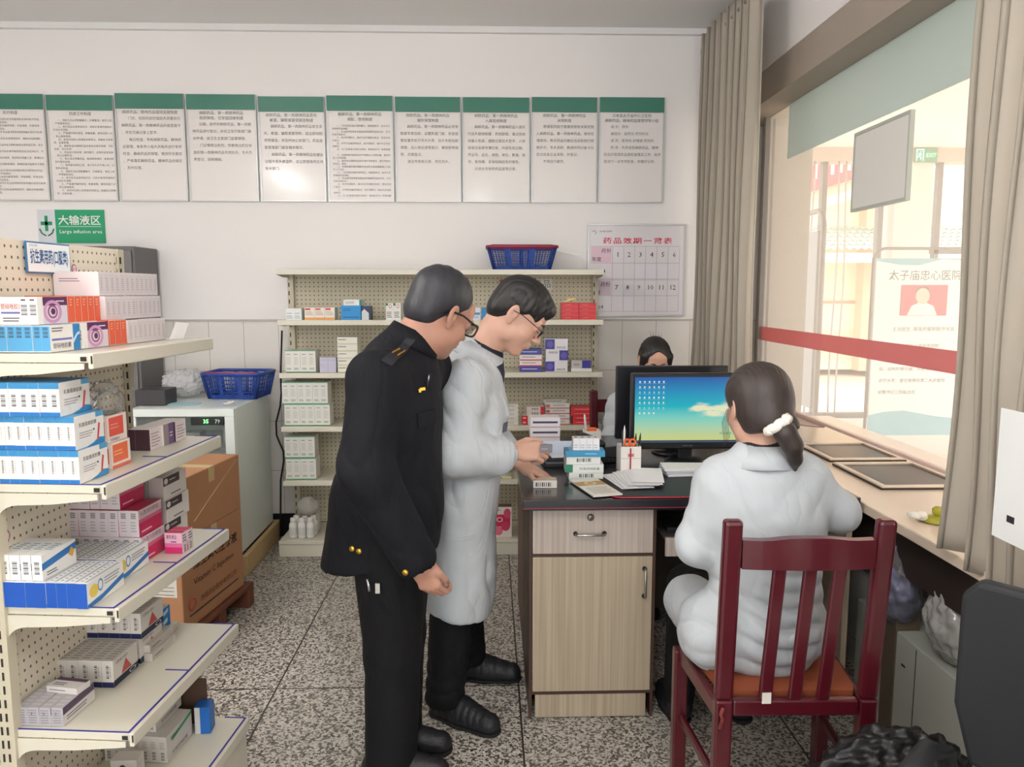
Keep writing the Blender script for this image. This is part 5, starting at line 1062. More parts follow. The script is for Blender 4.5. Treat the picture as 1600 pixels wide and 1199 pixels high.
# hair
S = Field(hc - .2, hc + .22, .004)
S.ell(T1(0, -.018, .052), V(.080, .100, .086) * 1.06, Rh, .01); S.ell(T1(0, -.055, .0), V(.070, .055, .07) * 1.06, Rh, .02)
fwd_, upv, rt = Rh[:, 1], Rh[:, 2], Rh[:, 0]
S.cut(T1(0, .052, .07), fwd_ * 1.0 - upv * .25, .01); S.cut(T1(0, -.05, -.052), -upv + fwd_ * .25, .01)
for s_ in (-1, 1): S.ell(T1(s_ * .085, .062, .0), V(.04, .052, .056) * 1.06, Rh, .008, 'sub'); S.ell(T1(s_ * .086, .012, -.035), V(.035, .042, .05) * 1.06, Rh, .008, 'sub')
for s_ in (-1, 1): S.ell(T1(s_ * .045, .085, .10), V(.03, .04, .03) * 1.06, Rh, .008, 'sub')
oh = organic('hair', S, HAIR_G, off, 2, folds(2, .0016, [(rt, .012, 1, None, 0), (fwd_, .04, .7, None, 0)], .02))
glasses(T1, off, .0225, (28, 18, 18), .0032, True)

# ---------------------------------------------------------------- pharmacist in a white coat
ph = thing('person', 'man in a white coat and thin glasses leaning over the desk, holding a carton', 'person', (-.10, 2.72, 0))
S = Field((-.30, 2.34, .02), (.34, 3.10, 1.62), .0032)
Rh = frame((.78, -.12, -.60), (.60, 0, .80)); hc = V(.092, 2.70, 1.443)
T2 = head(S, hc, Rh, 1.02)
S.cap(T2(0, -.030, -.03), (-.035, 2.715, 1.31), .056, .066, .03)
S.cap((-.075, 2.72, 1.20), (-.12, 2.72, .85), .085, .10, .03); S.cap((-.075, 2.57, 1.225), (-.04, 2.87, 1.225), .045, .045, .03)
S.cap((-.07, 2.56, 1.23), (-.10, 2.505, .995), .05, .04, .02); S.cap((-.10, 2.505, .995), (.085, 2.595, .985), .04, .027, .02)
S.cap((-.02, 2.88, 1.23), (-.01, 2.95, 1.0), .05, .04, .02); S.cap((-.01, 2.95, 1.0), (.115, 2.80, .895), .04, .027, .02)
for y in (2.64, 2.83): S.cap((-.12, y, .85), (-.13, y, .45), .08, .055, .03)
S.cap((-.13, 2.64, .45), (-.165, 2.60, .10), .055, .035, .02); S.cap((-.13, 2.83, .45), (-.09, 2.90, .10), .055, .035, .02)
hand(S, (.083, 2.596, .985), (.96, .02, .02), (.1, .75, -.55), (.1, .45, .85), curl=(.75, .95, 1.05, 1.1), sc=1.02, thumb=(.55, .45), tcurl=.5)
hand(S, (.115, 2.80, .893), (.78, -.02, -.36), (-.35, .1, -.85), (-.2, -.95, .0), curl=(.12, .14, .18, .2), spread=.12, sc=1.0, thumb=(.75, .25), tcurl=.6)
pb = organic('body', S, SKIN, ph, 2)
# white coat
S = Field((-.36, 2.28, .36), (.30, 3.16, 1.42), .0055)
S.ell((-.065, 2.72, 1.10), (.130, .185, .24), None, .03); S.cap((-.085, 2.72, .95), (-.125, 2.72, .36), .128, .122, .05, (V(0, 1, 0), .64))
S.ell((-.12, 2.72, .50), (.125, .18, .3), None, .05)
S.cap((-.075, 2.565, 1.235), (-.02, 2.875, 1.235), .073, .07, .05); S.cap((-.07, 2.72, 1.25), (-.035, 2.715, 1.315), .088, .076, .03)
S.cap((-.08, 2.555, 1.225), (-.115, 2.50, 1.0), .075, .074, .03); S.cap((-.115, 2.50, 1.0), (.025, 2.567, .972), .082, .066, .03); S.cap((.025, 2.567, .972), (.068, 2.588, .985), .062, .038, .015)
S.cap((-.02, 2.885, 1.225), (-.01, 2.965, 1.0), .074, .072, .03); S.cap((-.01, 2.965, 1.0), (.09, 2.83, .925), .066, .044, .03)
S.cut((-.12, 2.72, .395), (-.18, 0, -1), .004)
S.cap((-.125, 2.72, .30), (-.12, 2.72, .50), .105, .085, .004, (V(0, 1, 0), .70), op='sub')
S.cap((.05, 2.580, .985), (.11, 2.61, .985), .031, .038, .003, op='sub'); S.cap((.082, 2.842, .93), (.13, 2.79, .88), .031, .038, .003, op='sub')
S.cap((-.03, 2.715, 1.31), (.03, 2.71, 1.40), .062, .075, .004, op='sub')
# open front (lapels part over a dark shirt)
S.cap((.035, 2.71, 1.30), (.095, 2.71, 1.12), .045, .012, .006, op='sub'); S.cap((.0, 2.640, 1.29), (.062, 2.662, 1.10), .017, .010, .006); S.cap((.0, 2.785, 1.29), (.062, 2.765, 1.10), .017, .010, .006)
fd = folds(21, .009, [((.5, 0, 1), .085, 1.0, (-.10, 2.5, 1.02), .13), ((1, .2, .1), .10, .8, (-.10, 2.6, .65), .34), ((1, 0, .7), .09, .9, (-.02, 2.55, 1.17), .15), ((1, .3, 0), .030, 1.3, (.045, 2.578, .985), .05), ((.2, 0, 1), .07, .8, (0, 2.9, 1.0), .12), ((1, .4, .5), .13, .6, (-.04, 2.6, .95), .2)])
pc = organic('white_coat', S, COAT, ph, 2, fd); sn = snapper(pc, ph)
SHIRT = mat((34, 36, 46), .8, name='dark_shirt')
S = Field((-.16, 2.5, 1.0), (.2, 2.95, 1.45), .005)
S.ell((-.055, 2.72, 1.12), (.115, .15, .2), None, .03); S.cap((-.03, 2.715, 1.26), (-.018, 2.714, 1.335), .085, .067, .03); S.cap((-.035, 2.715, 1.32), (.03, 2.71, 1.45), .056, .064, .004, op='sub')
organic('shirt', S, SHIRT, ph, 2)
g = MB(); nck = V(-.018, 2.714, 1.325); ax = V(.5, 0, .86); ax /= np.linalg.norm(ax); u1 = -np.cross(ax, V(0, 1, 0)); u1 /= np.linalg.norm(u1); u2 = np.cross(ax, u1)
def collar(g, nck, u1, u2, ax, m, gap, prof, nn=36, lap=0.0):
    vs = []; fs = []; k = len(prof)
    for i in range(nn + 1):
        t = i / nn; a = gap + (2 * PI - 2 * gap) * t; d = u1 * math.cos(a) + u2 * math.sin(a); e = max(0, abs(t - .5) * 2 - .6) / .4
        for j, (r, z) in enumerate(prof): vs.append(nck + d * r + ax * (z - (lap * e if z < 0 else 0)))
    for i in range(nn):
        for j in range(k): fs.append((i * k + j, i * k + (j + 1) % k, (i + 1) * k + (j + 1) % k, (i + 1) * k + j))
    fs += [tuple(range(k)), tuple(reversed([nn * k + j for j in range(k)]))]
    g.add(vs, fs, m, True)
collar(g, nck, u1, u2, ax, SHIRT, .15, ((.062, -.02), (.064, .020), (.068, .021), (.074, -.018))); kid(g, 'shirt_collar', ph)
g = MB(); collar(g, nck - ax * .018, u1, u2, ax, COAT, .35, ((.078, -.01), (.073, .026), (.078, .029), (.102, -.030), (.097, -.034)), lap=.03); kid(g, 'coat_collar', ph)

g = MB(); strap(g, sn, (-.16, 2.50, .70), (-.02, 2.50, .70), .006, COAT, .003, 8, V(0, 0, 1)); strap(g, sn, (-.15, 2.5, .60), (-.03, 2.5, .60), .0, COAT, .003) if False else None; kid(g, 'pocket_welt', ph)
g = MB(); co, nr = sn((.075, 2.63, 1.06), .003); R_ = Vector(nr).to_track_quat('Z', 'Y').to_matrix().to_4x4(); R_.translation = co; g.box(-.017, .017, -.017, .017, 0, .003, mat((92, 96, 108), .4), M=R_); kid(g, 'name_badge', ph)
S = Field((-.32, 2.45, .04), (.1, 3.05, .9), .006)
for y, k, a in ((2.64, (-.13, 2.63, .45), (-.165, 2.60, .09)), (2.83, (-.12, 2.84, .45), (-.085, 2.91, .09))):
    S.cap((-.12, y, .74), k, .075, .078, .02); S.cap(k, a, .08, .068, .02)
S.cut((0, 0, .07), (0, 0, -1))
organic('trousers', S, BLACKC, ph, 2, folds(8, .0045, [((0, .2, 1), .07, .9, (-.15, 2.6, .15), .14), ((1, 0, .1), .09, .7, (-.13, 2.6, .35), .2), ((0, .2, 1), .07, .9, (-.1, 2.9, .15), .14)]))
shoe((-.215, 2.665, 0), (.035, 2.495, 0), ph, .12); shoe((-.145, 2.915, 0), (.125, 2.885, 0), ph, .12)
S = Field(hc - .2, hc + .22, .004); fwd_, upv, rt = Rh[:, 1], Rh[:, 2], Rh[:, 0]
S.ell(T2(0, -.008, .058), V(.083, .105, .088) * 1.02, Rh, .01); S.ell(T2(0, -.055, .005), V(.072, .056, .065) * 1.02, Rh, .02); S.ell(T2(0, .07, .085), V(.056, .034, .030), Rh, .02)
S.cut(T2(0, .093, .05), fwd_ * 1.0 - upv * .5, .01); S.cut(T2(0, -.05, -.045), -upv + fwd_ * .35, .01)
for s_ in (-1, 1): S.ell(T2(s_ * .085, .058, .0), V(.04, .047, .05), Rh, .008, 'sub'); S.ell(T2(s_ * .086, .010, -.035), V(.034, .040, .052), Rh, .008, 'sub')
S.ell(T2(0, .125, .015), V(.06, .05, .05), Rh, .01, 'sub')
organic('hair', S, HAIR, ph, 2, folds(5, .0028, [(rt, .014, 1, None, 0), (fwd_, .022, .9, None, 0)], .02))
g = MB()
for s_ in (-1, 1): g.tube([T2(s_ * .014, .098, .030), T2(s_ * .03, .098, .0345), T2(s_ * .048, .088, .029)], [.0025, .0034, .0015], HAIR, 8)
kid(g, 'eyebrows', ph)
g = MB()
for s_ in (-1, 1): g.tube([T2(s_ * .018, .0945, .006), T2(s_ * .031, .0975, .0035), T2(s_ * .044, .091, .006)], .0012, HAIR, 6)
kid(g, 'eyelashes', ph)
glasses(T2, ph, .020, (40, 36, 38), .0016, False)

# ---------------------------------------------------------------- seated woman, seen from behind
wo = thing('person', 'woman in a white coat with a low ponytail, seated on the red chair', 'person', (.78, 2.12, .47))
S = Field((.42, 1.90, .42), (1.20, 2.80, 1.36), .0036)
Rh = frame((-.22, .95, -.16), (0, .12, 1)); hc = V(.752, 2.115, 1.205)
T3 = head(S, hc, Rh, .97, True)
S.cap(T3(0, -.025, -.03), (.765, 2.10, 1.06), .048, .058, .03); S.cap((.77, 2.10, 1.0), (.80, 2.10, .60), .10, .12, .03)
S.cap((.65, 2.12, 1.0), (.89, 2.10, 1.01), .042, .042, .03)
S.cap((.645, 2.12, 1.0), (.60, 2.13, .81), .04, .034, .02); S.cap((.60, 2.13, .81), (.70, 2.40, .852), .034, .024, .02)
S.cap((.90, 2.10, 1.0), (1.0, 2.12, .90), .04, .034, .02); S.cap((1.0, 2.12, .90), (.98, 2.42, .875), .034, .024, .02)
for x, x2 in ((.72, .68), (.88, .90)): S.cap((x, 2.12, .54), (x2, 2.50, .54), .065, .05, .03)
hand(S, (.70, 2.40, .853), (.3, .9, -.05), (0, 0, -1), (1, 0, 0), curl=(.2, .2, .25, .25), sc=.9); hand(S, (.98, 2.42, .873), (-.3, .9, -.1), (0, 0, -1), (-1, 0, 0), curl=(.2, .2, .25, .25), sc=.9)
organic('body', S, SKIN, wo, 2)
S = Field((.38, 1.84, .40), (1.26, 2.75, 1.20), .0055)
S.ell((.775, 2.10, .90), (.175, .115, .22), None, .04); S.cap((.785, 2.10, .85), (.79, 2.10, .58), .15, .165, .05, (V(0, 1, 0), 1.25)); S.ell((.765, 2.10, .57), (.20, .135, .12), None, .04)
S.cap((.655, 2.12, 1.0), (.890, 2.10, 1.01), .058, .058, .05, None); S.cap((.765, 2.10, 1.02), (.763, 2.095, 1.07), .085, .064, .04)
S.cap((.645, 2.12, .99), (.600, 2.12, .815), .058, .060, .03); S.cap((.600, 2.12, .815), (.68, 2.36, .835), .064, .046, .02); S.cap((.600, 2.12, .80), (.635, 2.20, .76), .050, .045, .03)
S.cap((.90, 2.10, 1.0), (1.0, 2.11, .905), .058, .056, .03); S.cap((1.0, 2.11, .905), (.985, 2.38, .882), .056, .042, .02)
S.cap((.67, 2.14, .545), (.645, 2.36, .54), .095, .085, .04); S.cap((.86, 2.14, .545), (.90, 2.36, .54), .095, .08, .04)
S.ell((.635, 2.10, .555), (.085, .11, .10), None, .04)
S.cut((0, 0, .458), (0, 0, -1), .006)
S.cap((.763, 2.095, 1.06), (.763, 2.10, 1.16), .05, .062, .003, op='sub')
S.cap((.66, 2.34, .835), (.70, 2.42, .85), .03, .036, .003, op='sub'); S.cap((.985, 2.36, .882), (.98, 2.44, .875), .03, .036, .003, op='sub')
fd = folds(33, .0085, [((.15, 0, 1), .055, 1.3, (.80, 2.0, .60), .17), ((.5, 0, 1), .07, .9, (.59, 2.05, .62), .14), ((.8, 0, .6), .10, .8, (.60, 2.05, .9), .16), ((.9, 0, -.6), .09, .9, (.98, 2.05, .92), .14), ((.1, 0, 1), .16, .5, (.78, 2.0, .9), .2)])
wc = organic('white_coat', S, COAT, wo, 2, fd); sn = snapper(wc, wo)
g = MB(); nck = V(.763, 2.098, 1.085); ax = V(0, .1, 1.); ax /= np.linalg.norm(ax); u1 = V(0, 1, -.1); u2 = V(1, 0, 0)
collar(g, nck, u1, u2, ax, COAT, .45, ((.064, -.02), (.060, .016), (.065, .019), (.098, -.040), (.093, -.044)), lap=.02); kid(g, 'coat_collar', wo)
g = MB(); collar(g, nck + ax * .018, u1, u2, ax, mat((40, 36, 38), .85, name='black_knit'), .2, ((.055, -.02), (.052, .018), (.058, .020), (.063, -.018))); kid(g, 'inner_collar', wo)
S = Field(hc - .2, hc + V(.22, .22, .2), .004); fwd_, upv, rt = Rh[:, 1], Rh[:, 2], Rh[:, 0]
HB = hair_mat('dark_brown_hair', (34, 28, 26), (66, 54, 50))
S.ell(T3(0, -.010, .046), V(.084, .105, .086), Rh, .01); S.ell(T3(0, -.045, -.01), V(.080, .066, .085), Rh, .03); S.cap(T3(0, -.08, -.03), T3(.035, -.105, -.05), .045, .026, .03)
S.ell(T3(0, .12, -.02), V(.07, .07, .10), Rh, .01, 'sub'); S.cut(T3(0, -.02, -.075), -upv - fwd_ * .1, .01)
for s_ in (-1, 1): S.ell(T3(s_ * .085, .03, -.04), V(.022, .035, .045), Rh, .008, 'sub')
organic('hair', S, HB, wo, 2, folds(9, .0018, [(rt, .012, 1, None, 0)], .02))
S = Field((.68, 1.92, .96), (.98, 2.15, 1.26), .004)
pt = [(.762, 2.005, 1.182), (.786, 1.988, 1.158), (.806, 1.988, 1.125), (.820, 2.0, 1.085), (.828, 2.015, 1.05)]; rr = [.020, .026, .024, .016, .005]
for i in range(4): S.cap(pt[i], pt[i + 1], rr[i], rr[i + 1], .02)
organic('ponytail', S, HB, wo, 2, folds(10, .0018, [((.7, .3, .5), .010, 1, None, 0)], .02))
g = MB(); c = V(.768, 1.999, 1.178); ax = V(.55, -.25, -.8); ax /= np.linalg.norm(ax); q1 = np.cross(ax, V(0, 1, 0)); q1 /= np.linalg.norm(q1); q2 = np.cross(ax, q1)
g.tube([c + q1 * .030 * math.cos(a) + q2 * .022 * math.sin(a) + ax * .004 * math.sin(a * 7) for a in np.linspace(0, 2 * PI, 49)[:-1]], [.0125 + .0016 * math.sin(i * 1.9) for i in range(48)], mat((236, 230, 220), .7, name='satin', bump=.3, bscale=80), 10, closed=True); kid(g, 'scrunchie', wo)
g = MB()
for k in range(5): g.tube([T3(-.076, .012 + k * .006, .0), T3(-.083, .022 + k * .008, -.04), T3(-.080, .020 + k * .007, -.085 - k * .006)], .0007, HB, 6)
kid(g, 'loose_strands', wo)
S = Field((.5, 2.05, .02), (1.1, 2.85, .62), .007)
for x, x2 in ((.72, .68), (.88, .90)):
    S.cap((x, 2.15, .54), (x2, 2.52, .53), .075, .07, .03); S.cap((x2, 2.52, .53), (x2, 2.60, .09), .068, .055, .02)
S.cut((0, 0, .06), (0, 0, -1)); organic('trousers', S, BLACKC, wo, 2)
shoe((.68, 2.55, 0), (.665, 2.79, 0), wo, .09); shoe((.90, 2.55, 0), (.905, 2.79, 0), wo, .09)

# ---------------------------------------------------------------- woman behind the far monitor
fw = thing('person', 'woman with centre-parted black hair looking down behind the rear monitor', 'person', (.85, 3.95, .47))
S = Field((.50, 3.45, .42), (1.20, 4.15, 1.32), .004)
Rh = frame((0, -.93, -.36), (0, -.36, .93)); hc = V(.853, 3.93, 1.172)
T4 = head(S, hc, Rh, .97, True)
S.cap(T4(0, -.025, -.03), (.853, 3.99, 1.02), .048, .058, .03); S.cap((.853, 3.995, .93), (.853, 4.0, .56), .085, .11, .03); S.cap((.70, 3.98, .945), (1.0, 3.98, .945), .045, .045, .03)
S.cap((.69, 3.98, .94), (.66, 3.93, .72), .04, .034, .02); S.cap((.66, 3.93, .72), (.74, 3.70, .87), .034, .024, .02)
S.cap((1.01, 3.98, .94), (1.05, 3.93, .72), .04, .034, .02); S.cap((1.05, 3.93, .72), (.97, 3.70, .87), .034, .024, .02)
hand(S, (.74, 3.70, .87), (.2, -.9, -.1), (0, 0, -1), (1, 0, 0), curl=(.2, .2, .25, .25), sc=.9); hand(S, (.97, 3.70, .87), (-.2, -.9, -.1), (0, 0, -1), (-1, 0, 0), curl=(.2, .2, .25, .25), sc=.9)
organic('body', S, SKIN, fw, 2)
S = Field((.46, 3.6, .42), (1.25, 4.2, 1.14), .0065)
S.ell((.853, 3.99, .84), (.17, .12, .22), None, .04); S.cap((.853, 4.0, .8), (.853, 4.0, .54), .14, .16, .05); S.cap((.70, 3.98, .945), (1.0, 3.98, .945), .068, .068, .05); S.cap((.853, 3.99, .96), (.853, 3.985, 1.01), .085, .066, .04)
S.cap((.685, 3.98, .93), (.655, 3.93, .74), .072, .072, .03); S.cap((.655, 3.93, .74), (.72, 3.74, .86), .068, .045, .03); S.cap((1.02, 3.98, .93), (1.055, 3.93, .74), .072, .072, .03); S.cap((1.055, 3.93, .74), (.98, 3.74, .86), .068, .045, .03)
S.cap((.853, 3.985, 1.03), (.853, 3.97, 1.12), .05, .060, .003, op='sub'); S.cut((0, 0, .47), (0, 0, -1))
organic('white_coat', S, COAT, fw, 2, folds(41, .005, [((.4, 0, 1), .08, 1, (.66, 3.9, .85), .16), ((1, 0, .3), .1, .6, None, 0)]))
S = Field(hc - .2, hc + .2, .004); fwd_, upv, rt = Rh[:, 1], Rh[:, 2], Rh[:, 0]
S.ell(T4(0, -.012, .046), V(.079, .098, .085), Rh, .01); S.ell(T4(0, -.045, -.01), V(.078, .060, .08), Rh, .03); S.ell(T4(0, -.095, .04), V(.032, .028, .032), Rh, .015)
for s_ in (-1, 1): S.cap(T4(s_ * .066, .036, .05), T4(s_ * .074, .02, -.05), .020, .012, .02)
S.ell(T4(0, .125, -.005), V(.060, .070, .090), Rh, .006, 'sub'); S.ell(T4(0, .100, .055), V(.034, .045, .046), Rh, .010, 'sub')
organic('hair', S, HAIR, fw, 2, folds(12, .0014, [(rt, .012, 1, None, 0)], .02))
g = MB()
for s_ in (-1, 1): g.tube([T4(s_ * .012, .0975, .028), T4(s_ * .028, .098, .034), T4(s_ * .046, .088, .030)], [.0022, .003, .0012], HAIR, 8)
kid(g, 'eyebrows', fw)
g = MB()
for k in range(5): g.tube([T4(.01 * k - .02, -.02, .125), T4(.014 * k - .03, -.03 - .01 * k, .15 + .004 * (k % 2))], [.0016, .0004], HAIR, 6)
kid(g, 'loose_strands', fw)
S = Field((.6, 3.4, .02), (1.1, 4.1, .62), .008)
for x in (.76, .95): S.cap((x, 3.98, .53), (x, 3.62, .53), .08, .07, .03); S.cap((x, 3.62, .53), (x, 3.6, .09), .066, .055, .02)
S.cut((0, 0, .06), (0, 0, -1)); organic('trousers', S, BLACKC, fw, 2)
shoe((.76, 3.66, 0), (.76, 3.42, 0), fw, .09); shoe((.95, 3.66, 0), (.95, 3.42, 0), fw, .09)

# ---------------------------------------------------------------- visitor's arm beyond the glass
vs_ = thing('person', 'visitor in a brown quilted sleeve resting a fist on the ledge beyond the glass', 'person', (2.05, 2.9, .8))
S = Field((1.62, 2.45, .76), (2.6, 3.3, 1.30), .0045)
S.cap((2.30, 2.70, 1.20), (2.12, 2.84, .98), .05, .04, .02); S.cap((2.12, 2.84, .98), (1.96, 2.92, .90), .04, .03, .02)
hand(S, (1.96, 2.92, .898), (-.9, .25, -.45), (-.3, -.2, -1), (.1, -.8, .2), curl=(.9, .9, 1, 1), sc=1.0)
organic('body', S, SKIN_D, vs_, 2)
S = Field((1.7, 2.4, .78), (2.7, 3.3, 1.36), .006)
S.cap((2.34, 2.66, 1.24), (2.13, 2.84, 1.01), .10, .092, .03); S.cap((2.13, 2.84, 1.01), (2.0, 2.90, .935), .085, .06, .03); S.cap((2.01, 2.895, .94), (1.93, 2.94, .90), .03, .042, .003, op='sub')
organic('sleeve', S, mat((150, 124, 108), .7, name='quilted_cloth'), vs_, 2, folds(50, .008, [((.7, -.4, .6), .07, 1, None, 0)]))

# ================================================================ FRIDGE, LOCKER, PALLETS, BASKETS
M_fr = mat((230, 238, 233), .35, name='enamelled_steel', coat=.3); M_frd = mat((120, 122, 116), .5)
t = thing('medicine_fridge', 'white glass-door medicine fridge standing on a timber base', 'fridge', (-1.62, 4.37, .118))
x0, x1, y0, y1, H_ = -.275, .275, -.30, .31, .80
f = MB(); f.box(x0, x0 + .03, y0, y1, 0, H_, M_fr, .004); f.box(x1 - .03, x1, y0, y1, 0, H_, M_fr, .004); f.box(x0 + .03, x1 - .03, y0, y1, H_ - .04, H_, M_fr, .004); f.box(x0 + .03, x1 - .03, y0, y1, 0, .10, M_fr, .004); f.box(x0 + .03, x1 - .03, y1 - .03, y1, .1, H_ - .04, M_fr); f.build('body', t)
f = MB(); f.box(x0, x1, y0 - .035, y0 - .004, .76, H_, M_fr, .003); f.box(x0, x1, y0 - .035, y0 - .004, .0, .12, M_fr, .003); f.box(x0, x0 + .04, y0 - .035, y0 - .004, .12, .76, M_fr, .003); f.box(x1 - .05, x1, y0 - .035, y0 - .004, .12, .76, M_fr, .003); d = f.build('door', t)
f = MB(); f.box(x0 + .04, x1 - .05, y0 - .022, y0 - .016, .12, .76, film((210, 226, 222), .10, .03, 'fridge_glass', .12, .5)); f.build('glass', d)
for z in (.58, .34):
    f = MB(); [f.cyl((x0 + .035 + .012 * i, y0 + .02, z), (x0 + .035 + .012 * i, y1 - .04, z), .0015, M_alu, 6) for i in range(40)]; f.cyl((x0 + .032, y0 + .02, z), (x1 - .032, y0 + .02, z), .003, M_alu, 6); f.cyl((x0 + .032, y0 + .02, z - .02), (x1 - .032, y0 + .02, z - .02), .002, M_alu, 6); f.build('wire_shelf', t)
f = MB(); f.box(.05, x1 - .055, y0 - .0345, y0 + .0 - .025, .715, .755, mat((40, 44, 44), .3)); dd = f.build('display_panel', t)
f = MB(); fn = lambda u, v: (u, y0 - .0352, v); put_text(f, '35', emis((110, 255, 130), 1.6, 'green_digits'), fn, .03, .115, .725, fit=.028, bold=.02); put_text(f, '79', emis((200, 220, 210), .5, 'pale_digits'), fn, .03, .175, .725, fit=.026); f.build('digits', dd)
for (x, y, w, hh, c) in ((-.16, .0, .10, .06, (190, 196, 190)), (-.02, .02, .09, .05, (200, 200, 196)), (.09, .0, .08, .07, (206, 210, 206))):
    tag(MB().box(x - w / 2, x + w / 2, -.05, .05, 0, hh, mat(c, .4), .002).build('medicine_carton', None, (-1.62 + x, 4.30 + y, .118 + .583)), 'small pale carton inside the fridge, %s on the upper wire shelf' % ('at the left' if x < -.1 else ('at the right' if x > .05 else 'in the middle')), 'medicine box')
M_wd = mat((196, 168, 122), .6, name='pine_board', noise=.12, nscale=8)
t = thing('timber_base', 'low pine plank base under the white fridge', 'base', (-1.60, 4.38, 0))
f = MB(); f.box(-.34, .29, -.345, -.315, .002, .115, M_wd, .003); f.build('plank', t); f = MB(); f.box(.262, .29, -.314, .34, .002, .115, M_wd, .003); f.build('plank', t); f = MB(); f.box(-.34, -.312, -.314, .34, .002, .115, M_wd, .003); f.build('plank', t); f = MB(); f.box(-.311, .261, .312, .34, .002, .115, M_wd, .003); f.build('plank', t)
f = MB(); f.box(-2.55, -1.985, 4.42, 4.725, .003, 1.785, mat((104, 102, 102), .5, name='grey_locker_paint'), .006)
t = thing('metal_locker', 'tall dark grey metal locker standing left of the fridge', 'locker', (-2.27, 4.57, 0)); kid(f, 'body', t)
f = MB(); f.box(-2.54, -2.275, 4.408, 4.419, .03, 1.76, mat((110, 108, 108), .5), .003); kid(f, 'door', t); f = MB(); f.box(-2.265, -2.0, 4.408, 4.419, .03, 1.76, mat((110, 108, 108), .5), .003); kid(f, 'door', t)
tag(MB().box(-.08, .08, -.08, .08, 0, .085, mat((62, 60, 62), .5), .004).build('black_box', None, (-1.83, 4.24, .919)), 'black box at the left end of the fridge top', 'box')
M_cb = mat((176, 128, 92), .75, name='corrugated_cardboard', noise=.06, nscale=9); M_cp = mat((110, 66, 50), .7)
PA = math.radians(-8)
t = thing('pallet', 'reddish brown wooden pallet under the vitamin cartons', 'pallet', (-1.52, 3.36, 0), PA)
M_pl = mat((112, 66, 48), .6, name='stained_wood', noise=.15, nscale=9)
for i in range(4): f = MB(); f.box(-.34 + .17 * i, -.20 + .17 * i, -.30, .36, .095, .115, M_pl, .003); f.build('slat', t)
for y in (-.28, .02, .30): f = MB(); f.box(-.34, .31, y, y + .06, .003, .094, M_pl, .003); f.build('bearer', t)
for k, (z, hh, lab) in enumerate(((.117, .385, 'lower brown carton printed 维生素C注射液 on the wooden pallet'), (.5035, .26, 'upper brown carton stacked on the vitamin carton behind the rack'))):
    t = thing('shipping_carton', lab, 'carton', (-1.52, 3.36, z), PA, group='brown shipping cartons on the pallet')
    f = MB(); f.box(-.33, .285, -.235, .31, 0, hh, M_cb, .004); f.build('carton_body', t)
    f = MB(); f.box(-.335 + .005, .2855, .02, .07, hh + .0002, hh + .0012, mat((196, 170, 120), .3, name='packing_tape')); f.box(.2852, .2862, .02, .07, hh * .75, hh + .001, mat((196, 170, 120), .3, name='packing_tape')); f.build('tape', t)
    fr = lambda u, v: (.2866, -.235 + u, v); f = MB()
    if k == 0:
        put_text(f, '维生素C注射液', mat((66, 44, 36), .7), fr, .05, .09, .245, fit=.40, bold=.02); put_text(f, 'Vitamin C Injection', mat((66, 44, 36), .7), fr, .04, .09, .175, fit=.36)
        put_text(f, '西南药业股份有限公司', mat((120, 60, 44), .7), fr, .03, .14, .085, fit=.33); f.box(.2863, .287, -.19, .25, .052, .058, mat((60, 56, 60), .7)); f.build('printed_text', t)
        f = MB(); n = 20
        for (cy, cz, rr_) in ((-.17, .33, .030), (-.165, .10, .026)): f.tube([(.2868, cy + rr_ * math.cos(a), cz + rr_ * math.sin(a)) for a in np.linspace(0, 2 * PI, n + 1)[:-1]], .003, mat((190, 80, 60), .7), 6, closed=True)
        f.build('printed_mark', t)
        f = MB(); f.box(.145, .262, -.2366, -.2355, .155, .275, mat((224, 220, 210), .5)); f.build('shipping_label', t)
        f = MB(); m_ = mat((70, 60, 56), .6); f.box(.155, .22, -.238, -.237, .245, .255, m_); [f.box(.155, .25, -.238, -.237, .165 + .016 * q, .167 + .016 * q, m_) for q in range(3)]; f.tube([(.165, -.2375, .24), (.172, -.2375, .225), (.19, -.2375, .216), (.212, -.2375, .224), (.22, -.2375, .242)], .0015, m_, 6); put_text(f, '产品批号 有效期至 100', mat((90, 62, 50), .7), lambda u, v: (u, -.2356, v), .022, -.18, .10, fit=.40); f.build('label_print', t)
    else:
        f.tube([(.2868, -.12, .06), (.2868, .1, .16), (.2868, .28, .24)], .0015, mat((222, 190, 140), .5), 6); f.build('scuff_line', t)
M_blue = mat((40, 72, 152), .4, name='blue_plastic'); M_rim = mat((150, 50, 70), .4, name='red_rim_plastic')
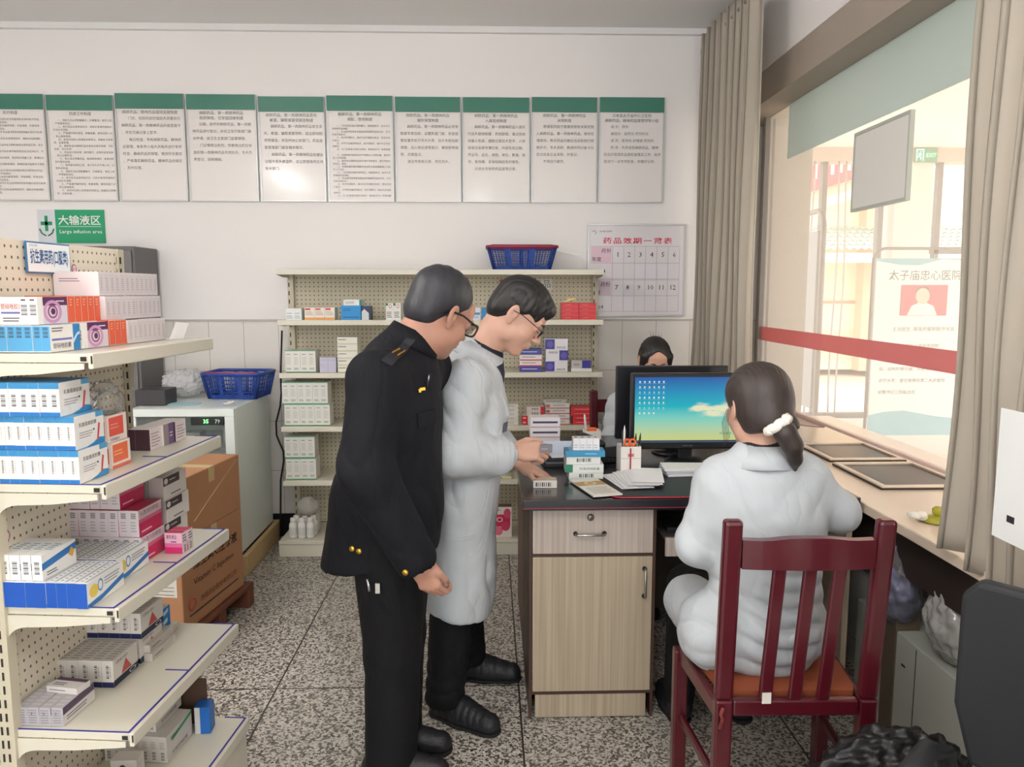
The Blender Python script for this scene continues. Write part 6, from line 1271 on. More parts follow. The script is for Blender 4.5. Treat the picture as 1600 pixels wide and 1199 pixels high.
def basket(loc, W, D, H, rz, lab, rimm, hndl):
    t = thing('shopping_basket', lab, 'basket', loc, rz); tp = .82
    def pt(u, v, h):    # u,v in -1..1
        s_ = tp + (1 - tp) * h; return (u * W / 2 * s_, v * D / 2 * s_, h * H)
    f = MB(); f.box(-W / 2 * tp, W / 2 * tp, -D / 2 * tp, D / 2 * tp, 0, .006, M_blue); 
    for sd in range(4):
        def e(s_, h): return (pt(s_, -1, h), pt(s_, 1, h), pt(-1, s_, h), pt(1, s_, h))[sd]
        n = 22 if sd < 2 else 14
        for i in range(n + 1):
            s_ = -1 + 2 * i / n; rr = .0019 if i % 11 else .006
            f.tube([e(s_, 0.02), e(s_, .96)], rr * (1.6 if abs(s_) > .97 else 1), M_blue, 6)
        for h in (.26, .42, .58, .74, .90): f.tube([e(-1, h), e(1, h)], .0022, M_blue, 6)
        f.add([e(-1, .0), e(1, .0), e(1, .16), e(-1, .16)], [(0, 1, 2, 3)], M_blue)
        f.add([e(-.5, .1), e(-.36, .1), e(-.36, .97), e(-.5, .97)], [(0, 1, 2, 3)], M_blue); f.add([e(.22, .1), e(.40, .1), e(.40, .97), e(.22, .97)], [(0, 1, 2, 3)], M_blue)
    f.build('basket_body', t)
    f = MB(); c = [pt(-1.04, -1.04, 1), pt(1.04, -1.04, 1), pt(1.04, 1.04, 1), pt(-1.04, 1.04, 1)]
    path = []
    for i in range(4):
        a, b_ = Vector(c[i]), Vector(c[(i + 1) % 4]); path += [a.lerp(b_, .06), a.lerp(b_, .5), a.lerp(b_, .94)]
    f.tube(path, .009, rimm, 8, closed=True); f.build('rim', t)
    f = MB(); f.tube([pt(-.9, hndl, 1.0), pt(-.9, hndl, 1.05), pt(.9, hndl, 1.05), pt(.9, hndl, 1.0)], .007, M_rim, 8); f.build('handle', t)
basket((.19, 4.56, 1.657), .385, .25, .13, .0, 'blue plastic shopping basket standing on top of the rear shelf', M_rim, -.85)
basket((-1.46, 4.50, .921), .33, .24, .145, -.08, 'blue plastic shopping basket on top of the fridge', M_blue, -1.02)
lumpy('plastic_bag', (-1.77, 4.50, 1.005), (.135, .12, .085), film((240, 240, 242), .75, .15, 'white_plastic_sheet', .25, .3), 5, .034, 'heap of crumpled white plastic bags on the fridge', 'plastic bag', .006, None, .921, 0, .035)
tag(MB().tube([(0, 0, .004), (.03, -.02, .012), (.06, 0, .02), (.05, .03, .01), (.02, .02, .016)], .006, mat((214, 210, 206), .5), 6).build('crumpled_paper', None, (-1.44, 4.16, .922)), 'scrap of crumpled white paper at the front of the fridge top', 'paper')
tag(MB().box(-.11, .11, -.03, .03, 0, .003, mat((150, 206, 222), .5)).build('pale_blue_sheet', None, (-1.70, 4.22, .9205)), 'pale blue thin sheet lying on the fridge top', 'paper')
tag(MB().tube([(x, 4.66, z) for x, z in ((-1.245, 1.30), (-1.262, 1.03), (-1.262, .92), (-1.272, .84), (-1.300, .74), (-1.300, .66), (-1.262, .56), (-1.262, .50), (-1.285, .38), (-1.292, .20), (-1.30, .02))], .0055, mat((30, 28, 28), .5), 8).build('power_cable'), 'black power cable hanging beside the left edge of the rear shelf', 'cable')
lumpy('wrapped_pack', (-1.075, 4.46, .272), (.068, .05, .062), film((226, 222, 214), .55, .2, 'shrink_film', .3, .4), 8, .014, 'clear shrink-wrapped pack on the rear shelf base behind the bottles', 'pack', .006, None, .222, 1, .05)
for r_ in range(2):
    for i in range(2): place(medbox('medicine_carton', .045, .05, .055, (206, 200, 190), []), (-1.125 + .047 * i, 4.44 , .0992 + .0 + .0) if False else (-1.118 + .047 * i, 4.52, .0995 + .0565 * r_), 0, 'pale carton at the back of the shelf base, %s column, %s one' % (('left', 'right')[i], ('lower', 'upper')[r_]), 'medicine box', 'pale cartons behind the bottles')

# ================================================================ DESK
M_top = mat((30, 29, 33), .25, name='black_laminate', coat=.4, noise=.1, nscale=40); M_lam = wood_mat('striped_laminate', (166, 152, 142), (188, 175, 164)); M_lam2 = wood_mat('striped_laminate_warm', (160, 144, 122), (180, 165, 142)); M_edge = mat((70, 48, 38), .5, name='brown_edge_band')
M_chr = mat((170, 168, 165), .22, .9, name='chrome')
t = thing('desk', 'black-topped office desk with a grey striped drawer pedestal and keyboard shelf', 'desk', (.70, 3.1, 0))
f = MB(); f.box(.112, 1.285, 2.555, 3.74, .785, .823, M_top, .003); kid(f, 'desktop', t)
f = MB(); f.box(.113, 1.284, 2.5535, 2.5548, .793, .7955, mat((150, 44, 60), .4)); kid(f, 'red_edge_line', t)
f = MB(); f.box(.138, .148, 2.605, 3.05, .002, .784, M_edge); f.box(.575, .585, 2.605, 3.05, .002, .784, M_edge); f.box(.148, .575, 3.04, 3.05, .002, .784, M_lam2); f.box(.148, .575, 2.606, 2.62, .606, .614, M_edge); f.box(.148, .575, 2.606, 2.62, .092, .104, M_edge); kid(f, 'pedestal_carcass', t)
f = MB(); f.box(.150, .573, 2.60, 2.618, .617, .780, M_lam, .001); d = kid(f, 'drawer', t)
f = MB(); pth = lambda a, b_: a
f.tube([(.300, 2.598, .690), (.300, 2.580, .690), (.304, 2.576, .690), (.396, 2.576, .690), (.400, 2.580, .690), (.400, 2.598, .690)], .0042, M_chr, 8); f.lathe([(.0, 0), (.009, 0), (.009, -.003)], M_chr, (.300, 2.5995, .690), 14, 'Y'); f.lathe([(.0, 0), (.009, 0), (.009, -.003)], M_chr, (.400, 2.5995, .690), 14, 'Y'); f.build('handle', d).matrix_parent_inverse = Matrix.Identity(4)
f = MB(); f.lathe([(.0, -.008), (.009, -.008), (.012, -.004), (.0125, 0)], mat((120, 118, 112), .3, .8), (.352, 2.5995, .748), 18, 'Y'); f.box(.3512, .3528, 2.5905, 2.5913, .743, .753, M_slot); f.build('lock', d)
f = MB(); f.box(.150, .573, 2.60, 2.618, .106, .604, M_lam2, .001); d = kid(f, 'door', t)
f = MB(); f.tube([(.545, 2.598, .560), (.545, 2.580, .560), (.545, 2.576, .555), (.545, 2.576, .465), (.545, 2.580, .460), (.545, 2.598, .460)], .0042, M_chr, 8); f.lathe([(.0, 0), (.009, 0), (.009, -.003)], M_chr, (.545, 2.5995, .56), 14, 'Y'); f.lathe([(.0, 0), (.009, 0), (.009, -.003)], M_chr, (.545, 2.5995, .46), 14, 'Y'); f.build('handle', d)
f = MB(); f.box(.160, .560, 2.606, 2.618, .004, .090, M_lam2, .001); kid(f, 'kick_board', t)
f = MB(); f.box(.62, 1.10, 2.62, 2.95, .655, .665, mat((92, 84, 78), .5)); f.box(.62, 1.10, 2.608, 2.62, .600, .668, M_lam, .001); f.box(.588, .60, 2.7, 2.95, .62, .665, M_chr); kid(f, 'keyboard_shelf', t)
f = MB(); f.box(1.262, 1.282, 2.60, 3.70, .002, .784, M_lam2); kid(f, 'end_panel', t); f = MB(); f.box(.587, 1.261, 3.10, 3.115, .2, .784, mat((70, 60, 54), .6)); kid(f, 'modesty_panel', t)
f = MB(); f.box(.14, .16, 3.12, 3.72, .002, .784, M_edge); kid(f, 'end_panel', t)
# desk mat with red stitched edge
t = thing('desk_mat', 'black desk mat with a red edge line under the monitor', 'desk mat', (.80, 2.80, .8235))
pl = [(.432 - .80, 2.575 - 2.80), (.418 - .80, 2.60 - 2.80), (.40 - .80, 2.80 - 2.80), (.40 - .80, .20), (.44, .20), (.44, 2.565 - 2.80), (.455 - .8, 2.565 - 2.8)]
f = MB(); f.prism(pl, 0, .003, mat((26, 25, 30), .5, name='black_cloth_mat'), 'Z'); f.build('mat_sheet', t); f = MB(); f.tube([(x, y, .003) for x, y in [pl[3], pl[2], pl[1], pl[0], pl[6], pl[5]]], .0022, mat((196, 40, 62), .5), 6); f.build('red_edge', t)
ZD = .8235
def monitor(loc, rz, W, Hh, lab, screen):
    t = thing('monitor', lab, 'monitor', loc, rz); mb_ = mat((22, 23, 28), .3, name='black_plastic_gloss', coat=.3)
    f = MB(); zc = .06; f.box(-W / 2, W / 2, -.012, .018, zc, zc + Hh, mb_, .006); f.box(-W * .36, W * .36, .018, .045, zc + .05, zc + Hh - .05, mb_, .012); f.build('casing', t)
    f = MB(); f.lathe([(0, 0.0), (.085, .0), (.085, .006), (.072, .014), (.02, .02), (0, .02)], mb_, (0, .02, 0), 30); f.box(-.03, .03, .02, .045, .012, zc + .08, mb_, .006); f.build('stand', t)
    if screen:
        f = MB(); f.box(-W / 2 + .016, W / 2 - .016, -.0135, -.0122, zc + .030, zc + Hh - .016, screen); s_ = f.build('screen', t); return t, s_, zc
    f = MB(); [f.box(-.12 + .02 * i, -.11 + .02 * i, .0452, .0462, zc + Hh - .09, zc + Hh - .06, M_slot) for i in range(12)]; f.build('vent', t)
    return t, None, zc
m, nt, b = nodes_mat('desktop_wallpaper', .3); tc = nt.nodes.new('ShaderNodeTexCoord'); sx = nt.nodes.new('ShaderNodeSeparateXYZ'); nt.links.new(tc.outputs['Generated'], sx.inputs[0])
cr = nt.nodes.new('ShaderNodeValToRGB'); E_ = cr.color_ramp.elements; E_[0].position = 0; E_[0].color = (*lin((196, 206, 120)), 1); E_[1].position = 1; E_[1].color = (*lin((20, 84, 160)), 1)
for p_, c_ in ((.05, (200, 206, 130)), (.22, (170, 206, 170)), (.38, (120, 204, 190)), (.55, (20, 176, 190)), (.8, (14, 136, 186))): e = E_.new(p_); e.color = (*lin(c_), 1)
nt.links.new(sx.outputs['Z'], cr.inputs[0]); mp = nt.nodes.new('ShaderNodeMapping'); mp.inputs['Scale'].default_value = (3, 1, 9); mp.inputs['Rotation'].default_value = (0, .12, 0); nt.links.new(tc.outputs['Generated'], mp.inputs[0])
nz = nt.nodes.new('ShaderNodeTexNoise'); nz.inputs['Scale'].default_value = 1.6; nz.inputs['Detail'].default_value = 6; nt.links.new(mp.outputs[0], nz.inputs['Vector'])
g1 = math_node(nt, 'MULTIPLY', math_node(nt, 'SMOOTHSTEP' if False else 'GREATER_THAN', sx.outputs['X'], .42), 1.0)
fz = math_node(nt, 'SUBTRACT', 1.0, math_node(nt, 'MINIMUM', math_node(nt, 'MULTIPLY', math_node(nt, 'ABSOLUTE', math_node(nt, 'SUBTRACT', sx.outputs['Z'], .5)), 4.2), 1.0))
xr = math_node(nt, 'MINIMUM', math_node(nt, 'MAXIMUM', math_node(nt, 'MULTIPLY', math_node(nt, 'SUBTRACT', sx.outputs['X'], .35), 4.0), 0.0), 1.0)
cl = math_node(nt, 'MINIMUM', math_node(nt, 'MAXIMUM', math_node(nt, 'MULTIPLY', math_node(nt, 'SUBTRACT', math_node(nt, 'MULTIPLY', math_node(nt, 'MULTIPLY', nz.outputs['Fac'], fz), xr), .25), 7.0), 0.0), 1.0)
cfin = mixc(nt, cl, cr.outputs[0], lin((226, 226, 190))); nt.links.new(cfin, b.inputs['Emission Color']); b.inputs['Emission Strength'].default_value = .42; b.inputs['Base Color'].default_value = (0, 0, 0, 1)
M_scr = m
t, scr, zc = monitor((.815, 3.10, ZD + .003), 0, .475, .315, 'lit monitor showing a blue sky desktop with rows of icons', M_scr)
f = MB(); icol = [emis((236, 240, 244), .42), emis((150, 210, 240), .4), emis((240, 230, 190), .4)]
for r_ in range(7):
    for c_ in range(6):
        if r_ == 6 and c_ > 3: continue
        x = -.205 + c_ * .0195; z = zc + .283 - r_ * .0215; f.box(x, x + .006, -.0139, -.0137, z - .006, z, icol[(r_ * 5 + c_ * 3) % 3]); f.box(x - .003, x + .009, -.0139, -.0137, z - .0105, z - .009, emis((190, 220, 236), .3))
f.build('desktop_icons', scr)
f = MB(); f.box(-.2205, .2205, -.0139, -.0137, zc + .0305, zc + .038, emis((24, 60, 110), .4)); f.build('taskbar', scr)
f = MB(); put_text(f, '系统桌面', emis((40, 150, 120), .4), lambda u, v: (u, -.0138, v), .012, .13, zc + .062, fit=.05); f.build('wallpaper_mark', scr)
f = MB(); put_text(f, 'LENOVO' if False else 'SAMSUNG', mat((120, 124, 130), .4), lambda u, v: (u, -.0125, v), .008, -.02, zc + .012, fit=.04); f.build('bezel_mark', t)
monitor((.803, 3.345, ZD), PI, .495, .325, 'back of a black monitor standing behind the lit one', None)
# pen cups
def cup(loc, rz, lab, sc=1.0):
    t = thing('pen_cup', lab, 'pen cup', loc, rz); w = .040 * sc; hh = .105 * sc; mc = mat((226, 222, 216), .4, name='white_card')
    f = MB(); f.box(-w, w, -w, -w + .003, 0, hh, mc); f.box(-w, w, w - .003, w, 0, hh, mc); f.box(-w, -w + .003, -w + .003, w - .003, 0, hh, mc); f.box(w - .003, w, -w + .003, w - .003, 0, hh, mc); f.box(-w + .003, w - .003, -w + .003, w - .003, 0, .004, mc); f.build('cup_body', t)
    f = MB(); f.box(-w, w, -w - .0006, -w - .0001, hh * .55, hh * .57, mat((170, 166, 162), .5)); f.box(-.012, .012, -w - .0006, -w - .0001, hh * .62, hh * .74, mat((206, 110, 110), .5)); f.build('printed_mark', t)
    return t, w, hh
t, w, hh = cup((.548, 2.96, ZD + .0035), .05, 'white square pen cup with orange scissors in front of the lit monitor')
M_or = mat((232, 100, 44), .4, name='orange_plastic')
for (x, y, dx, dy, L_, c, nm) in ((-.015, .0, -.012, 0, .165, (40, 40, 46), 'black pen'), (.02, .01, .01, 0, .15, (34, 34, 40), 'dark pen'), (-.022, -.012, .002, 0, .185, (226, 226, 226), 'white pen'), (.028, -.01, .016, 0, .155, (40, 40, 46), 'black marker')):
    tag(MB().tube([(x, y, .006), (x + dx * .9, y, L_ - .02), (x + dx, y + dy, L_)], [.0042, .0042, .001], mat(c, .4), 8).build('pen', None, (.548, 2.96, ZD + .0035)), '%s in the pen cup in front of the lit monitor, %s' % (nm, 'leaning left' if dx < 0 else ('leaning far right' if dx > .012 else ('upright and tallest' if L_ > .17 else 'leaning slightly right'))), 'pen')
f = MB()
for s_ in (-1, 1): f.tube([(s_ * .010 + .012 * math.cos(a), -.022, .118 + .013 * math.sin(a)) for a in np.linspace(0, 2 * PI, 15)[:-1]], .0042, M_or, 8, closed=True)
f.box(-.006, .006, -.024, -.020, .03, .108, M_chr); tag(f.build('scissors', None, (.548, 2.96, ZD + .0035)), 'orange-handled scissors in the front pen cup', 'scissors')
tag(MB().box(-.0025, .0025, -.0440, -.0412, .01, .10, mat((150, 50, 44), .5)).build('red_cord', None, (.548, 2.96, ZD + .0035)), 'thin red cord hanging down the front of the front pen cup', 'cord')
t, w, hh = cup((.457, 3.37, ZD), 0, 'white pen cup with an orange item farther back on the desk beside the red chair', .9)
tag(MB().box(-.02, .02, -.01, .01, .06, .105, M_or, .004).build('tape_dispenser', None, (.457, 3.37, ZD)), 'orange tape dispenser sticking out of the farther pen cup', 'tape dispenser'); tag(MB().tube([(-.02, 0, .006), (-.032, 0, .15), (-.034, 0, .165)], [.004, .005, .003], mat((206, 206, 200), .4), 8).build('pen', None, (.457, 3.37, ZD)), 'white pen standing in the farther pen cup', 'pen')
# boxes on the desk
pbig = medbox('medicine_carton', .135, .085, .046, (232, 228, 230), [('F', .08, .42, .92, .62, (66, 60, 84)), ('F', .0, 0, 1, .1, (190, 150, 160)), ('T', .1, .2, .9, .8, ('lines', 4, (206, 200, 206)))])
for r_ in range(3): place(pbig, (.186, 3.44, ZD + .0005 + .0466 * r_), 0, 'white carton with dark stripe, %s of the stack behind the pharmacist\'s hands' % ('bottom', 'middle', 'top')[r_], 'medicine box', 'striped white cartons')
t = thing('folder_pile', 'pile of black folders under white paper beside the pharmacist\'s hands', 'folders', (.32, 3.20, ZD), .08)
for k in range(3): f = MB(); f.box(-.11 + .006 * k, .115 - .008 * k, -.15, .15, .012 * k, .012 * k + .011, mat((34, 32, 36) if k != 1 else (96, 98, 110), .5), .002); f.build('folder', t)
f = MB(); f.box(-.10, .09, -.14, .15, .0365, .044, mat((240, 240, 244), .5, name='paper')); tag(f.build('paper_stack', None, (.33, 3.21, ZD), .16), 'white paper stack on the black folders', 'paper'); tag(MB().box(-.10, .09, -.14, .15, .0445, .046, mat((206, 220, 240), .5)).build('paper_sheet', None, (.345, 3.215, ZD), .05), 'pale blue sheet on top of the paper stack on the folders', 'paper')
pgr = medbox('medicine_carton', .145, .075, .030, (222, 226, 222), [('F', 0, 0, .2, 1, (44, 130, 100)), ('F', .38, .3, .9, .65, ('t', '阿莫西林胶囊', INK))]); pgr2 = medbox('medicine_carton', .13, .075, .028, (222, 226, 222), [('F', .3, .3, .75, .8, ('bar',)), ('T', .1, .2, .9, .8, ('lines', 3, INK))]); pbl = medbox('medicine_carton', .15, .08, .022, (60, 146, 190), [('T', .1, .1, .9, .9, (120, 176, 206)), ('F', .5, .3, .8, .7, ('lines', 1, (150, 200, 220)))])
for p_, x, z, r_, s in ((pgr2, .300, 0, .02, 'white carton at the bottom of the stack by the pharmacist\'s fingers'), (pgr, .285, .0285, -.03, 'white and green carton in the stack by the pharmacist\'s fingers'), (pgr2, .290, .0592, .05, 'barcode carton above the green one in the desk stack'), (pbl, .285, .0880, -.02, 'flat blue carton near the top of the desk stack')): place(p_, (x, 2.835, ZD + .0004 + z), r_, s, 'medicine box')
pws = medbox('medicine_carton', .0245, .05, .045, (230, 230, 232), [('T', .3, .3, .7, .7, (110, 110, 120)), ('F', .1, .1, .9, .5, ('lines', 2, (190, 190, 196)))])
for i in range(4): place(pws, (.316 + .0252 * i, 2.85, ZD + .1112), 0, 'small white carton, %s of four in a row on the blue carton' % ORD[i], 'medicine box', 'four small white cartons on the desk stack')
place(medbox('medicine_carton', .085, .05, .028, (222, 216, 206), [('F', .1, .2, .8, .75, ('bar',)), ('T', .0, .0, 1, 1, (206, 190, 170))]), (.158, 2.715, ZD + .0004), -.03, 'small barcode carton under the pharmacist\'s fingers', 'medicine box')
place(medbox('medicine_carton', .042, .018, .026, (112, 108, 114), [('F', .1, .3, .8, .6, ('lines', 2, (170, 166, 170)))]), (.172, 2.575, .985), -.1, 'small grey carton held in the pharmacist\'s near hand', 'medicine box')
t = thing('booklet', 'white leaflet with a gold band lying on the desk edge', 'leaflet', (.38, 2.70, ZD + .0035), .25)
f = MB(); f.box(-.055, .055, -.12, .12, 0, .005, mat((226, 222, 212), .4), .001); f.build('cover', t); f = MB(); f.box(-.0545, .0545, .02, .075, .0052, .0056, mat((176, 140, 70), .4)); f.build('gold_band', t)
f = MB(); f.lathe([(.014, .0058), (.018, .0062), (.022, .0058)], mat((230, 214, 170), .4), (0, .048, 0), 20); m_ = mat((150, 146, 130), .6); [f.box(-.04, .04 - .01 * (i % 2), -.09 + .018 * i, -.086 + .018 * i, .0052, .0056, m_) for i in range(5)]; f.build('print', t)
for k in range(9):
    f = MB(); f.box(-.055, .055, -.115, .115, 0, .0006, mat((238, 238, 240), .6, name='paper'))
    o = f.build('prescription_slip', None, (.505 + .0115 * k, 2.79 + .010 * math.cos(k * 1.7) + .003 * k, ZD + .0036 + k * .0022), .20 - .045 * k + .03 * math.sin(k * 2.3)); tag(o, 'white prescription slip, %s from the bottom of the fanned pile on the desk mat' % ORD[k], 'paper', 'fanned white slips on the desk mat')
for k in range(3): tag(MB().box(-.085, .085, -.06, .06, 0, .009, mat(((226, 226, 226), (190, 196, 206), (230, 230, 228))[k], .5), .001).build('document_pad', None, (.76, 2.92, ZD + .0038 + .0095 * k), .1 - .08 * k), 'document pad in front of the lit monitor, %s of three' % ('lowest', 'middle', 'top')[k], 'paper', 'document pads')
t = thing('desk_phone', 'black desk telephone half hidden behind the small white cartons', 'phone', (.475, 3.20, ZD + .0035), .3)
f = MB(); f.prism([(-.09, 0), (.09, 0), (.09, .03), (-.09, .065)], -.07, .07, mat((32, 32, 36), .4), 'X'); f.build('phone_base', t); f = MB(); f.tube([(-.055, -.1, .075), (-.055, -.06, .088), (-.055, .05, .088), (-.055, .09, .075)], [.026, .016, .016, .026], mat((28, 28, 32), .35), 12); f.build('handset', t)
f = MB(); f.tube([(.03 * math.cos(k * .9) * .25 - .03 + k * .0022, -.11 - .012 * math.sin(k * .9) - k * .001, .02 + .008 * math.cos(k * .9)) for k in range(50)], .0028, mat((28, 28, 32), .35), 6); f.build('coiled_cord', t)
tag(MB().box(-.20, .20, -.07, .07, 0, .02, mat((30, 30, 34), .5), .004).build('keyboard', None, (.84, 2.74, .666), 0), 'black keyboard on the pull-out shelf in front of the seated woman', 'keyboard')

# ================================================================ CHAIRS
M_red = mat((78, 17, 28), .28, name='dark_red_lacquer', noise=.12, nscale=7, coat=.5); M_ora = mat((140, 70, 42), .7, name='orange_brown_seat', noise=.08, nscale=8)
def wood_chair(loc, rz, lab, seatm):
    t = thing('wooden_chair', lab, 'chair', loc, rz)   # origin under the seat centre; back towards -Y
    def bar(nm, p0, p1, sx_, sy_, m=M_red):
        f = MB(); p0, p1 = Vector(p0), Vector(p1); d = (p1 - p0); L_ = d.length; R_ = d.to_track_quat('Z', 'X').to_matrix().to_4x4(); f.box(-sx_ / 2, sx_ / 2, -sy_ / 2, sy_ / 2, 0, L_, m, .010 if nm == 'back_post' else .006)
        q = d.normalized(); xax = Vector((1, 0, 0)) if abs(q.x) < .9 else Vector((0, 0, 1)); xax = (xax - q * xax.dot(q)).normalized(); yax = q.cross(xax); M_ = Matrix((xax, yax, q)).transposed().to_4x4(); M_.translation = p0
        f.v = [tuple(M_ @ Vector(v)) for v in f.v]; return f.build(nm, t)
    for s_ in (-1, 1):
        bar('leg', (s_ * .190, -.16, 0), (s_ * .190, -.172, .47), .046, .038); bar('back_post', (s_ * .190, -.172, .4705), (s_ * .193, -.215, .965), .048, .034); bar('leg', (s_ * .222, .175, 0), (s_ * .222, .175, .44), .042, .042)
        bar('side_rail', (s_ * .196, -.150, .425), (s_ * .220, .153, .425), .022, .05); bar('stretcher', (s_ * .195, -.14, .22), (s_ * .218, .155, .22), .018, .03)
    bar('seat_rail', (-.166, -.172, .445), (.166, -.172, .445), .045, .024); bar('seat_rail', (-.20, .178, .42), (.20, .178, .42), .05, .022)
    n = 14; vs = []
    f = MB()
    for k, y in enumerate((-.222, -.196)):
        for i in range(n + 1):
            x = -.168 + .336 * i / n; top = .913 + .008 * math.exp(-((x + .0) / .085) ** 4); vs += [(x, y - .012 * (1 - (x / .168) ** 2), .838), (x, y - .012 * (1 - (x / .168) ** 2), top)]
    m_ = 2 * (n + 1); fs = []
    for i in range(n):
        a = 2 * i; fs += [(a, a + 2, a + 3, a + 1), (m_ + a, m_ + a + 1, m_ + a + 3, m_ + a + 2), (a + 1, a + 3, m_ + a + 3, m_ + a + 1), (a, m_ + a, m_ + a + 2, a + 2)]
    fs += [(0, 1, m_ + 1, m_), (2 * n, m_ + 2 * n, m_ + 2 * n + 1, 2 * n + 1)]; f.add(vs, fs, M_red); f.build('top_rail', t)
    for x0_, x1_ in ((-.070, -.082), (.008, -.004), (.083, .070)): bar('slat', (x1_, -.178, .468), (x0_, -.214, .842), .036, .014)
    f = MB(); f.prism([(-.166, -.145), (.166, -.145), (.178, -.12), (.215, .19), (-.215, .19), (-.178, -.12)], .447, .474, seatm, 'Z'); f.build('seat', t)
    return t
wood_chair((.805, 2.06, 0), -.02, 'dark red wooden slat-back chair with an orange-brown seat, under the seated woman', M_ora)
wood_chair((.80, 4.18, 0), PI + .02, 'red wooden chair behind the far woman near the expiry board', M_ora)
tag(MB().box(-.012, .012, -.001, .001, -.03, 0, mat((214, 210, 200), .6)).build('care_label', None, (.72, 1.872, .492)), 'small white label hanging at the back edge of the orange seat', 'label')
tag(MB().tube([(.605, 1.866, .455), (.598, 1.862, .44), (.604, 1.864, .425), (.596, 1.862, .40)], .005, mat((112, 46, 40), .7), 8).build('tie_string'), 'reddish tie string knotted on the left rear corner of the red chair', 'string')
# black office chair at the right edge
t = thing('office_chair', 'black office chair back at the lower right edge of the photo', 'chair', (1.13, 1.36, 0), 0)
d_ = Vector((.62, -.78, 0)).normalized(); n_ = Vector((d_.y, -d_.x, 0)); c0 = Vector((.955, 1.46, 0)); M_ = Matrix((d_, n_, Vector((0, 0, 1)))).transposed().to_4x4(); M_.translation = c0; M_bk2 = mat((34, 35, 38), .6, name='black_upholstery', noise=.1, nscale=50)
pl = [(.035, .58), (.0, .70), (.0, .93), (.03, .965), (.42, .965), (.45, .93), (.45, .7), (.42, .58)]
f = MB(); f.prism(pl, -.02, .02, M_bk2, 'Y'); f.v = [tuple(M_ @ Vector(v)) for v in f.v]; o = kid(f, 'backrest', t); md = o.modifiers.new('bevel', 'BEVEL'); md.width = .012; md.segments = 3
f = MB(); f.box(.02, .44, .05, .47, .44, .51, M_bk2, .02); f.v = [tuple(M_ @ Vector(v)) for v in f.v]; kid(f, 'seat', t)
f = MB(); f.tube([(.22, .03, .45), (.22, -.03, .50), (.22, -.03, .7)], .018, M_bk2, 8); f.v = [tuple(M_ @ Vector(v)) for v in f.v]; kid(f, 'back_bracket', t)
f = MB(); f.tube([(.0, .28, .62), (-.01, .1, .625), (.0, .04, .60), (.03, .06, .52)], [.02, .022, .02, .014], M_bk2, 10); f.v = [tuple(M_ @ Vector(v)) for v in f.v]; kid(f, 'armrest', t)
f = MB(); f.cyl((.23, .26, .06), (.23, .26, .44), .025, M_slot, 12); [f.tube([(.23, .26, .07), (.23 + .24 * math.cos(a), .26 + .24 * math.sin(a), .045)], [.022, .014], M_bk2, 8) for a in np.linspace(0, 2 * PI, 6)[:-1]]; [f.lathe([(0, -.012), (.024, -.012), (.024, .012), (0, .012)], M_bk2, (.23 + .24 * math.cos(a), .26 + .24 * math.sin(a), .0245), 14, 'Y') for a in np.linspace(0, 2 * PI, 6)[:-1]]; f.v = [tuple(M_ @ Vector(v)) for v in f.v]; kid(f, 'star_base', t)

# ================================================================ CURTAINS
m, nt, b = nodes_mat('striped_curtain', .85); tc = nt.nodes.new('ShaderNodeUVMap') if False else nt.nodes.new('ShaderNodeAttribute'); tc.attribute_name = 'fold_u'
w_ = math_node(nt, 'FRACT', math_node(nt, 'MULTIPLY', tc.outputs['Fac'], 6.5)); s1 = math_node(nt, 'LESS_THAN', math_node(nt, 'ABSOLUTE', math_node(nt, 'SUBTRACT', w_, .3)), .042); s2 = math_node(nt, 'LESS_THAN', math_node(nt, 'ABSOLUTE', math_node(nt, 'SUBTRACT', w_, .42)), .012)
s3 = math_node(nt, 'LESS_THAN', w_, .0) if False else math_node(nt, 'GREATER_THAN', w_, .62)
base = mixc(nt, s3, lin((204, 196, 182)), lin((184, 175, 160))); cc = mixc(nt, math_node(nt, 'MAXIMUM', s1, s2), base, lin((238, 233, 222))); nt.links.new(cc, b.inputs['Base Color'])
tr = nt.nodes.new('ShaderNodeBsdfTranslucent'); nt.links.new(cc, tr.inputs['Color']); ms = nt.nodes.new('ShaderNodeMixShader'); ms.inputs[0].default_value = .3; nt.links.new(b.outputs[0], ms.inputs[1]); nt.links.new(tr.outputs[0], ms.inputs[2]); nt.links.new(ms.outputs[0], nt.nodes['Material Output'].inputs['Surface'])
M_cur = m
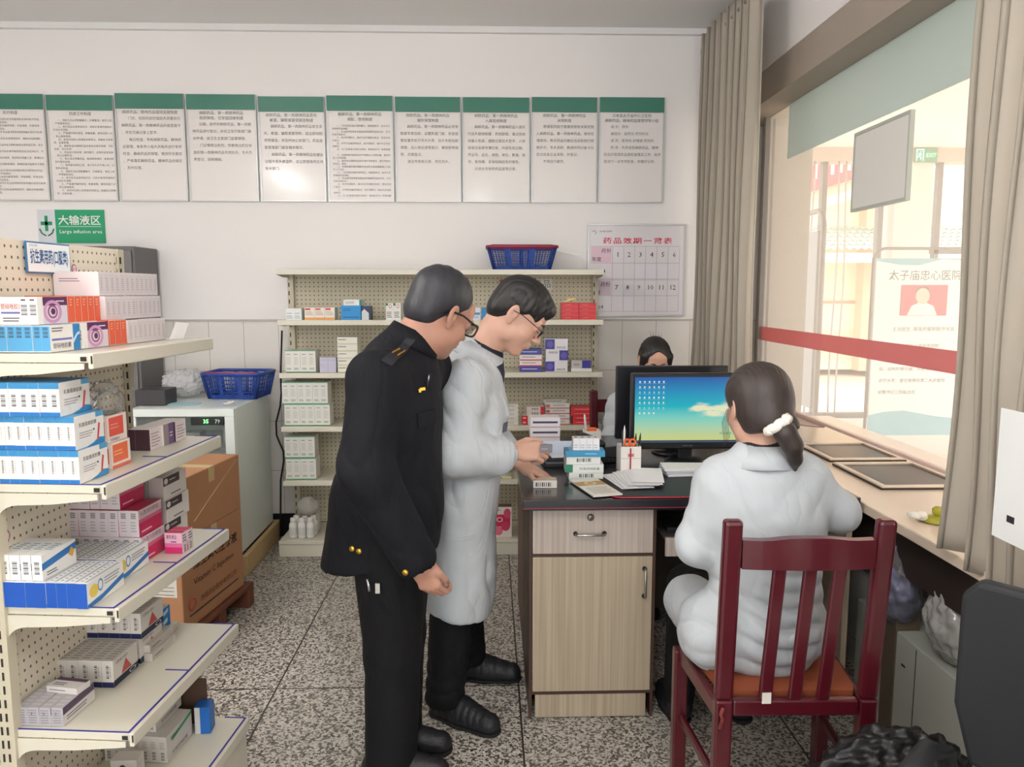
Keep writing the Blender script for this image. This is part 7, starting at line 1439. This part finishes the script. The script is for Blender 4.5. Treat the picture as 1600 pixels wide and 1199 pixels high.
def curtain(y0, y1, nf, x, ztop, zbot, amp, lab, seed):
    t = thing('curtain', lab, 'curtain', (x, (y0 + y1) / 2, ztop)); rg = random.Random(seed); nu, nv = nf * 16, 40; vs = []; at = []
    ph = [rg.uniform(-.5, .5) for _ in range(nf + 2)]; am = [rg.uniform(.7, 1.25) for _ in range(nf + 2)]
    for j in range(nv + 1):
        h = j / nv
        for i in range(nu + 1):
            u = i / nu * nf; k = int(min(u, nf - 1e-6)); fr_ = u - k; a = am[k] * (1 - fr_) + am[k + 1] * fr_; s_ = math.sin(2 * PI * u + ph[k] * .3 * math.sin(h * 3 + k))
            s_ = math.copysign(abs(s_) ** .75, s_)
            y = y0 + (y1 - y0) * i / nu + .018 * math.sin(4 * PI * u) * (1 - .3 * h) + .008 * math.sin(h * 7 + k) * h
            vs.append((x + amp * a * s_ * (.75 + .25 * h) + .012 * math.sin(h * 9 + u * 1.3) * h - x, y - (y0 + y1) / 2, -h * (ztop - zbot(i / nu)))); at.append(i / nu * nf / 6.5)
    fs = [(j * (nu + 1) + i, j * (nu + 1) + i + 1, (j + 1) * (nu + 1) + i + 1, (j + 1) * (nu + 1) + i) for j in range(nv) for i in range(nu)]
    mb = MB(); mb.add(vs, fs, M_cur, True); o = mb.build('curtain_cloth', t); A_ = o.data.attributes.new('fold_u', 'FLOAT', 'POINT'); A_.data.foreach_set('value', at)
    md = o.modifiers.new('thick', 'SOLIDIFY'); md.thickness = .003
    for k in range(nf):
        for s_ in (.25,):
            f = MB(); yy = y0 + (y1 - y0) * (k + s_) / nf - (y0 + y1) / 2; f.tube([(amp * am[k] * .8 + .006, yy + .026 * math.cos(a), -.06 + .026 * math.sin(a)) for a in np.linspace(0, 2 * PI, 17)[:-1]], .006, mat((176, 178, 172), .3, .8, name='eyelet_metal'), 8, closed=True)
            f.build('eyelet', t)
    return t
curtain(3.74, 4.60, 8, 1.265, 3.00, lambda u: .20, .045, 'beige striped curtain gathered at the far end of the window beside the back wall', 4)
curtain(1.50, 2.05, 6, 1.295, 3.00, lambda u: .795 + .035 * (1 if u < .82 else 0) * 0 + .03 * math.sin(u * 8), .045, 'beige striped curtain at the right edge of the photo, nearer the camera', 9)
t = thing('curtain_rod', 'steel curtain rod running under the ceiling above the window', 'curtain rod', (1.265, 3.0, 2.94)); f = MB(); f.cyl((0, -1.9, 0), (0, 1.68, 0), .0125, mat((190, 188, 182), .3, .7), 14); f.build('rod', t)
for y in (-1.6, .0, 1.70): f = MB(); f.box(-.012, .185, y - .01, y + .01, -.012, .012, M_alu, .002); f.build('wall_bracket', t)
t = thing('hanging_paper', 'white printed sheet hanging in front of the near curtain at the right frame edge', 'paper', (1.135, 1.60, 1.13)); f = MB(); f.box(-.002, .002, -.14, .05, -.145, .145, mat((226, 228, 226), .5)); f.build('sheet', t); f = MB(); f.box(-.0028, -.0022, -.02, .004, -.10, -.085, M_bk); f.build('print', t)

# ================================================================ UNDER THE COUNTER, BAGS, BIN
t = thing('low_bench', 'low grey-white painted box bench under the counter by the window wall', 'bench', (1.42, 2.45, 0))
f = MB(); f.box(1.365, 1.495, 1.75, 2.70, .003, .40, mat((176, 178, 168), .5, name='grey_white_paint', noise=.06, nscale=6), .004); kid(f, 'body', t); f = MB(); f.box(1.3635, 1.3645, 2.30, 2.303, .02, .39, M_slot); f.box(1.3635, 1.3645, 2.0, 2.003, .02, .39, M_slot); f.box(1.362, 1.3645, 2.36, 2.38, .30, .306, M_slot); kid(f, 'panel_joint', t)
def tied(p, q, r0, r1):
    def ex(S): S.cap(p, q, r0, r1, .03); S.ell(q, (r1 * 2.2, r1 * 2.2, r1 * 1.5), None, .01)
    return ex
lumpy('blue_items_bag', (1.385, 2.47, .515), (.070, .09, .112), mat((74, 74, 122), .45, name='violet_blue_wrap', noise=.4, nscale=30), 15, .02, 'dark violet-blue wrapped goods inside the clear knotted bag under the counter', 'goods', .007, None, .402, 1, .05)
lumpy('plastic_bag', (1.385, 2.47, .54), (.083, .105, .140), film((214, 214, 222), .22, .12, 'clear_crinkled_bag', .35, .3), 16, .018, 'clear knotted plastic bag of violet-blue goods beside the red chair', 'plastic bag', .006, tied((1.37, 2.47, .62), (1.36, 2.47, .755), .035, .014), .4015, 0, .03)
lumpy('plastic_bag', (1.42, 2.19, .53), (.085, .125, .13), film((222, 220, 214), .6, .12, 'milky_bag', .35, .3), 17, .024, 'milky plastic bag tied at the top, hanging below the near curtain', 'plastic bag', .007, tied((1.42, 2.22, .60), (1.395, 2.22, .715), .04, .014), .4015, 0, .035)
lumpy('trash_bag', (.96, 1.68, .265), (.24, .10, .25), mat((20, 19, 21), .38, name='black_plastic_film'), 18, .034, 'black crumpled plastic bin bag standing on the floor against the red chair leg', 'trash bag', .007, None, .012, 0, .032)
t = thing('wooden_post', 'pale wooden cabinet edge at the lower right corner of the photo', 'cabinet', (.862, 1.0, 0)); f = MB(); f.box(-.075, .07, -.02, .02, .003, .98, wood_mat('pale_wood', (176, 152, 122), (196, 172, 140)), .003); f.build('side_panel', t)
# guava-like flower ornament
t = thing('flower_ornament', 'yellow-green ornament with white petals on the counter edge below the near curtain', 'ornament', (1.40, 2.345, .801))
f = MB(); f.lathe([(0, 0), (.05, .002), (.055, .006), (.03, .016), (.012, .02), (0, .02)], mat((176, 170, 60), .4), (.03, 0, 0), 20); f.build('green_disc', t)
f = MB(); f.lathe([(.004, .018), (.016, .026), (.018, .04), (.010, .048), (0, .049)], mat((170, 162, 50), .4), (.03, 0, 0), 18); f.build('green_knob', t)
for k in range(5):
    a = k * 1.256; S_ = MB(); S_.lathe([(0, 0), (.014, .003), (.018, .012), (.012, .02), (0, .022)], mat((236, 232, 220), .6, name='petal'), (-.035 + .014 * math.cos(a), .014 * math.sin(a), .004 + .003 * k), 12); S_.build('petal', t)

lumpy('plastic_bag', GW(.175, .19, 1.265), (.04, .06, .05), film((236, 238, 240), .10, .1, 'clear_crinkled_bag', .3, .3), 30, .02, 'clear crumpled plastic wrap behind the blue-banded cartons on the second rack shelf', 'plastic bag', .005, None, GZ[1] + .1335, 0, .03)
lumpy('plastic_bag', GW(.14, .12, .24), (.10, .09, .05), film((226, 224, 230), .28, .12, 'clear_crinkled_bag', .35, .3), 31, .018, 'clear crumpled plastic bag at the near end of the bottom rack shelf', 'plastic bag', .006, None, GZ[4] + .003, 0, .035)
